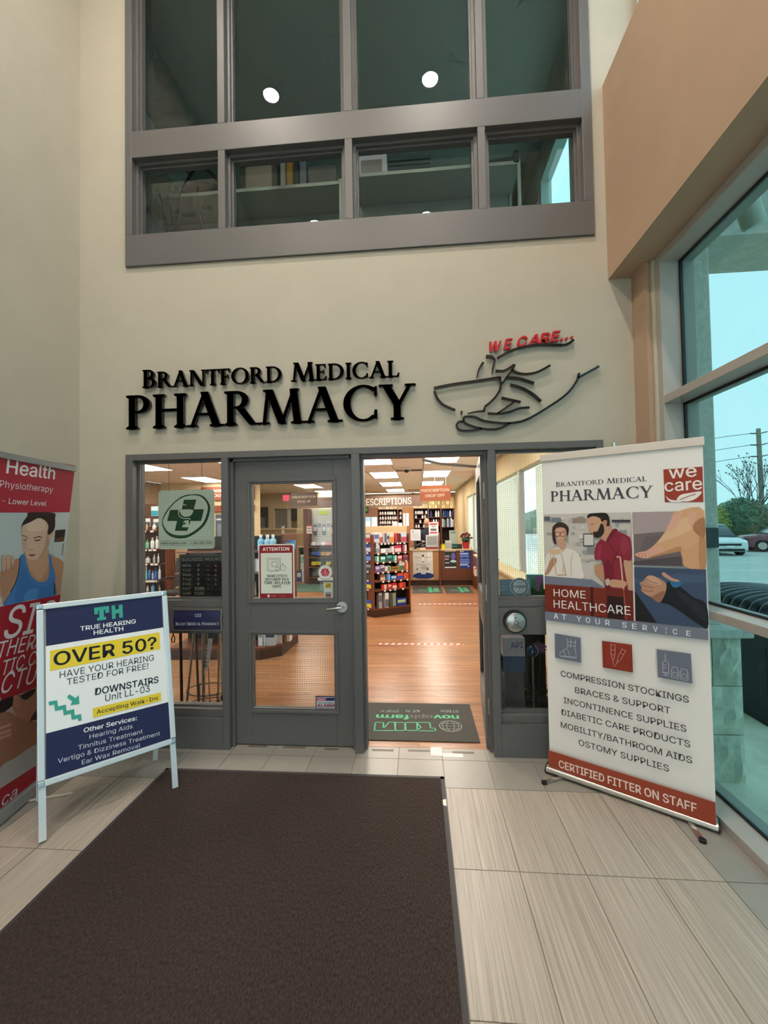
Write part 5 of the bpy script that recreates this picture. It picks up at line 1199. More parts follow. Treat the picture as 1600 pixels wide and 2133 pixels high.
poster('large pale poster of a stretching figure with a navy foot on the oak counter front', (860, 1147, 902.5, 1206), CY - .002, 'd3d0c8',
       [(k2([(390, 1090), (415, 1090), (415, 1290), (390, 1290)]), 'eceae4'), (k2([(430, 1090), (455, 1090), (455, 1285), (430, 1285)]), 'e2e0da'), ('s', k2([(110, 1550), (200, 1515), (300, 1508), (400, 1515), (490, 1545), (490, 1600), (400, 1625), (200, 1625), (110, 1600)]), '23346e'),
        ('s', k2([(270, 1170), (300, 1160), (310, 1200), (290, 1225), (272, 1205)]), '5a4238'), ('s', k2([(265, 1215), (310, 1210), (315, 1260), (300, 1300), (270, 1290)]), 'e6e2dc'), ('l', k2([(115, 1215), (265, 1225)]), .02, 'b8a090'), ('l', k2([(310, 1220), (440, 1212)]), .02, 'b8a090'), ('s', k2([(270, 1290), (320, 1300), (290, 1310)]), '4a4440'),
        ('l', k2([(160, 1355), (420, 1350)]), .02, 'a8a49c'), ('s', k2([(240, 1400), (300, 1370), (380, 1390), (370, 1450), (280, 1450)]), 'b8aca4'), ('s', k2([(165, 1440), (190, 1420), (180, 1470)]), '3a3a40'), ('s', k2([(375, 1420), (395, 1415), (390, 1460), (360, 1460)]), '4a4038'), (k2([(250, 1500), (345, 1500), (345, 1540), (250, 1540)]), 'c8d4e4')])
poster('dark green magazine poster with white bars on the drop-off counter', (926, 1147, 951, 1184), CY - .002, '1c2824',
       [(k2([(705, 1085), (925, 1082), (925, 1100), (705, 1105)]), 'd8dcd8'), (k2([(712, 1175), (800, 1172), (800, 1215), (712, 1215)]), '8a8e90'), (k2([(708, 1240), (790, 1238), (790, 1262), (708, 1265)]), 'c08a98'), (k2([(720, 1310), (800, 1308), (800, 1330), (720, 1335)]), 'a8b0ac'), ('s', k2([(830, 1180), (870, 1120), (900, 1140), (920, 1210), (880, 1260), (840, 1250)]), '6a5aa0'), ('s', k2([(820, 1285), (870, 1262), (930, 1280), (920, 1310), (840, 1312)]), 'a8d0d8'), (k2([(715, 1400), (930, 1395), (930, 1418), (715, 1420)]), 'e0e4e0')])
poster('royal blue notice poster with white text on the drop-off counter', (958, 1147, 981, 1184), CY - .002, '1f3a8c',
       [(k2([(1003, 1130), (1165, 1128), (1165, 1160), (1003, 1160)]), 'a8b8e0'), ('l', k2([(1003, 1100), (1080, 1097)]), .03, 'c8d0e8'), ('l', k2([(1005, 1192), (1175, 1190)]), .025, '8aa0d8'), ('l', k2([(1035, 1235), (1045, 1205)]), .03, '6a88d0'), ('l', k2([(1140, 1235), (1140, 1205)]), .03, '6a88d0'), ('l', k2([(1005, 1262), (1185, 1262)]), .03, '7a94d4'), ('l', k2([(1005, 1300), (1185, 1300)]), .03, '7a94d4'), ('l', k2([(1005, 1325), (1185, 1325)]), .02, '7a94d4'), ('l', k2([(1005, 1358), (1160, 1356)]), .04, 'b8c8ec'), (circ((976, 1179.5), 1.6, n=12), 'c8d4f0')])
# things on the counters
def paper(nm, lab, cat, px4, y, th, m, shapes=(), z=None):
    a = at(px4[0], px4[1], y); c = at(px4[2], px4[3], y); t = thing(nm, lab, cat, ((a.x + c.x) / 2, y, z if z is not None else c.z))
    MB().box(a.x, c.x, y, y + th, c.z if z is None else z, a.z).build('body', m, t); pr = Print((a.x, y, a.z), X1, Z1)
    for sh in shapes:
        if sh[0] == 't': pr.T(sh[1], sh[2], sh[3], sh[4], sh[5], bold=.01)
        elif sh[0] == 'l': pr.line(sh[1], sh[2], sh[3])
        else: pr.P(sh[0], sh[1])
    if shapes: pr.build('print', t)
    return t
mo = at(865, 1115, CY + .12)
t = thing('monitor', 'monitor back with white notice taped on it standing on the service counter', 'monitor', (mo.x, CY + .12, .94))
a = at(855, 1103, CY + .12); c = at(876.5, 1126, CY + .12)
MB().box(a.x, c.x, CY + .12, CY + .15, c.z, a.z).build('housing', colmat('d5d9de'), t); MB().box(mo.x - .03, mo.x + .03, CY + .13, CY + .15, .95, c.z).build('stand', colmat('2a2c30'), t); MB().box(mo.x - .12, mo.x + .12, CY + .06, CY + .22, .94, .952).build('foot', colmat('2a2c30'), t)
pr = Print((a.x, CY + .12, a.z), X1, Z1); pr.P([(859, 1106), (862, 1106), (862, 1110), (859, 1110)], '9aa4b4')
for yy in (1113, 1116, 1120): pr.line([(858.5, yy), (872, yy)], .008, 'a8b0bc')
pr.build('print', t)
paper('notice_sign', 'tall white notice with red bars standing on the service counter', 'sign', (893, 1088, 914, 1138), CY + .1, .006, colmat('e6e2e0'), [([(895, 1090.5), (910, 1090), (910, 1093), (895, 1093.5)], 'b83840'), ([(895, 1108.5), (911, 1108), (911, 1111), (895, 1111.5)], 'b83840'), ([(897, 1101), (909, 1101), (909, 1106), (897, 1106)], '6a6a6a'), ([(899, 1095.5), (907, 1095.5), (907, 1098), (899, 1098)], '9a9a9a')], z=.94)
t = thing('plexiglass_box', 'clear ballot box with grey lid and red base on the service counter', 'box', (at(899, 1139, CY + .02).x, CY + .02, .94))
a = at(887, 1115, CY + .02); c = at(912, 1138, CY + .02)
MB().box(a.x, c.x, CY + .01, CY + .16, 1.0, a.z).build('box_body', colmat('b9bcb8', .3), t); MB().box(a.x - .01, c.x + .01, CY, CY + .17, .94, 1.0).build('red_base', colmat('8e3038'), t); MB().box(a.x + .03, c.x - .02, CY + .005, CY + .01, 1.05, a.z - .03).build('grey_label', colmat('8f9290'), t)
t = thing('cable_bundle', 'tangle of dark cables lying below the monitor on the service counter', 'cables', (at(868, 1137, CY + .04).x, CY + .04, .94))
rr = random.Random(4)
for k in range(7):
    px0 = 858 + k * 3; pts = [at(px0 + rr.uniform(-2, 2) + j * 4, 1138 - rr.uniform(0, 6), CY + .03 + .01 * k) for j in range(4)]
    for p in pts: p.z = max(p.z, .952)
    MB().tube(spline(pts, 3), .008, n=5).build('cable', colmat(rr.choice(['3a3c40', '6a6c70', '2a2a2c'])), t)
t = thing('yellow_tub', 'bright yellow tub with dark lid on the drop-off counter', 'tub', (at(923, 1139, CY + .05).x, CY + .05, .94))
x = at(923, 1139, CY + .05).x; MB().lathe((x, CY + .05, .94), [(.055, 0), (.062, .1), (.06, .12)], n=14).build('tub', colmat('e6d21e'), t, smooth=True); MB().lathe((x, CY + .05, 1.06), [(.045, 0), (.045, .03), (.03, .035)], n=14).build('lid', colmat('4a4a20'), t)
x = at(934, 1139, CY + .08).x; t = thing('desk_calculator', 'pale grey desk calculator propped on the drop-off counter', 'calculator', (x, CY + .08, .94))
MB().obox(Vector((x, CY + .12, 1.04)), X1, Vector((0, .35, .94)).normalized(), Vector((0, -.94, .35)).normalized(), .08, .11, .012).build('body', colmat('b4b4b0'), t)
for i in range(4):
    for j in range(4):
        v_ = Vector((0, .35, .94)).normalized(); n_ = Vector((0, -.94, .35)).normalized(); c_ = Vector((x, CY + .12, 1.04)) + X1 * (-.054 + .036 * i) + v_ * (-.08 + .04 * j) + n_ * .014
        MB().obox(c_, X1, v_, n_, .012, .013, .003).build('key', colmat('77777a'), t)
x = at(952, 1139, CY + .1).x; t = thing('supply_tote', 'low black and teal tote on the drop-off counter', 'tote', (x, CY + .1, .94))
MB().wallpoly([(x - .13, CY + .04), (x + .13, CY + .04), (x + .12, CY + .18), (x - .12, CY + .18)], .94, 1.06).build('tote_body', colmat('14201f'), t, bevel=.01); MB().box(x - .12, x + .0, CY + .036, CY + .04, .98, 1.03).build('teal_band', colmat('1f6a68'), t)
t = paper('brochure_stand', 'small grey green brochure stand behind the calculator', 'stand', (936, 1105, 953, 1118), CY + .3, .03, colmat('aab4a4'), [([(939, 1107), (950, 1107), (950, 1111), (939, 1111)], '7a8a80')], z=.94)
fx = at(971, 1139, CY + .1).x
t = thing('potted_flower', 'red pot of dark red blossoms with green leaves on the drop-off counter', 'plant', (fx, CY + .1, .94))
MB().lathe((fx, CY + .1, .94), [(.07, 0), (.1, .15), (.105, .17), (.09, .17)], n=16).build('pot', colmat('b8242e'), t, smooth=True)
rr = random.Random(9)
MB().ball((fx, CY + .1, 1.17), .11, .11, .08, 10).build('foliage_core', colmat('27401e'), t)
lf = MB()
for k in range(26):
    an = rr.uniform(0, 6.28); r_ = rr.uniform(.06, .16); z_ = rr.uniform(1.1, 1.25); c_ = Vector((fx + r_ * math.cos(an), CY + .1 + r_ * math.sin(an), z_)); d_ = Vector((math.cos(an), math.sin(an), rr.uniform(-.2, .5))).normalized(); s_ = d_.cross(Z1).normalized() * .022
    lf.face([c_ - d_ * .04, c_ + s_, c_ + d_ * .05, c_ - s_])
lf.build('leaves', colmat('3f6a2c'), t)['kind'] = 'stuff'
for k in range(22):
    an = rr.uniform(0, 6.28); r_ = rr.uniform(0, .16); MB().ball((fx + r_ * math.cos(an), CY + .08 + r_ * math.sin(an) * .6, 1.30 + rr.uniform(-.06, .07) - r_ * .3), .033, .033, .025, 8).build('blossom', colmat(rr.choice(['6e1420', '8a1a26', '5a1018'])), t)

# ---- pharmacist seated behind the counter
def skin_body(name, verts, edges, m, parent, sub=2):
    me = bpy.data.meshes.new(name); me.from_pydata([v[0] for v in verts], edges, []); me.materials.append(m); o = put(name, me, WLOC[parent.name], parent)
    o.modifiers.new('skin', 'SKIN'); me.skin_vertices.new() if not me.skin_vertices else None
    for k, v in enumerate(verts): me.skin_vertices[0].data[k].radius = (v[1], v[1] * (v[2] if len(v) > 2 else 1))
    me.skin_vertices[0].data[0].use_root = True
    s_ = o.modifiers.new('sub', 'SUBSURF'); s_.levels = sub; s_.render_levels = sub
    for p in me.polygons: p.use_smooth = True
    return o
hp = at(889, 1088, 9.25); sx = hp.x
pe = thing('person', 'person in navy shirt with short grey hair seated behind the service counter', 'person', (sx, 9.25, 0))
hz = hp.z - .72
skin_body('body', [((0, 0, hz), .15, .8), ((0, 0, hz + .22), .15, .75), ((0, 0, hz + .42), .16, .65), ((0, .0, hz + .54), .06), ((0, -.01, hz + .60), .055), ((-.17, 0, hz + .44), .06), ((-.24, -.06, hz + .2), .048), ((-.17, -.28, hz + .18), .036), ((-.12, -.36, hz + .19), .03), ((.17, 0, hz + .44), .06), ((.24, -.06, hz + .2), .048), ((.17, -.28, hz + .18), .036), ((.12, -.36, hz + .19), .03),
     ((-.1, -.02, hz - .04), .1), ((-.11, -.42, hz - .02), .075), ((-.11, -.44, .08), .05), ((-.11, -.58, .04), .045), ((.1, -.02, hz - .04), .1), ((.11, -.42, hz - .02), .075), ((.11, -.44, .08), .05), ((.11, -.58, .04), .045)],
     [(0, 1), (1, 2), (2, 3), (3, 4), (2, 5), (5, 6), (6, 7), (7, 8), (2, 9), (9, 10), (10, 11), (11, 12), (0, 13), (13, 14), (14, 15), (15, 16), (0, 17), (17, 18), (18, 19), (19, 20)], mat('navy_shirt', '1d2234', .8), pe)
b = MB(); b.ball((sx, 9.24, hp.z), .078, .095, .115, 16); b.ball((sx, 9.143, hp.z - .01), .012, .016, .016, 8); b.ball((sx - .078, 9.25, hp.z - .005), .012, .02, .03, 8); b.ball((sx + .078, 9.25, hp.z - .005), .012, .02, .03, 8); b.cyl((sx, 9.25, hp.z - .17), (sx, 9.245, hp.z - .06), .05, .048)
b.build('head', mat('skin_tone', 'b98a70', .6), pe, smooth=True)
b = MB(); b.ball((sx - .03, 9.156, hp.z + .012), .011, .006, .007, 8); b.ball((sx + .03, 9.156, hp.z + .012), .011, .006, .007, 8); b.build('eyes', colmat('2a2422'), pe); box('mouth', colmat('8a5048'), (sx - .022, sx + .022, 9.153, 9.16, hp.z - .055, hp.z - .048), pe)
b = MB(); b.ball((sx, 9.265, hp.z + .03), .083, .09, .095, 14); b.build('hair', mat('grey_hair', '6e625a', .8), pe, smooth=True)
for sg_ in (-1, 1):
    hb = Vector((sx + sg_ * .12, 9.25 - .36, hz + .19)); b = MB(); b.ball(hb + Vector((0, -.04, 0)), .035, .045, .016, 10)
    for j in range(4): b.tube([hb + Vector((-.024 + .016 * j, -.075, 0)), hb + Vector((-.026 + .017 * j, -.11 - .008 * (j in (1, 2)), -.004)), hb + Vector((-.026 + .017 * j, -.135 - .01 * (j in (1, 2)), -.016))], .008, n=6)
    b.tube([hb + Vector((-sg_ * .03, -.03, 0)), hb + Vector((-sg_ * .052, -.06, -.002)), hb + Vector((-sg_ * .05, -.09, -.01))], .009, n=6); b.build('hand', mat('skin_tone', 'b98a70', .6), pe, smooth=True)
t = thing('stool', 'round dark stool under the seated person in navy', 'stool', (sx, 9.25, 0)); MB().lathe((sx, 9.25, hz - .2), [(.18, 0), (.2, .02), (.2, .06), (.17, .08)], n=20).build('seat', colmat('1c1c1e'), t); MB().cyl((sx, 9.25, 0.02), (sx, 9.25, hz - .2), .03).build('column', STEEL, t); MB().lathe((sx, 9.25, 0), [(.24, 0), (.24, .02), (.05, .04)], n=20).build('foot', STEEL, t)

# ---- dispensary wall of shelves behind the counter
BY = 10.2
WB_ = ['white', 'plain white']
def shelves(nm, lab, px0, px1, pytop, levels, y=BY, dp=.28, side=.02):
    a = at(px0, 1090, y); c = at(px1, 1090, y); top = at((px0 + px1) / 2, pytop, y).z; t = thing(nm, lab, 'shelf', ((a.x + c.x) / 2, y + dp / 2, 0))
    MB().box(a.x, c.x, y + dp - .01, y + dp, 0, top).build('back_panel', INN, t)
    for x in (a.x, c.x - side): MB().box(x, x + side, y, y + dp, 0, top).build('side_panel', CHERRY, t)
    zl = []
    for py in levels:
        z = at((px0 + px1) / 2, py, y).z; zl.append(z); MB().box(a.x + side, c.x - side, y, y + dp, z - .018, z).build('shelf', CHERRY, t)
    MB().box(a.x, c.x, y, y + dp, top, top + .02).build('top_board', CHERRY, t)
    return a.x + side, c.x - side, top + .02, zl
def fill(x0, x1, z, y, rr, hmax, cols, where='', cat_='pill_bottle', lab='', grp='pill bottles on the dispensary shelves', gap=.018, prob=.92, wr=(.026, .034)):
    x = x0 + .03
    while x < x1 - .03:
        r_ = rr.uniform(*wr); h = hmax * rr.uniform(.55, .95)
        if rr.random() < prob:
            k = (round(r_, 2), round(h, 1), rr.choice(cols))
            if k not in PB:
                PB[k] = MB().lathe((0, 0, 0), [(k[0], 0), (k[0], k[1] * .72), (k[0] * .6, k[1] * .8), (k[0] * .62, k[1] * .82), (k[0] * .62, k[1])], n=8)
                m_ = PB[k]; me = bpy.data.meshes.new(cat_); me.from_pydata(m_.v, [], m_.f); me.materials.append(colmat(k[2])); PB[k] = me
            o = put(cat_, PB[k], (x + r_, y + .06, z)); tag(o, lab or ('small white pill bottle on the ' + where), 'bottle', grp)
        x += 2 * r_ + gap * rr.uniform(.3, 1.4)
PB = {}; rr = random.Random(12)
x0, x1, tp, zl = shelves('dispensary_shelf', 'dispensary shelf bay of white bottles left of the oak pillar', 787, 829, 1062, (1072, 1082, 1091, 1100, 1125))
for k, z in enumerate(zl[:4]): fill(x0, x1, z, BY, rr, .14, ['e8e4e0', 'dcd8d4'], ORD[k] + ' shelf of the bay left of the oak pillar')
y_ = BY
for k in range(5):
    w_ = (x1 - x0) / 5; o = MB().box(x0 + w_ * k + .005, x0 + w_ * (k + 1) - .005, BY + .02, BY + .25, tp, tp + .13).build('file_box', colmat(['d8c8a0', 'c8b890', 'e0d4b4'][k % 3]), label=f'cream file box, {ORD[k]} from the left on top of the bay left of the pillar', cat='box', group='file boxes above the dispensary')
x0, x1, tp, zl = shelves('dispensary_shelf', 'narrow dispensary shelf bay touching the oak pillar', 829.5, 838.5, 1062, (1072, 1081, 1091, 1100, 1125))
for k, z in enumerate(zl[:2]): fill(x0, x1, z, BY, rr, .12, ['e8e4e0'], ORD[k] + ' shelf of the narrow bay at the pillar')
a = at(838.6, 1060, BY); c = at(861, 1060, BY)
box('pillar_panel', OAKW, (a.x, c.x, BY - .02, BY + .3, 0, 2.12), label='plain oak pillar panel between the dispensary bays', cat='panel')
a = at(766, 1060, BY); c = at(786.5, 1060, BY)
box('pillar_panel', mat('brown_panel', '8d6248', .5), (a.x - 1.2, c.x, BY - .02, BY + .3, 0, 2.12), label='brown panel beside the bays under the prescriptions lettering', cat='panel')
x0, x1, tp, zl = shelves('dispensary_shelf', 'dispensary bay of white bottles behind the seated person', 861.5, 892.5, 1060, (1070.5, 1079.5, 1089.5, 1099, 1125))
for k, z in enumerate(zl[:4]): fill(x0, x1, z, BY, rr, .12, ['e8e4e0', 'd8d8d8'], ORD[k] + ' shelf of the bay behind the person', prob=.75)
for k in range(5):
    w_ = (x1 - x0) / 5; MB().box(x0 + w_ * k + .005, x0 + w_ * (k + 1) - .005, BY + .02, BY + .25, tp, tp + .12).build('file_box', colmat(['d8c8a0', 'c8b890', 'e0d4b4'][k % 3]), label=f'cream file box, {ORD[k]} from the left on the bay behind the person', cat='box', group='file boxes above the dispensary')
cl2 = ['e4e4e6', '3a4a86', 'd8d8dc', '8a2430', '2a3a70', 'dadde4']
x0, x1, tp, zl = shelves('dispensary_shelf', 'dispensary bay of mixed coloured bottles above the notice sign', 893, 919, 1060, (1077, 1095, 1125))
for k, z in enumerate(zl[:2]): fill(x0, x1, z, BY, rr, .26, cl2, '', 'supply_bottle', f'tall supply bottle on the {ORD[k]} shelf of the mixed colour bay', 'coloured bottles in the dispensary', .02)
for i in range(3):
    for k in range(4):
        w_ = (x1 - x0) / 4; MB().box(x0 + w_ * k + .006, x0 + w_ * (k + 1) - .006, BY + .02, BY + .26, tp + .115 * i, tp + .115 * i + .108).build('file_box', colmat(['dcc890', 'cbb274', 'e6d8a8', 'b89a58'][(k + i) % 4]), label=f'cream file box, {ORD[k]} along in {["bottom", "middle", "top"][i]} row, pile below drop off sign', cat='box', group='stacked file boxes')
x0, x1, tp, zl = shelves('dispensary_shelf', 'dispensary bay of blue packs at the window end', 919.5, 947, 1060, (1076.5, 1097.5, 1125))
fill(x0, x1, zl[0], BY, rr, .26, ['2f3f90', '283478', '2a7a90', 'd8dce4'], '', 'supply_bottle', 'tall blue toned bottle on the top shelf of the window end bay', 'coloured bottles in the dispensary', .015)
for k in range(7):
    w_ = (x1 - x0) / 7; MB().box(x0 + w_ * k + .006, x0 + w_ * (k + 1) - .006, BY + .03, BY + .22, zl[1], zl[1] + rr.uniform(.22, .28)).build('binder', colmat(['d8dce0', '6a8a80', '3a4458', 'c8ccd0', '4a5a8a', 'e0e4e8', 'd0d8e0'][k]), label=f'{["white", "sage", "dark slate", "pale grey", "blue", "bright white", "pale blue"][k]} binder, {ORD[k]} from the left under the blue packs', cat='binder', group='binders in the window end bay')
for i in range(3):
    for k in range(3):
        w_ = (x1 - x0) / 3; MB().box(x0 + w_ * k + .006, x0 + w_ * (k + 1) - .006, BY + .02, BY + .26, tp + .115 * i, tp + .115 * i + .108).build('file_box', colmat(['d8c088', 'c8aa68', 'e2d29c'][(k + i) % 3]), label=f'tan file box, {ORD[k]} along in {["bottom", "middle", "top"][i]} row at the window end', cat='box', group='stacked file boxes')
# valance with lettering
a = at(700, 1035, 9.0); c = at(879, 1035, 9.0); z1_ = at(820, 1032.5, 9.0).z; z0_ = at(820, 1055, 9.0).z
t = thing('valance_sign', 'brown overhead valance with ivory PRESCRIPTIONS lettering above the dispensary', 'sign', ((a.x + c.x) / 2, 9.0, z0_))
MB().box(a.x - 1.4, c.x, 9.0, 9.06, z0_, z1_).build('fascia', mat('valance_brown', '7b6154', .5), t)
pr = Print((a.x, 9.0, z0_), X1, Z1); pr.T('PRESCRIPTIONS', (745.5, 1053.5), (857.5, 1049.5), 13.5, 'efe0cc', bold=.022); pr.build('lettering', t)
# raised beige counter with boxes behind the gondola
a = at(690, 1099, 7.0); c = at(847, 1098, 7.0); zt = at(800, 1098.5, 7.0).z; zb = at(800, 1111, 7.0).z
t = thing('pickup_counter', 'raised beige topped pick-up counter behind the end gondola', 'counter', ((a.x + c.x) / 2, 7.2, 0))
MB().box(a.x, c.x, 7.0, 7.05, zb, zt).build('fascia', BEIGE, t); MB().box(a.x, c.x, 7.0, 7.5, zt, zt + .025).build('countertop', LEDGE, t); MB().box(a.x, c.x - .05, 7.05, 7.4, 0, zb).build('front_panel', CHERRY, t)
rows = ((754, 760, 1079, 'b8ccd8'), (761, 773, 1077, '9cc0dc'), (774, 786, 1077, 'b4d0e0'), (818, 828, 1086, 'e0b8b8'), (829, 838, 1089, 'e6dede'), (840, 845, 1069, 'a8c0d0'), (846, 852, 1069, 'c8d8e0'), (848, 860, 1084, 'b8d0da'))
for k, (xa, xb, yt, cc) in enumerate(rows):
    p = at(xa, 1096, 7.15); q = at(xb, 1096, 7.15); h = at((xa + xb) / 2, yt, 7.15).z - zt - .025
    if xb < 848 or xa < 847: pack('supply_box', f'{["narrow pale", "pale blue", "light blue", "pink", "small white", "slim blue grey", "slim white"][k]} supply box, {ORD[k]} from the left on the raised pick-up counter', 'box', ((p.x + q.x) / 2, 7.1, zt + .025), X1, -Y1, (q.x - p.x) * .94, .12, max(.06, h), cc, 'e8ecf0', 'boxes on the pick-up counter', k % 3)
t = thing('wall_screen', 'small dark screen with green picture below the prescriptions lettering', 'screen', (at(760, 1062, 9.1).x, 9.1, 1.98)); a = at(753, 1056, 9.1); c = at(767.5, 1069, 9.1)
MB().box(a.x, c.x, 9.1, 9.14, c.z, a.z).build('frame', colmat('2a2c2a'), t); MB().box(a.x + .02, c.x - .03, 9.09, 9.1, c.z + .06, a.z - .01).build('picture', colmat('5c9a2c'), t)
MB().cyl(((a.x + c.x) / 2, 9.12, c.z - .3), ((a.x + c.x) / 2, 9.12, c.z), .015).build('arm', STEEL, t); 
# ---- hanging signs
def hang(lab, px4, y, m, lines, rods):
    a = at(px4[0], px4[1], y); c = at(px4[2], px4[3], y); t = thing('hanging_sign', lab, 'sign', ((a.x + c.x) / 2, y, c.z)); rboard(a.x, c.x, c.z, a.z, .03, y, .02, 'board', m, t)
    for px_ in rods: p = at(px_, px4[1], y); MB().tube([(p.x, y + .01, a.z - .01), (p.x, y + .01, PCE)], .004, n=5).build('rod', colmat('d8d4cc'), t)
    pr = Print((a.x, y, a.z), X1, Z1)
    for s_, p, q, h in lines: pr.T(s_, p, q, h, 'f0dcc4', bold=.025)
    pr.build('lettering', t)
hang('orange brown PRESCRIPTION DROP OFF sign hanging over the counter', (874, 1012.5, 939, 1042.5), 6.2, mat('sign_orange_brown', 'b3633c', .45), (('PRESCRIPTION', (877, 1025), (936, 1023), 5.6), ('DROP OFF', (886, 1036), (927, 1034), 5.6)), (906, 929))
hang('dark brown PRESCRIPTION PICK UP sign hanging beyond the closed door', (606.5, 1026.5, 661, 1053), 6.2, mat('sign_dark_brown', '6e574c', .45), (('PRESCRIPTION', (609, 1038.5), (657.5, 1036.5), 4.6), ('PICK UP', (620, 1047.3), (647, 1046.3), 4.6)), (636,))
# ---- ceiling fittings
q = atz(847, 974, PCE); t = thing('dome_camera', 'white dome camera on the pharmacy ceiling', 'camera', (q.x, q.y, PCE - .1)); MB().lathe((q.x, q.y, PCE - .05), [(.08, 0), (.09, .04), (.09, .05)], n=16).build('base', colmat('d8d0c4'), t); MB().ball((q.x, q.y, PCE - .055), .06, .06, .05, 12).build('dome', colmat('26241f', .2), t)
for k, ((x_, y_), lab) in enumerate((((852, 979), 'nearest slotted air vent beside the dome camera'), ((868, 1020), 'far slotted air vent before the drop off sign'))):
    q = atz(x_, y_, PCE); t = thing('ceiling_vent', lab + ' in the pharmacy ceiling', 'vent', (q.x, q.y, PCE - .015)); MB().box(q.x - .3, q.x + .3, q.y - .12, q.y + .12, PCE - .012, PCE - .004).build('plate', colmat('c8c0b0'), t)
    for j in range(5): MB().box(q.x - .27, q.x + .27, q.y - .09 + .04 * j, q.y - .075 + .04 * j, PCE - .016, PCE - .011).build('slot', colmat('4a463e'), t)
q = atz(860, 1026, PCE); t = thing('ceiling_bracket', 'small grey T shaped bracket on the pharmacy ceiling', 'bracket', (q.x, q.y, PCE - .2)); MB().cyl((q.x, q.y, PCE - .2), (q.x, q.y, PCE), .02).build('stem', colmat('77736c'), t); MB().box(q.x - .12, q.x + .12, q.y - .02, q.y + .02, PCE - .05, PCE - .02).build('cross_bar', colmat('77736c'), t)
# ---- floor tapes and mats by the counters
for (xa, xb, yy, lab) in ((790, 965, 1341, 'near'), (873, 999, 1258, 'far')):
    p = atz(xa, yy); q = atz(xb, yy); t = thing('floor_tape', f'{lab} red and white striped tape line on the plank floor', 'tape', ((p.x + q.x) / 2, p.y, 0)); n = 13 if lab == 'near' else 12
    MB().box(p.x, q.x, p.y - .025, p.y + .025, .0002, .0012).build('tape', colmat('ece4dc'), t)
    for k in range(n): x_ = p.x + (q.x - p.x) * (k + .3) / n; MB().wallpoly([(x_, p.y - .025), (x_ + .045, p.y - .025), (x_ + .065, p.y + .025), (x_ + .02, p.y + .025)], .0012, .0016).build('red_stripe', colmat('c04a3a'), t)
for x0, x1, lab in ((-.15, .55, 'grey green logo mat before the oak counter front'), (.62, 1.25, 'grey green logo mat before the drop-off counter')):
    t = logomat('counter_mat', lab, x0, x1, 6.75, 7.75); pr = Print((x0, 6.75, .0075), X1, Y1, lift=.0003); wv = x1 - x0
    pr.poly([(wv * .55, .1), (wv * .68, .1), (wv * .66, .9), (wv * .52, .9)], '3fae7c'); pr.poly([(wv * .2, .3), (wv * .5, .3), (wv * .5, .5), (wv * .2, .5)], '4a6a5a'); pr.poly([(wv * .7, .2), (wv * .9, .2), (wv * .88, .8), (wv * .72, .8)], '5a9a78'); pr.build('printed_logo', t)
# things along the window wall, next to the open door
t = thing('leaflet_rack', 'tall white leaflet rack hanging on the window wall beside the open door', 'rack', (1.36, 5.4, .95))
MB().box(1.37, 1.40, 5.1, 5.7, 1.0, 2.05).build('rack_back', colmat('d8d8d4'), t)
for k in range(4):
    for j in range(3): MB().box(1.345, 1.37, 5.13 + .19 * j, 5.28 + .19 * j, 1.05 + .25 * k, 1.25 + .25 * k).build('leaflet', colmat(['b8ccd8', 'd8d0b0', '8a9aa8', 'd8c0c0', 'c8d4c8'][(k + j) % 5]), t)
t = thing('hook_display', 'cluster of small red and white packets hung on the cherry side panel', 'display', (1.33, 7.1, .35)); 
for k in range(6): MB().box(1.31 + .0 * k, 1.355, 6.95 + .05 * k, 6.99 + .05 * k, .36 + .03 * (k % 2), .52 + .02 * (k % 3)).build('packet', colmat(['d8d0c8', 'b84a3a', 'e8e0d8'][k % 3]), t)
# ================================================================== PHARMACY SEEN THROUGH THE CLOSED DOOR AND THE SIDELIGHTS
# ---- near gondola behind the closed door
g2 = thing('gondola_shelf', 'dark wood gondola with chamfered base behind the closed door glass', 'shelf', (-2.3, 2.4, 0))
base = [(-3.1, 1.98), (-1.95, 2.0), (-1.73, 2.17), (-1.70, 2.78), (-3.1, 2.78)]
MB().wallpoly(base, 0, .12).build('plinth', DKW, g2); MB().wallpoly(base, .12, .145).build('bottom_shelf', CHERRY, g2)
MB().box(-3.1, -1.62 - .1, 2.42, 2.44, .145, 1.5).build('back_panel', INN, g2)
MB().box(-1.735, -1.705, 2.2, 2.77, .145, 1.52).build('end_panel', CHERRY, g2)
for z in (.45, .75, 1.05, 1.32): MB().wallpoly([(-3.1, 2.12), (-2.0, 2.12), (-1.80, 2.24), (-1.74, 2.42), (-3.1, 2.42)], z - .02, z).build('shelf', CHERRY, g2)
for k, (px_, py_) in enumerate(((617, 1141), (617, 1189), (617, 1215), (619, 1160))):
    p = at(px_, py_, 2.3); MB().box(-1.705, -1.70, 2.26 + .1 * k, 2.3 + .1 * k, p.z - .015, p.z + .015).build('price_tag', TAGM, g2)
for k, px_ in enumerate((543.5, 557.5, 569)):
    p = at(px_, 1134, 2.25); bottle('spray_bottle', f'light blue bottle with white cap, {ORD[k]} of three on the gondola top behind the door', (p.x, 2.25, 1.32), .042, .20, '7fc0e4' if k == 0 else '9ccbe8', 'e8eef2', 'blue bottles on the near gondola')
for k, px_ in enumerate((599, 608)):
    p = at(px_, 1130, 2.33); pack('blue_pack', f'bright blue pack, {["inner", "outer"][k]} of two at the gondola end behind the door', 'pack', (p.x, 2.3, 1.32), X1, -Y1, .07, .08, .12, '3f86d0', '90c0e8', 'blue packs on the near gondola')
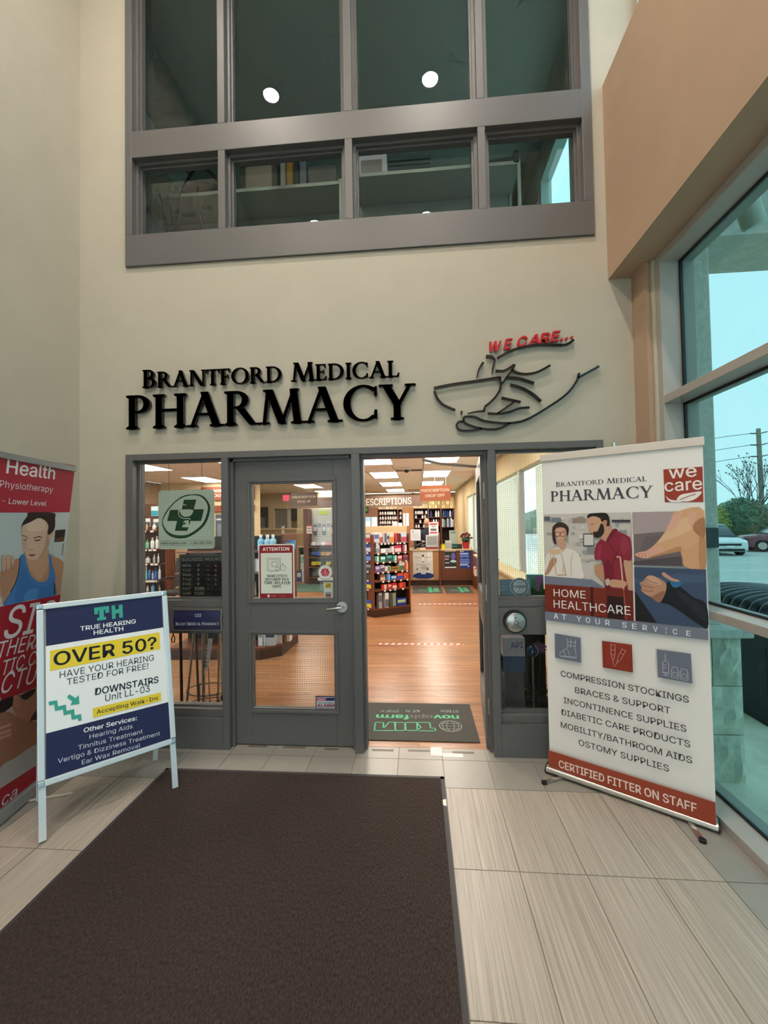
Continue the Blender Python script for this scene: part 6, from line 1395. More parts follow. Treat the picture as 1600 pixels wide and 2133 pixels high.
for k, (xa, xb, yt, c1, c2_) in enumerate(((538, 547, 1318, 'd8dadc', '8a8e94'), (549, 552, 1320, 'b8d0c8', None), (552, 573, 1317, 'b4b8bc', '2a3a50'), (577, 588, 1318, 'd4d0cc', 'a8b0b8'), (590, 604, 1322, 'e0dcd8', '9a9ea4'))):
    y_ = 2.1 + max(0, (xb - 572)) * .006; p = at(xa, 1340, y_); q = at(xb, 1340, y_)
    pack('supply_carton', f'{["pale", "slim mint", "grey oval printed", "cream", "white"][k]} carton, {ORD[k]} along the bottom shelf of the gondola behind the door', 'carton', ((p.x + q.x) / 2, y_, .145), X1, -Y1, q.x - p.x, .1, .24, c1, c2_, 'cartons on the near gondola', 0)
for k in range(14):
    x_ = -2.9 + .078 * (k % 12); z_ = (.45, .75, 1.05)[k % 3]
    pack('supply_carton', f'small {["teal", "white", "grey"][k % 3]} carton, {ORD[k]} along the middle shelves of the gondola behind the door', 'carton', (x_, 2.16, z_), X1, -Y1, .066, .1, .17, ['5a9aa0', 'd8dcdc', '9aa0a8'][k % 3], ['d0e8e8', '4a6a8a', 'e0e4e8'][k % 3], 'cartons on the near gondola', k % 3)

# ---- far office wall with opening, door and exit sign
fw = thing('wall_office', 'cream office wall with dark hatch and doorway beyond the closed door', 'wall', (-4, 11.5, 0), kind='structure')
Yw = 11.5
def wx(p): return at(p, 1080, Yw).x
def wz(p): return at(580, p, Yw).z
X = [-6.6, wx(536), wx(559), wx(571), wx(619), -2.55]
b = MB(); h0, h1, d0, d1_ = wz(1099), wz(1055), wz(1103), wz(1060)
b.box(X[0], X[1], Yw, Yw + .12, 0, PCE); b.box(X[2], X[3], Yw, Yw + .12, 0, PCE); b.box(X[4], X[5], Yw, Yw + .12, 0, PCE)
b.box(X[1], X[2], Yw, Yw + .12, 0, h0); b.box(X[1], X[2], Yw, Yw + .12, h1, PCE); b.box(X[3], X[4], Yw, Yw + .12, d1_, PCE); b.box(X[3], X[4], Yw, Yw + .12, 0, d0)
b.build('wall_face', CREAM, fw)
MB().box(X[1], X[2], Yw + .1, Yw + .11, h0, h1).build('hatch_back', colmat('4a463e'), fw); MB().box(X[1], X[2] - .15, Yw + .08, Yw + .1, h0, h0 + (h1 - h0) * .5).build('keypad_panel', colmat('8a8c90'), fw)
MB().box(X[3], X[3] + .45, Yw + .09, Yw + .11, d0, d1_).build('grey_door', colmat('8a8680'), fw); MB().box(X[4] - .25, X[4], Yw + .1, Yw + .11, d0 + .3, d1_).build('dark_opening', colmat('3a3c38'), fw); MB().box(X[3] + .45, X[4] - .25, Yw + .1, Yw + .11, d0, d1_).build('white_door', colmat('dcd6c4'), fw)
a = at(588, 1030, Yw - .05); c = at(604, 1044, Yw - .05)
t = thing('exit_sign', 'glowing red exit sign high on the far office wall', 'sign', ((a.x + c.x) / 2, Yw - .05, c.z)); MB().box(a.x, c.x, Yw - .05, Yw, c.z, a.z).build('housing', colmat('e0d8cc'), t)
MB().box(a.x + .02, c.x - .02, Yw - .053, Yw - .05, c.z + .02, a.z - .03).build('glow_panel', mat('exit_glow', 'e8506a', emit=1.2), t)
pr = Print((a.x, Yw - .0535, a.z), X1, Z1); pr.T('EXIT', (590, 1041.5), (602, 1041), 6.5, 'f0b8c0', bold=.02); pr.build('lettering', t)
# office counter
t = thing('waiting_counter', 'long beige counter in front of the cream office wall', 'counter', (-4.6, 9.7, 0)); zc_ = at(580, 1104, 9.5).z
MB().box(-6.0, -3.7, 9.5, 9.55, .05, zc_).build('front_panel', mat('cork_beige', 'b49d74', .7, vary=.1, vscale=20), t); MB().box(-6.05, -3.65, 9.45, 10.0, zc_, zc_ + .04).build('countertop', LEDGE, t); MB().box(-6.0, -3.7, 9.55, 9.9, 0, .05).build('kick', DKW, t)
p = at(588, 1112, 9.4); pack('notice_pad', 'small white upright notice leaning on the beige waiting counter', 'notice', (p.x, 9.46, zc_ - .12), X1, -Y1, .09, .02, .24, 'e6e2da', None)
# ---- checkout desk with carton stack
Yd = 8.95
a = at(622, 1165, Yd); c = at(655, 1165, Yd); zt = at(640, 1137, Yd).z
t = thing('checkout_desk', 'cherry checkout desk with beige top beyond the closed door', 'desk', ((a.x + c.x) / 2, Yd + .3, 0))
MB().box(a.x, c.x, Yd, Yd + .6, zt - .05, zt).build('desktop', LEDGE, t); MB().box(a.x, a.x + .04, Yd, Yd + .6, 0, zt - .05).build('side', CHERRY, t); MB().box(c.x - .06, c.x, Yd, Yd + .6, 0, zt - .05).build('side', CHERRY, t); MB().box(a.x + .04, c.x - .06, Yd + .3, Yd + .33, 0, zt - .05).build('back_panel', INN, t); MB().box(a.x + .04, c.x - .06, Yd, Yd + .3, .3, .33).build('shelf', CHERRY, t)
x_ = (a.x + c.x) / 2 - .05; z0_ = at(636, 1174, Yd).z
tb_ = pack('logo_carton', 'pale mint carton with green logo letters under the checkout desk', 'carton', (x_, Yd + .05, .33), X1, -Y1, .30, .2, .42, 'd3e3d8', None)
pr = Print((x_ - .15, Yd + .049, .33), X1, Z1); pr.ring([(.02, .2), (.08, .2), (.08, .34), (.02, .34)], .018, '3fae8a'); pr.ring([(.09, .34), (.12, .2), (.15, .2), (.18, .34)], .018, '3fae8a'); pr.ring([(.2, .2), (.28, .2), (.28, .34), (.2, .34)], .018, '3fae8a'); pr.build('printed_logo', tb_)
for k in range(3): pack('supply_carton', f'small {["navy", "white", "steel blue"][k]} carton in front of the checkout desk shelf', 'carton', (x_ - .14 + .15 * k, Yd - .12, .33 - .33 + .0), X1, -Y1, .13, .1, .3 + .05 * k, ['3a4a70', 'dfe3e6', '7a94b0'][k], 'c8d4e0', 'cartons below the checkout desk', 0)
p = at(632, 1130, Yd + .1); box('cork_carton', mat('kraft_card', 'a88a58', .8), (p.x - .22, p.x + .16, Yd + .05, Yd + .3, zt, zt + .36), label='brown kraft carton standing on the checkout desk', cat='carton')
p = at(651, 1126, Yd + .1); box('white_binder', colmat('dcdad4'), (p.x - .09, p.x + .09, Yd + .05, Yd + .3, zt, zt + .4), label='white binder block beside the kraft carton on the desk', cat='binder')
# ---- brown post with notice, and the packed wall shelves
Yp = 8.4; a = at(631.5, 1060, Yp); c = at(642, 1060, Yp)
t = thing('shelf_unit', 'tall cherry shelf of bagged goods at the edge of the closed door glass', 'shelf', (-2.4, Yp + .2, 0)); zt = at(640, 1060, Yp).z; xr = at(700, 1060, Yp).x
MB().box(a.x, c.x, Yp, Yp + .4, 0, zt).build('post', CHERRY, t); MB().box(c.x, xr, Yp + .38, Yp + .4, .05, zt).build('back_panel', mat('peg_board_white', 'cfd4d2', .7), t)
zlv = [at(670, py, Yp).z for py in (1085, 1112, 1139, 1160, 1180, 1203)]
for z in zlv[2:]: MB().box(c.x, xr, Yp, Yp + .38, z - .03, z).build('shelf', CHERRY, t)
MB().box(c.x, xr, Yp - .1, Yp + .38, 0, .12).build('plinth', DKW, t)
rr = random.Random(21)
for li, z in enumerate(zlv[2:5]):
    for k in range(5):
        x_ = c.x + .12 + k * (xr - c.x - .1) / 5; cc = [['c8ccd4', 'b8bcc8', 'e0e0e4', 'c89aa0', 'd8d0c8'], ['3a5aa0', '4a6ab8', 'c8b040', 'd8a8a0', '7a9a60'], ['d8c83a', 'c8b830', '3a4a3a', 'e0d050', '5a5a4a']][li][k]
        tt = thing('soft_bag', f'{cname(cc)} soft bag, {ORD[k]} along the {["upper", "middle", "lower"][li]} tier of the cherry shelf', 'bag', (x_, Yp + .12, z), 'bagged goods on the cherry shelf')
        MB().ball((x_, Yp + .12, z + .055), .09, .1, .055, 10).build('pouch', colmat(cc), tt, smooth=True); MB().box(x_ - .07, x_ + .07, Yp + .1, Yp + .13, z + .09, z + .13).build('sealed_edge', colmat(cc), tt)
for k in range(6):
    x_ = c.x + .1 + .13 * k; z = zlv[1] - .05 + .1 * (k % 2); pack('hanging_pack', f'{["blue grey", "pale", "steel", "white", "dark slate", "mint"][k]} hanging pack, {ORD[k]} on the peg board of the cherry shelf', 'pack', (x_, Yp + .36, z), X1, -Y1, .1, .03, .3, ['6a7e94', 'd8dcdc', '8494a4', 'e4e6e4', '3e4c5c', 'b8d8cc'][k], ['d8e0e8', '8aa0b0', 'e0e4e8', 'a0b0bc', '8a98a8', 'e8f0ec'][k], 'packs on the peg board', 0)
a = at(661, 1064, Yp + .1); c2_ = at(681, 1071, Yp + .1); box('neon_sign', colmat('c4e03a'), (a.x, c2_.x, Yp + .3, Yp + .32, c2_.z, a.z), label='neon green header strip above the peg board packs', cat='sign')
paper('notice_sign', 'red framed notice on the cherry post beyond the door glass', 'sign', (637.5, 1094, 651, 1112.5), Yp - .02, .004, colmat('b04a52'), [([(639, 1096.5), (649.5, 1096.5), (649.5, 1111), (639, 1111)], 'e8e0dc'), ([(640.5, 1099), (648, 1099), (648, 1102), (640.5, 1102)], '8a8a8a'), ([(640.5, 1105), (648, 1105), (648, 1108), (640.5, 1108)], '9a9a9a')])
box('green_carpet', mat('green_runner', '4f6a5c', .95), (-3.4, -1.9, 7.0, 8.3, .0005, .008), label='muted green runner on the plank floor before the checkout desk', cat='rug')

# ---- bottle shelves seen in the left sidelight
Ys = 4.6; xl = -6.2; xr = at(345, 1200, Ys).x
t = thing('bottle_shelf', 'dark wood wall shelf of lotion bottles in the left sidelight', 'shelf', ((xl + xr) / 2, Ys + .2, 0)); zt = at(320, 1048, Ys).z
MB().box(xl, xr, Ys + .3, Ys + .32, 0, zt).build('back_panel', mat('slat_brown', '5e3c2e', .5), t); MB().box(xr - .02, xr, Ys + .02, Ys + .32, 0, at(345, 1145, Ys).z).build('end_panel', CHERRY, t); MB().box(xl, xr, Ys, Ys + .32, 0, .1).build('plinth', DKW, t)
lev = [at(315, py, Ys).z for py in (1104, 1143, 1173, 1208, 1234)]
for z in lev: MB().box(xl, xr - .02, Ys + .02, Ys + .3, z - .02, z).build('shelf', CHERRY, t)
items = [[(304, 308, 1128, 'c8a880'), (318, 325, 1118, 'd0d0d0')], [(303.5, 311, 1124, '7ab89a', '5a9a3a'), (314, 322, 1120, 'e2e4e2', 'c8ccc8'), (324, 330, 1117, 'dcdedc', 'b8bcb8')], [(303.5, 313, 1162, 'dadcdc', 'b0b4b4'), (319, 324, 1155, 'b8bcc0', 'd8dcdc'), (328, 332, 1153, 'e4e6e4', 'd0d4d0')], [(303, 307, 1180, '7accc4', 'd8e8e8'), (308, 315, 1187, '3a6ab0', '8aa8d0'), (316.5, 320, 1189, 'e0e2e4', '9ab0c8'), (321, 328, 1183, '2f62b4', '2a4a90'), (330, 335, 1178, 'e6e8ea', 'd0d8e0')], [(305, 310, 1222, 'd8dcdc', 'b8c0c4'), (315, 322, 1216, '7aaad8', '4a7ab8'), (328, 334, 1219, 'dcdad0', 'c8c4b8')]]
for li, row in enumerate(items):
    for k, it in enumerate(row):
        p = at(it[0], 1150, Ys + .08); q = at(it[1], 1150, Ys + .08); h = at(it[0], it[2], Ys + .08).z - lev[li]
        bottle('lotion_bottle', f'{cname(it[3])} lotion bottle, {ORD[k]} on the {["top", "second", "third", "fourth", "lowest"][li]} sidelight shelf', ((p.x + q.x) / 2, Ys + .08, lev[li]), (q.x - p.x) / 2, max(.12, h), it[3], it[4] if len(it) > 4 else 'e0e0dc', 'bottles on the sidelight shelf')
        MB().box((p.x + q.x) / 2 - .03, (p.x + q.x) / 2 + .03, Ys + .0, Ys + .018, lev[li] - .045, lev[li] - .01).build('price_tag', TAGM, t)
for k, (px0, px1, py0, py1) in enumerate(((313.5, 328, 1055, 1075), (302, 311, 1080, 1097), (318, 330, 1081, 1097))):
    p = at(px0, py0, Ys + .26); q = at(px1, py1, Ys + .26)
    pack('blister_pack', f'{["teal and white", "white", "white patterned"][k]} blister pack hung {["highest", "lower at the frame edge", "lower and inner"][k]} on the slatted shelf back', 'pack', ((p.x + q.x) / 2, Ys + .28, q.z), X1, -Y1, q.x - p.x, .02, p.z - q.z, ['c8dcdc', 'dcdcda', 'd8dad8'][k], ['3a98a8', '4a4c4e', '5a5c60'][k], 'packs hung on the slatted back', 1)
# mesh chair
cx_ = at(362, 1200, 4.2).x
t = thing('mesh_chair', 'dark mesh backed armchair beside the bottle shelf in the sidelight', 'chair', (cx_, 4.4, 0)); DKM = mat('chair_mesh', '3a3634', .8)
MB().box(cx_ - .25, cx_ + .25, 4.15, 4.62, .42, .48).build('seat', DKM, t, bevel=.02)
MB().obox(Vector((cx_, 4.64, .78)), X1, Vector((0, .2, 1)).normalized(), Vector((0, 1, -.2)).normalized(), .24, .27, .015).build('backrest', DKM, t, bevel=.02)
for dx in (-.27, .27):
    for y_ in (4.16, 4.6): MB().cyl((cx_ + dx, y_, 0), (cx_ + dx, y_, .66 if y_ < 4.3 else .5), .014, n=8).build('leg', GASKET, t)
    MB().tube(spline([(cx_ + dx, 4.14, .64), (cx_ + dx, 4.2, .69), (cx_ + dx, 4.5, .69), (cx_ + dx, 4.66, .66)], 4), .016, n=8).build('armrest', GASKET, t)
# counselling room sign and blue poster on the alcove wall
a = at(425, 1020, 7.25); c = at(500, 1036, 7.25)
t = thing('room_sign', 'red brown counselling room sign above a brown board in the sidelight', 'sign', ((a.x + c.x) / 2, 7.25, c.z)); x0 = at(446, 1020, 7.25).x - .35
RBn = mat('sign_red_brown', '8a4a38', .5)
MB().box(x0, x0 + 1.4, 7.255, 7.30, at(450, 1042, 7.25).z, at(450, 1014, 7.25).z).build('board', RBn, t); MB().box(x0 + .05, x0 + 1.4, 7.255, 7.30, at(450, 1066, 7.25).z, at(450, 1053, 7.25).z).build('lower_board', RBn, t)
pr = Print((a.x, 7.255, a.z), X1, Z1); pr.T('COUNSEL', (424, 1026), (470, 1025), 5.5, 'ecd8c0', bold=.03); pr.T('ROOM', (438, 1035.5), (470, 1034.5), 5.5, 'ecd8c0', bold=.03); pr.build('lettering', t)
p = at(449, 1072, 7.2); q = at(470, 1140, 7.2); poster('slate blue poster with white line drawing beside the hanging green cross', (449, 1072, 470, 1140), 7.299, '5c6878', [([(451, 1080), (462, 1080), (462, 1084), (451, 1084)], 'c8d0d8'), ([(449, 1128), (470, 1128), (470, 1140), (449, 1140)], '3a6a50'), ('s', [(453, 1095), (460, 1092), (465, 1105), (462, 1120), (454, 1118)], '8a96a4')])

# ---- walking canes in a wire stand inside the left sidelight
GY = .62
st_ = thing('cane_stand', 'wire floor stand holding walking canes behind the lower sidelight glass', 'stand', (-1.95, GY, 0)); 
cxn = -1.93
for z, r_ in ((.02, .2), (.16, .19)):
    MB().tube([(cxn + r_ * math.cos(k * .314), GY + .08 + r_ * .8 * math.sin(k * .314), z) for k in range(21)], .005, n=6).build('hoop', mat('stand_wire', '3c3c3e', .4, .5), st_)
for k in range(4): an = .8 + k * 1.57; MB().cyl((cxn + .2 * math.cos(an), GY + .08 + .16 * math.sin(an), 0.01), (cxn + .19 * math.cos(an), GY + .08 + .152 * math.sin(an), .17), .005, n=6).build('upright', mat('stand_wire', '3c3c3e'), st_)
CN = [('black', '1a1818', (379, 1474), (376, 1322), .013), ('bronze grey', '8c857a', (388, 1473), (404, 1322), .011), ('charcoal', '4e5052', (414, 1470), (409, 1330), .011), ('dull steel', '7e7a74', (424, 1474), (424, 1322), .015), ('slim tan', 'a98a6c', (437, 1466), (434, 1380), .006), ('champagne', 'a09070', (454, 1465), (457, 1335), .011), ('silver', 'b0aca8', (463, 1430), (459, 1325), .010)]
for k, (nm_, cc, p0, p1, r_) in enumerate(CN):
    a = atz(p0[0], p0[1], .02); a.y = min(max(a.y, .5), .85); y_ = a.y; a = at(p0[0], p0[1], y_); c = at(p1[0], p1[1], y_ - .02)
    a.z = .012; t = thing('walking_cane', f'{nm_} walking cane standing behind the lower sidelight, {ORD[k]} from the banner side', 'cane', a, 'canes in the wire stand')
    if k == 3: CANE_T = t
    d = (c - a).normalized(); top = a + d * (.86 + .02 * (k % 3)); sm = mat('cane_' + cc, cc, .35, .4)
    MB().cyl(a, top, r_, n=10).build('shaft', sm, t, smooth=True); MB().lathe(a - Z1 * .006, [(r_ * 1.6, 0), (r_ * 1.4, .03), (r_ * 1.05, .045)], n=10).build('ferrule', GASKET, t)
    hd_ = X1 if k % 2 else -X1; MB().tube(spline([top - d * .01, top + Z1 * .025, top + Z1 * .04 + hd_ * .05, top + Z1 * .03 + hd_ * .11], 4), .012, n=8).build('handle', mat('cane_grip', '26201e', .6), t, smooth=True)
p = at(434, 1330, .5); q = at(424, 1405, .5); t = CANE_T
MB().prism([(p.x, p.z), (q.x, q.z), (q.x + .045, q.z + .06), (p.x + .04, p.z)], (0, .5, 0), X1, Z1, Y1, 0, .002).build('paper_tag', colmat('e0dedc'), t, label='white printed strip tag')
pr = Print((q.x, .5, q.z), X1, Z1)
for k in range(7): yy = 1340 + k * 8; pr.line([(428 - k * .5, yy), (433 - k * .5, yy - 2)], .012, '6a6868')
pr.build('tag_print', t)
t = thing('wrist_strap', 'small black wrist strap loop hanging at the sidelight edge', 'strap', (at(361, 1340, .2).x, .2, at(361, 1340, .2).z)); q = at(361, 1330, .2); MB().tube([q + Vector((0, 0, .08)), q + Vector((0, 0, .03)), q + Vector((-.014, 0, 0)), q + Vector((-.01, 0, -.03)), q + Vector((.01, 0, -.03)), q + Vector((.014, 0, 0)), q + Vector((.002, 0, .03))], .004, n=6).build('loop', GASKET, t)

# ---- display inside the right sidelight
dc = thing('display_cabinet', 'black display cabinet filling the lower part of the right sidelight', 'cabinet', (.95, .8, 0))
MB().box(.585, 1.14, .95, .97, 0, .88).build('back_panel', mat('cabinet_black', '0e0e10', .5), dc); MB().box(.585, .60, .5, .95, 0, .88).build('side_panel', mat('cabinet_black', '0e0e10'), dc); MB().box(.60, 1.14, .5, .95, .02, .05).build('bottom_board', mat('cabinet_black', '0e0e10'), dc); MB().box(.585, 1.14, .5, .97, .88, .90).build('top_board', mat('cabinet_black', '0e0e10'), dc)
y_ = .30; a = at(1047, 1329, y_); c = at(1094, 1372, y_)
t = thing('display_carton', 'lilac and white carton with API lettering behind the lower right glass', 'carton', ((a.x + c.x) / 2, y_, .0)); zb = .0
zk = at(1070, 1398, y_).z; MB().box(a.x, c.x, y_, y_ + .16, zk, a.z).build('carton', colmat('b9aeb4'), t); MB().box(a.x, c.x, y_ - .001, y_ + .161, zk, at(1070, 1367, y_).z).build('blue_band', colmat('33507c'), t); MB().box(a.x + .01, c.x - .01, y_ + .01, y_ + .15, 0, zk).build('stand', colmat('4a4850'), t)
pr = Print((a.x, y_ - .001, a.z), X1, Z1); pr.T('API', (1064, 1351), (1090, 1349.5), 12.5, '5a5a96', bold=.02); pr.build('lettering', t)
q = at(1109, 1356, .36); t = thing('glass_bauble', 'glossy deep blue bauble beside the lilac carton', 'ornament', q - Z1 * .1); MB().ball(q, .045, .045, .045, 20).build('ball', mat('blue_glass', '173a6a', .08, coat=1), t, smooth=True); MB().cyl((q.x, q.y, .02), (q.x, q.y, q.z - .04), .008, n=8).build('stem', STEEL, t); MB().lathe((q.x, q.y, 0), [(.05, 0), (.05, .015), (.02, .02)], n=14).build('foot', STEEL, t)
q = at(1118, 1345, .64); t = thing('orchid_plant', 'pink orchid blooms over dark leaves behind the lower right glass', 'plant', (q.x, .64, 0))
MB().lathe((q.x, .64, 0.0), [(.07, 0), (.09, .14), (.095, .15), (.08, .15)], n=16).build('pot', colmat('3a3230'), t, smooth=True)
MB().tube(spline([(q.x, .64, .14), (q.x + .02, .64, .4), (q.x + .02, .64, .6), (q.x - .02, .63, q.z + .03)], 5), .004, n=6).build('stem', colmat('5a5a3a'), t)
rr = random.Random(2)
for k in range(7):
    an = k * .9; L_ = .2 + .05 * (k % 2); d = Vector((math.cos(an), math.sin(an), 0)); p = Vector((q.x, .64, .15)); s_ = Vector((-d.y, d.x, 0)) * .028
    b = MB(); b.face([p - s_ * .3, p + s_ * .3, p + d * L_ * .5 + Z1 * .08 + s_, p + d * L_ * .5 + Z1 * .08 - s_]); b.face([p + d * L_ * .5 + Z1 * .08 - s_, p + d * L_ * .5 + Z1 * .08 + s_, p + d * L_ + Z1 * .02]); b.build('leaf', colmat('24341c'), t)
for k in range(5):
    c_ = q + Vector((rr.uniform(-.03, .05), rr.uniform(-.02, .02), rr.uniform(-.04, .03))); b = MB()
    for j in range(5):
        an = j * 1.257 + rr.uniform(0, .4); d = Vector((math.cos(an), -.25, math.sin(an))).normalized(); s_ = Vector((-d.z, 0, d.x)) * .016; b.face([c_, c_ + d * .02 + s_, c_ + d * .04, c_ + d * .02 - s_])
    b.build('bloom', colmat('b88ac8'), t)
# things on the ledge seen in the upper right glass
q = at(1120, 1232, .35); t = thing('leafy_plant', 'dark green leafy plant behind the tin card in the right sidelight', 'plant', (q.x + .03, .35, .93)); p = Vector((q.x + .03, .35, .95))
MB().lathe((p.x, p.y, .915), [(.04, 0), (.055, .09), (.05, .1)], n=14).build('pot', colmat('8a8078'), t); MB().box(p.x - .12, p.x + .2, .28, .46, .90, .915).build('tray', LEDGE, t)
for k in range(9):
    an = k * .7; d = Vector((math.cos(an), math.sin(an) * .5, .7 + .3 * (k % 3))).normalized(); s_ = d.cross(Y1).normalized() * .03; o_ = p + Z1 * .06; b = MB(); b.face([o_, o_ + d * .07 + s_, o_ + d * .16, o_ + d * .07 - s_]); b.build('leaf', colmat('23502a'), t)
q = at(1117, 1208, .5); t = pack('foil_pack', 'shiny multicoloured foil pack above the leafy plant in the sidelight', 'pack', (q.x, .52, 1.0), X1, -Y1, .13, .05, .2, '5a9aa8', '9a5ab0', None, 2); t2 = MB().box(q.x - .05, q.x + .0, .518, .519, 1.03, 1.17).build('foil_stripe', mat('foil_green', '5ac8a0', .15, .6), t); MB().box(q.x - .1, q.x + .1, .5, .6, .935, 1.0).build('base_block', colmat('4a3a38'), t)
# ================================================================== OUTSIDE THE WINDOW
gr = thing('ground', 'pale concrete walk and asphalt parking lot outside the window', 'ground', (15, 0, -.1), kind='structure')
MB().box(1.8, 6.0, -12, 30, -.7, -.05).build('walkway', mat('concrete_walk', 'd9d8c4', .85, vary=.12, vscale=6), gr)
MB().box(6.0, 120, -60, 120, -.7, -.3).build('asphalt', mat('pale_asphalt', 'bcbfb8', .9, vary=.08, vscale=1.2), gr)
MB().box(1.7, 1.8, -12, 30, -.2, -.05).build('sill_strip', mat('wet_sill', '6f7c76', .6), gr)
for k in range(6): MB().box(9.0, 14.0, 2 + 2.8 * k, 2.1 + 2.8 * k, -.3, -.297).build('parking_line', colmat('d8dcd8'), gr)
STN = mat('pillar_concrete', 'c4c6be', .9, vary=.14, vscale=22, bump=.5, bscale=60); STB = mat('split_stone', 'c6ccba', .9, vary=.2, vscale=9, bump=1.0, bscale=16)
pl_ = thing('stone_pillar', 'concrete pillar on a split stone base outside the window', 'pillar', (1.95, .1, -.05))
MB().box(1.74, 2.0, -.05, .45, .93, 3.57).build('shaft', STN, pl_, bevel=.012); MB().box(1.735, 2.11, -.17, .55, .875, .935).build('cap_stone', STN, pl_, bevel=.01)
rr = random.Random(8)
def stone(x0, x1, y0, y1, z0, z1):
    b = MB(); n = 5; c = Vector(((x0 + x1) / 2, y0, (z0 + z1) / 2)); i0 = len(b.v)
    g = [[Vector((x0 + (x1 - x0) * i / n, y0 - (rr.uniform(0.004, .032) if 0 < i < n and 0 < j < n else 0), z0 + (z1 - z0) * j / n)) for i in range(n + 1)] for j in range(n + 1)]
    for j in range(n):
        for i in range(n): b.face([g[j][i], g[j][i + 1], g[j + 1][i + 1], g[j + 1][i]])
    b.box(x0, x1, y0 + .0005, y1, z0, z1); b.build('stone', STB, pl_)
for z0, z1, xs in ((-.05, .25, (1.735, 1.86, 2.055)), (.255, .56, (1.735, 2.055)), (.565, .872, (1.735, 1.875, 2.055))):
    for a, c in zip(xs[:-1], xs[1:]): stone(a + .003, c - .003, -.13, .45, z0, z1)
cb = thing('canopy_beam', 'rough concrete canopy beam spanning above the window view', 'beam', (4, .2, 3.5), kind='structure')
MB().box(1.74, 9, -.02, .45, 3.57, 4.3).build('beam_face', STN, cb); 
q = at(1562, 440, -.35); t = thing('canopy_lamp', 'pale cylindrical floodlight under the canopy beam', 'lamp', (q.x, -.35, q.z - .1)); ax = Vector((.35, .1, -1)).normalized()
MB().lathe(q - ax * .1, [(.055, 0), (.062, .03), (.062, .18), (.05, .2)], n=18, axis=ax).build('barrel', mat('lamp_pale', 'b8c4b8', .4), t, smooth=True); MB().tube([q, q + Vector((.02, .02, .1)), Vector((q.x + .02, -.02, q.z + .16))], .018, n=8).build('bracket', mat('lamp_pale', 'b8c4b8'), t)
q = at(1484, 1120, -.06); box('reflection_block', mat('reflection_dark', '2c3c44', .6), (q.x - .045, q.x + .03, -.075, -.05, q.z - .065, q.z + .065), label='dark square block standing in for a blurred reflection over the concrete pillar', cat='box')  # solid dark block in place of a blurred reflection over the pillar
# dark ribbed bin
t = thing('ribbed_bin', 'dark outdoor bin with black ribbed roll top on the walkway', 'bin', (3.1, .9, -.05))
MB().box(2.78, 3.6, .62, 1.6, -.05, .84).build('bin_body', mat('bin_navy', '1d2a33', .5, vary=.2, vscale=30), t, bevel=.02)
for k in range(9):
    y_ = .66 + .105 * k; MB().tube(spline([(2.80, y_, .84), (2.86, y_, .91), (3.1, y_, .95), (3.5, y_, .92), (3.58, y_, .85)], 4), .045, n=10).build('rib', mat('rib_dark', '1d2a33', .25), t, smooth=True)
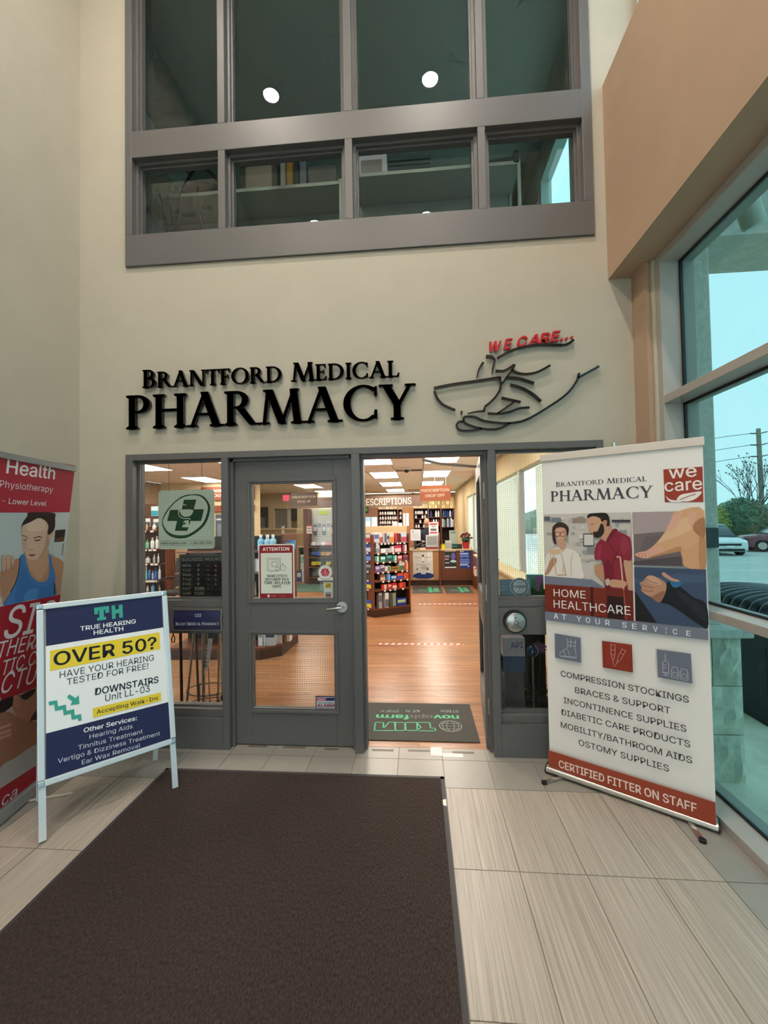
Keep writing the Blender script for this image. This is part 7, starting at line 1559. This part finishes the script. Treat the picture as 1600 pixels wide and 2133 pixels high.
# parked cars
def car(nm, lab, base, heading, body, h, L, wd, suv):
    t = thing(nm, lab, 'car', base); f = Vector((math.cos(heading), math.sin(heading), 0)); s = Vector((-f.y, f.x, 0)); o = Vector(base)
    def sect(u, prof): return [o + f * u + s * p[0] + Z1 * p[1] for p in prof]
    def loft(us, nm_, m):
        b = MB(); n = len(us[0][1]); i0 = 0
        for u, pr_ in us: b.v += sect(u, pr_)
        for k in range(len(us) - 1):
            for j in range(n): b.f.append([k * n + j, k * n + (j + 1) % n, (k + 1) * n + (j + 1) % n, (k + 1) * n + j]); b.mi.append(0)
        b.f.append(list(reversed(range(n)))); b.mi.append(0); b.f.append([(len(us) - 1) * n + j for j in range(n)]); b.mi.append(0)
        return b.build(nm_, m, t, smooth=True)
    w2 = wd / 2
    def P(z0, zt, k=1.0): return [(-w2 * k, z0 + .08), (-w2 * k, zt - .1), (-w2 * k * .9, zt), (0, zt + .03), (w2 * k * .9, zt), (w2 * k, zt - .1), (w2 * k, z0 + .08), (w2 * k * .85, z0), (-w2 * k * .85, z0)]
    hb = h * .58; paint = mat('car_paint_' + body, body, .25, .1, coat=.8)
    loft([(0, P(.28, hb * .72, .86)), (.12, P(.2, hb * .84, .95)), (.9, P(.2, hb * .95)), (L * .32, P(.2, hb)), (L * .7, P(.2, hb)), (L - .2, P(.22, hb * .98, .97)), (L, P(.3, hb * .9, .9))], 'car_body', paint)
    def C(zt, k): return [(-w2 * .93, hb - .05), (-w2 * k, zt), (0, zt + .03), (w2 * k, zt), (w2 * .93, hb - .05)]
    e = .95 if suv else .86
    loft([(L * .24, C(hb + .02, .9)), (L * .40, C(h * .97, .74)), (L * .62, C(h, .76)), (L * e, C(h * .93, .74)), (L * (e + .04), C(hb + .05, .88))], 'cabin_glass', mat('car_glass', '20303a', .1, coat=.6))
    loft([(L * .385, C(h * .965 + .01, .72)), (L * .42, C(h * .985 + .01, .75)), (L * .62, C(h + .012, .77)), (L * e, C(h * .94 + .01, .75))][:4] if False else [(L * .39, [(-w2 * .75, h * .965), (0, h * .99), (w2 * .75, h * .965), (w2 * .7, h * .95), (-w2 * .7, h * .95)]), (L * .62, [(-w2 * .78, h), (0, h + .035), (w2 * .78, h), (w2 * .74, h - .03), (-w2 * .74, h - .03)]), (L * e, [(-w2 * .76, h * .94), (0, h * .965), (w2 * .76, h * .94), (w2 * .7, h * .92), (-w2 * .7, h * .92)])], 'car_roof', paint)
    for u in (L * .18, L * .8):
        for sd in (-1, 1):
            c = o + f * u + s * sd * (w2 - .1) + Z1 * .33; wl = MB().cyl(c - s * .11, c + s * .11, .33, n=20).build('wheel', mat('tyre', '15171a', .8), t); MB().cyl(c + s * sd * .112, c + s * sd * .118, .2, n=14).build('hub_cap', STEEL, wl)
    def front(u, x0, x1, z0, z1, nm_, m): 
        c = o + f * (u) + s * (x0 + x1) / 2 + Z1 * (z0 + z1) / 2; MB().obox(c, f, s, Z1, .03, (x1 - x0) / 2, (z1 - z0) / 2).build(nm_, m, t)
    front(-.0, -w2 * .55, w2 * .55, hb * .55, hb * .66, 'grille', mat('car_black', '15181a', .4)); front(.0, -w2 * .7, w2 * .7, .24, .36, 'lower_grille', mat('car_black', '15181a')); front(-.03, -.16, .16, .40, .52, 'number_plate', colmat('dfe6ea'))
    for sd in (-1, 1): front(.07, min(sd * w2 * .5, sd * w2 * .85), max(sd * w2 * .5, sd * w2 * .85), hb * .60, hb * .72, 'headlamp', mat('lamp_lens', 'c8d4da', .1, coat=.8))
    return t
p = atz(1573, 1160, -.3); f0 = Vector((p.x, p.y, 0)) - CAM_POS; hd0 = math.atan2(f0.y, f0.x)
rt = Vector((math.sin(hd0), -math.cos(hd0), 0)); b0 = Vector((p.x, p.y, -.3)) - rt * .92
car('parked_car', 'white hatchback facing the window in the parking lot', b0, hd0 + .5, 'e0e4e2', 1.6, 4.3, 1.8, False)
p = atz(1600, 1148, -.3); b1 = Vector((p.x + 3.2, p.y + 1.0, -.3)); 
car('parked_car', 'dark maroon sport utility vehicle parked broadside behind the white car', Vector((at(1536, 1140, 22.6).x, 22.6, -.3)), math.radians(-22), '6e3446', 1.72, 4.8, 1.9, True)
# utility pole with wires
by = 33.0; pt = at(1577, 893, by); px_ = pt.x + .15
t = thing('utility_pole', 'weathered wooden utility pole with insulators beyond the parking lot', 'pole', (px_, by, -.3))
MB().cyl((px_, by, -.3), (px_ - .05, by, pt.z), .2, .15, n=10).build('pole', mat('pole_wood', '8a8478', .9), t)
for k, py in enumerate((903, 927, 951)):
    z = at(1577, py, by).z; MB().tube([(px_ - .1, by, z), (px_ - .75, by - .1, z)], .05, n=6).build('insulator', mat('insulator_grey', '3f4a4c', .5), t); MB().tube([(px_ + .1, by, z), (px_ + .5, by - .1, z + .1)], .04, n=6).build('insulator', mat('insulator_grey', '3f4a4c'), t)
    w_ = thing('power_line', f'{["upper", "middle", "lower"][k]} power line running from the utility pole', 'cable', (px_ - 5, by, z - 1)); e = at(1400, (948, 955, 985)[k], 24); MB().tube(spline([(px_ - .75, by - .1, z), (px_ - 4, by - .6, z - .45), (e.x, e.y, e.z)], 6), .022, n=5).build('wire', mat('wire_dark', '46545a', .6), w_)
    MB().tube([(px_ + .5, by - .1, z + .1), (px_ + 20, by - 4, z + .2)], .022, n=5).build('wire', mat('wire_dark', '46545a'), w_)
# bare tree
def branchy(nm, lab, base, hgt, seed, m, tw):
    rr = random.Random(seed); t = thing(nm, lab, 'tree', base); b = MB(); tip = []
    def grow(p, d, L, r, lvl):
        q = p + d * L; b.tube([p, p + d * L * .5 + Vector((rr.uniform(-.05, .05), 0, 0)), q], r, n=5, radii=[r, r * .85, r * .65]); 
        if lvl == 0: tip.append(q); return
        for k in range(3 if lvl > 1 else 4):
            nd = (d + Vector((rr.uniform(-.55, .55), rr.uniform(-.4, .4), rr.uniform(-.1, .35)))).normalized(); grow(p + d * L * rr.uniform(.55, 1), nd, L * rr.uniform(.5, .75), r * .55, lvl - 1)
    for k in range(5): grow(Vector(base) + Vector((rr.uniform(-.3, .3), 0, 0)), Vector((rr.uniform(-.35, .35), rr.uniform(-.2, .2), 1)).normalized(), hgt * .42, .06, 3)
    b.build('branches', m, t)['kind'] = 'stuff'
    lf = MB()
    for q in tip:
        if rr.random() < .5: s_ = .07; lf.face([q + Vector((-s_, 0, 0)), q + Vector((0, 0, -s_)), q + Vector((s_, 0, 0)), q + Vector((0, 0, s_))])
    if lf.v: lf.build('last_leaves', tw, t)['kind'] = 'stuff'
    return t
q = at(1552, 1100, 31.5); branchy('bare_tree', 'bare multi-stemmed tree with a few dark leaves beside the utility pole', (q.x, 31.5, -.2), 7.6, 6, mat('branch_grey', '5b5f5c', .9), mat('late_leaf', '4c4a3c', .9))
def bush(nm, lab, c, rx, ry, rz, cc, seed, n=900):
    rr = random.Random(seed); t = thing(nm, lab, 'shrub', (c[0], c[1], -.3)); b = MB(); b.ball((c[0], c[1], c[2] * .5 + .2), rx * .8, ry * .8, rz * .8, 12); b.build('inner_mass', mat('bush_core_' + cc, cc, .9), t)
    for tone, f_ in (('leaves', 1.0), ('leaves', .72)):
        lf = MB()
        for k in range(n):
            u = rr.uniform(-1, 1); an = rr.uniform(0, 6.283); s0 = math.sqrt(1 - u * u); rad = rr.uniform(.8, 1.05); p = Vector((c[0] + rx * s0 * math.cos(an) * rad, c[1] + ry * s0 * math.sin(an) * rad, c[2] * .5 + .2 + rz * u * rad)); d = Vector((rr.uniform(-1, 1), rr.uniform(-1, 1), rr.uniform(-1, 1))).normalized(); e = d.orthogonal().normalized(); s_ = .12
            lf.face([p - d * s_, p + e * s_ * .6, p + d * s_, p - e * s_ * .6])
        c_ = tuple(x * f_ for x in lin(cc)); lf.build(tone, mat('bush_' + cc + str(f_), c_, .85), t)['kind'] = 'stuff'
q = at(1545, 1070, 29); bush('round_shrub', 'dense rounded green shrub behind the white car', (q.x, 29, q.z * 1.0 + .3), 1.8, 1.0, 1.7, '6a8468', 3)
q = at(1508, 1075, 28); bush('yellow_shrub', 'yellow green shrub next to the concrete pillar edge', (q.x - 1.0, 28, q.z + .2), 1.3, .9, 1.5, 'a3ac58', 4, 600)
q = at(1600, 1072, 30); bush('red_shrub', 'reddish shrub at the foot of the utility pole', (q.x + .9, 30, q.z + .2), 1.3, 1.0, 1.2, '8a5a5c', 5, 600)
# fence of thin pickets
t = thing('picket_fence', 'low dark picket fence between the cars and shrubs', 'fence', (21, 25, -.3)); a = at(1490, 1100, 26.6); c = at(1600, 1100, 26.6)
FN = mat('fence_dark', '4a5238', .7)
for z in (.25, 1.0): MB().box(a.x, c.x + 1, 26.58, 26.62, z - .02, z + .02).build('rail', FN, t)
n = int((c.x + 1 - a.x) / .14); pk = MB().box(-.012, .012, -.012, .012, 0, 1.2); me = bpy.data.meshes.new('picket'); me.from_pydata(pk.v, [], pk.f); me.materials.append(FN)
for k in range(n): put('picket', me, (a.x + .14 * k, 26.55, -.3), t)
bl = mat('far_treeline', '7f9484', .9, vary=.2, vscale=.6)
t = thing('treeline', 'hazy low tree line on the horizon beyond the parking lot', 'trees', (45, 50, -.3), kind='stuff'); b = MB(); rr = random.Random(1)
for k in range(60): x_ = 10 + k * 1.6; b.ball((x_ + rr.uniform(-1, 1), 62 - k * .75, 1.0), rr.uniform(2, 3.5), 1.5, rr.uniform(1.5, 3.0), 8)
b.build('crowns', bl, t)['kind'] = 'stuff'
# ================================================================== STORE ROOM BEHIND THE UPPER WINDOW
SY = 1.2; SHV = mat('store_shelf_metal', 'a8aca4', .5, .2)
def unit(nm, lab, px0, px1, py, y):
    a = at(px0, py[0], y); c = at(px1, py[1], y); z = (a.z + c.z) / 2; t = thing(nm, lab, 'shelf', ((a.x + c.x) / 2, y + .2, 3.1))
    for zz in (z, z - .62, z - 1.24): MB().box(a.x, c.x, y, y + .42, zz - .035, zz).build('shelf', SHV, t)
    for x in (a.x, c.x - .03):
        for yy in (y, y + .39): MB().box(x, x + .03, yy, yy + .03, 3.1, z + .02).build('upright', SHV, t)
    MB().box(a.x, c.x, y + .4, y + .41, z - .55, z - .04).build('back_panel', mat('store_panel', '8f9894', .7), t)
    return t, a.x, c.x, z
u1, x0, x1, z1_ = unit('storage_rack', 'grey metal storage rack seen through the first two lower panes', 296, 712, (406, 380), SY)
u2, x2, x3, z2_ = unit('storage_rack', 'grey metal storage rack seen through the third and fourth lower panes', 738, 1084, (366, 330), SY)
def carton(nm, lab, pa, pb, z, cc, m2=None, y=SY + .05, dp=.25):
    a = at(*pa, y); c = at(*pb, y); t = thing(nm, lab, 'box', ((a.x + c.x) / 2, y, z)); MB().box(a.x, c.x, y, y + dp, z, max(a.z, z + .08)).build('box_body', colmat(cc), t)
    if m2: MB().box(a.x + (c.x - a.x) * .15, c.x - (c.x - a.x) * .15, y - .001, y, z + .04, max(a.z, z + .08) - .05).build('label_panel', colmat(m2), t)
carton('storage_box', 'dark carton with pale label on the rack in the second lower pane', (500, 340), (578, 385), z1_, '3a3430', '8a7c6c')
for k, (a, b_, cc, nm_) in enumerate(((584, 594, 'b4b0a8', 'pale grey'), (597, 610, 'b8883a', 'ochre'), (613, 622, '30343a', 'black'), (624, 638, '56606c', 'slate'))): carton('ring_binder', f'{nm_} ring binder standing on the rack beside the dark carton', (a, 334), (b_, 380), z1_, cc)
carton('storage_box', 'long dark bin at the end of the rack in the second pane', (642, 348), (700, 378), z1_, '4a4644')
carton('storage_box', 'white and lilac box with curved label on the second rack', (742, 326), (806, 358), z2_, 'c8c0cc', '8a7a78')
# draped dark bag on the first rack
p = at(425, 392, SY + .1); t = thing('duffel_bag', 'limp black bag slumped on the rack in the first lower pane', 'bag', (p.x, SY + .15, z1_)); MB().ball((p.x - .05, SY + .18, z1_ + .10), .26, .16, .12, 16).build('bag_body', mat('bag_black', '141615', .9), t, smooth=True); MB().tube(spline([(p.x - .25, SY + .1, z1_ + .15), (p.x, SY + .02, z1_ + .3), (p.x + .2, SY + .1, z1_ + .15)], 5), .015, n=6).build('strap', mat('bag_black', '141615'), t)
p = at(320, 392, SY + .1); carton('storage_box', 'pale open carton at the end of the rack in the first lower pane', (304, 366), (350, 405), z1_, 'a8a294', None)
p = at(1050, 320, SY + .1); t = thing('folded_cloth', 'dark cloth folded over the corner of the second rack', 'cloth', (p.x, SY + .1, z2_)); MB().wallpoly([(p.x - .28, SY + .02), (p.x + .1, SY - .01), (p.x + .12, SY + .3), (p.x - .2, SY + .3)], z2_, z2_ + .05).build('fold', mat('cloth_dark', '1c262a', .9), t, bevel=.02); MB().box(p.x + .07, p.x + .125, SY - .02, SY + .28, z2_ - .02, z2_ + .1).build('hanging_edge', mat('cloth_dark', '1c262a'), t, bevel=.015)
for k, (pa, pb) in enumerate((((333, 405), (340, 480)), ((350, 408), (358, 484)), ((375, 404), (368, 480)), ((408, 425), (420, 478)))):
    a = at(*pa, SY - .08); c = at(*pb, SY - .08); t = thing('dangling_cable', f'thin dark cord hanging from the rack in the first lower pane, {ORD[k]} along', 'cable', c, 'cords under the first rack'); MB().tube(spline([a, (a + c) / 2 + Vector((.02, 0, 0)), c], 4), .006, n=5).build('cord', colmat('3a3e3c'), t)
p = at(845, 215, 2.0); t = thing('ceiling_grille', 'faint pale air grille on the store room ceiling', 'vent', (p.x, 2.35, 6.28)); MB().box(p.x - .35, p.x + .35, 2.2, 2.6, 6.285, 6.298).build('plate', SHV, t)
for k in range(5): MB().box(p.x - .3, p.x + .3, 2.25 + .07 * k, 2.27 + .07 * k, 6.28, 6.286).build('slot', colmat('5a605c'), t)
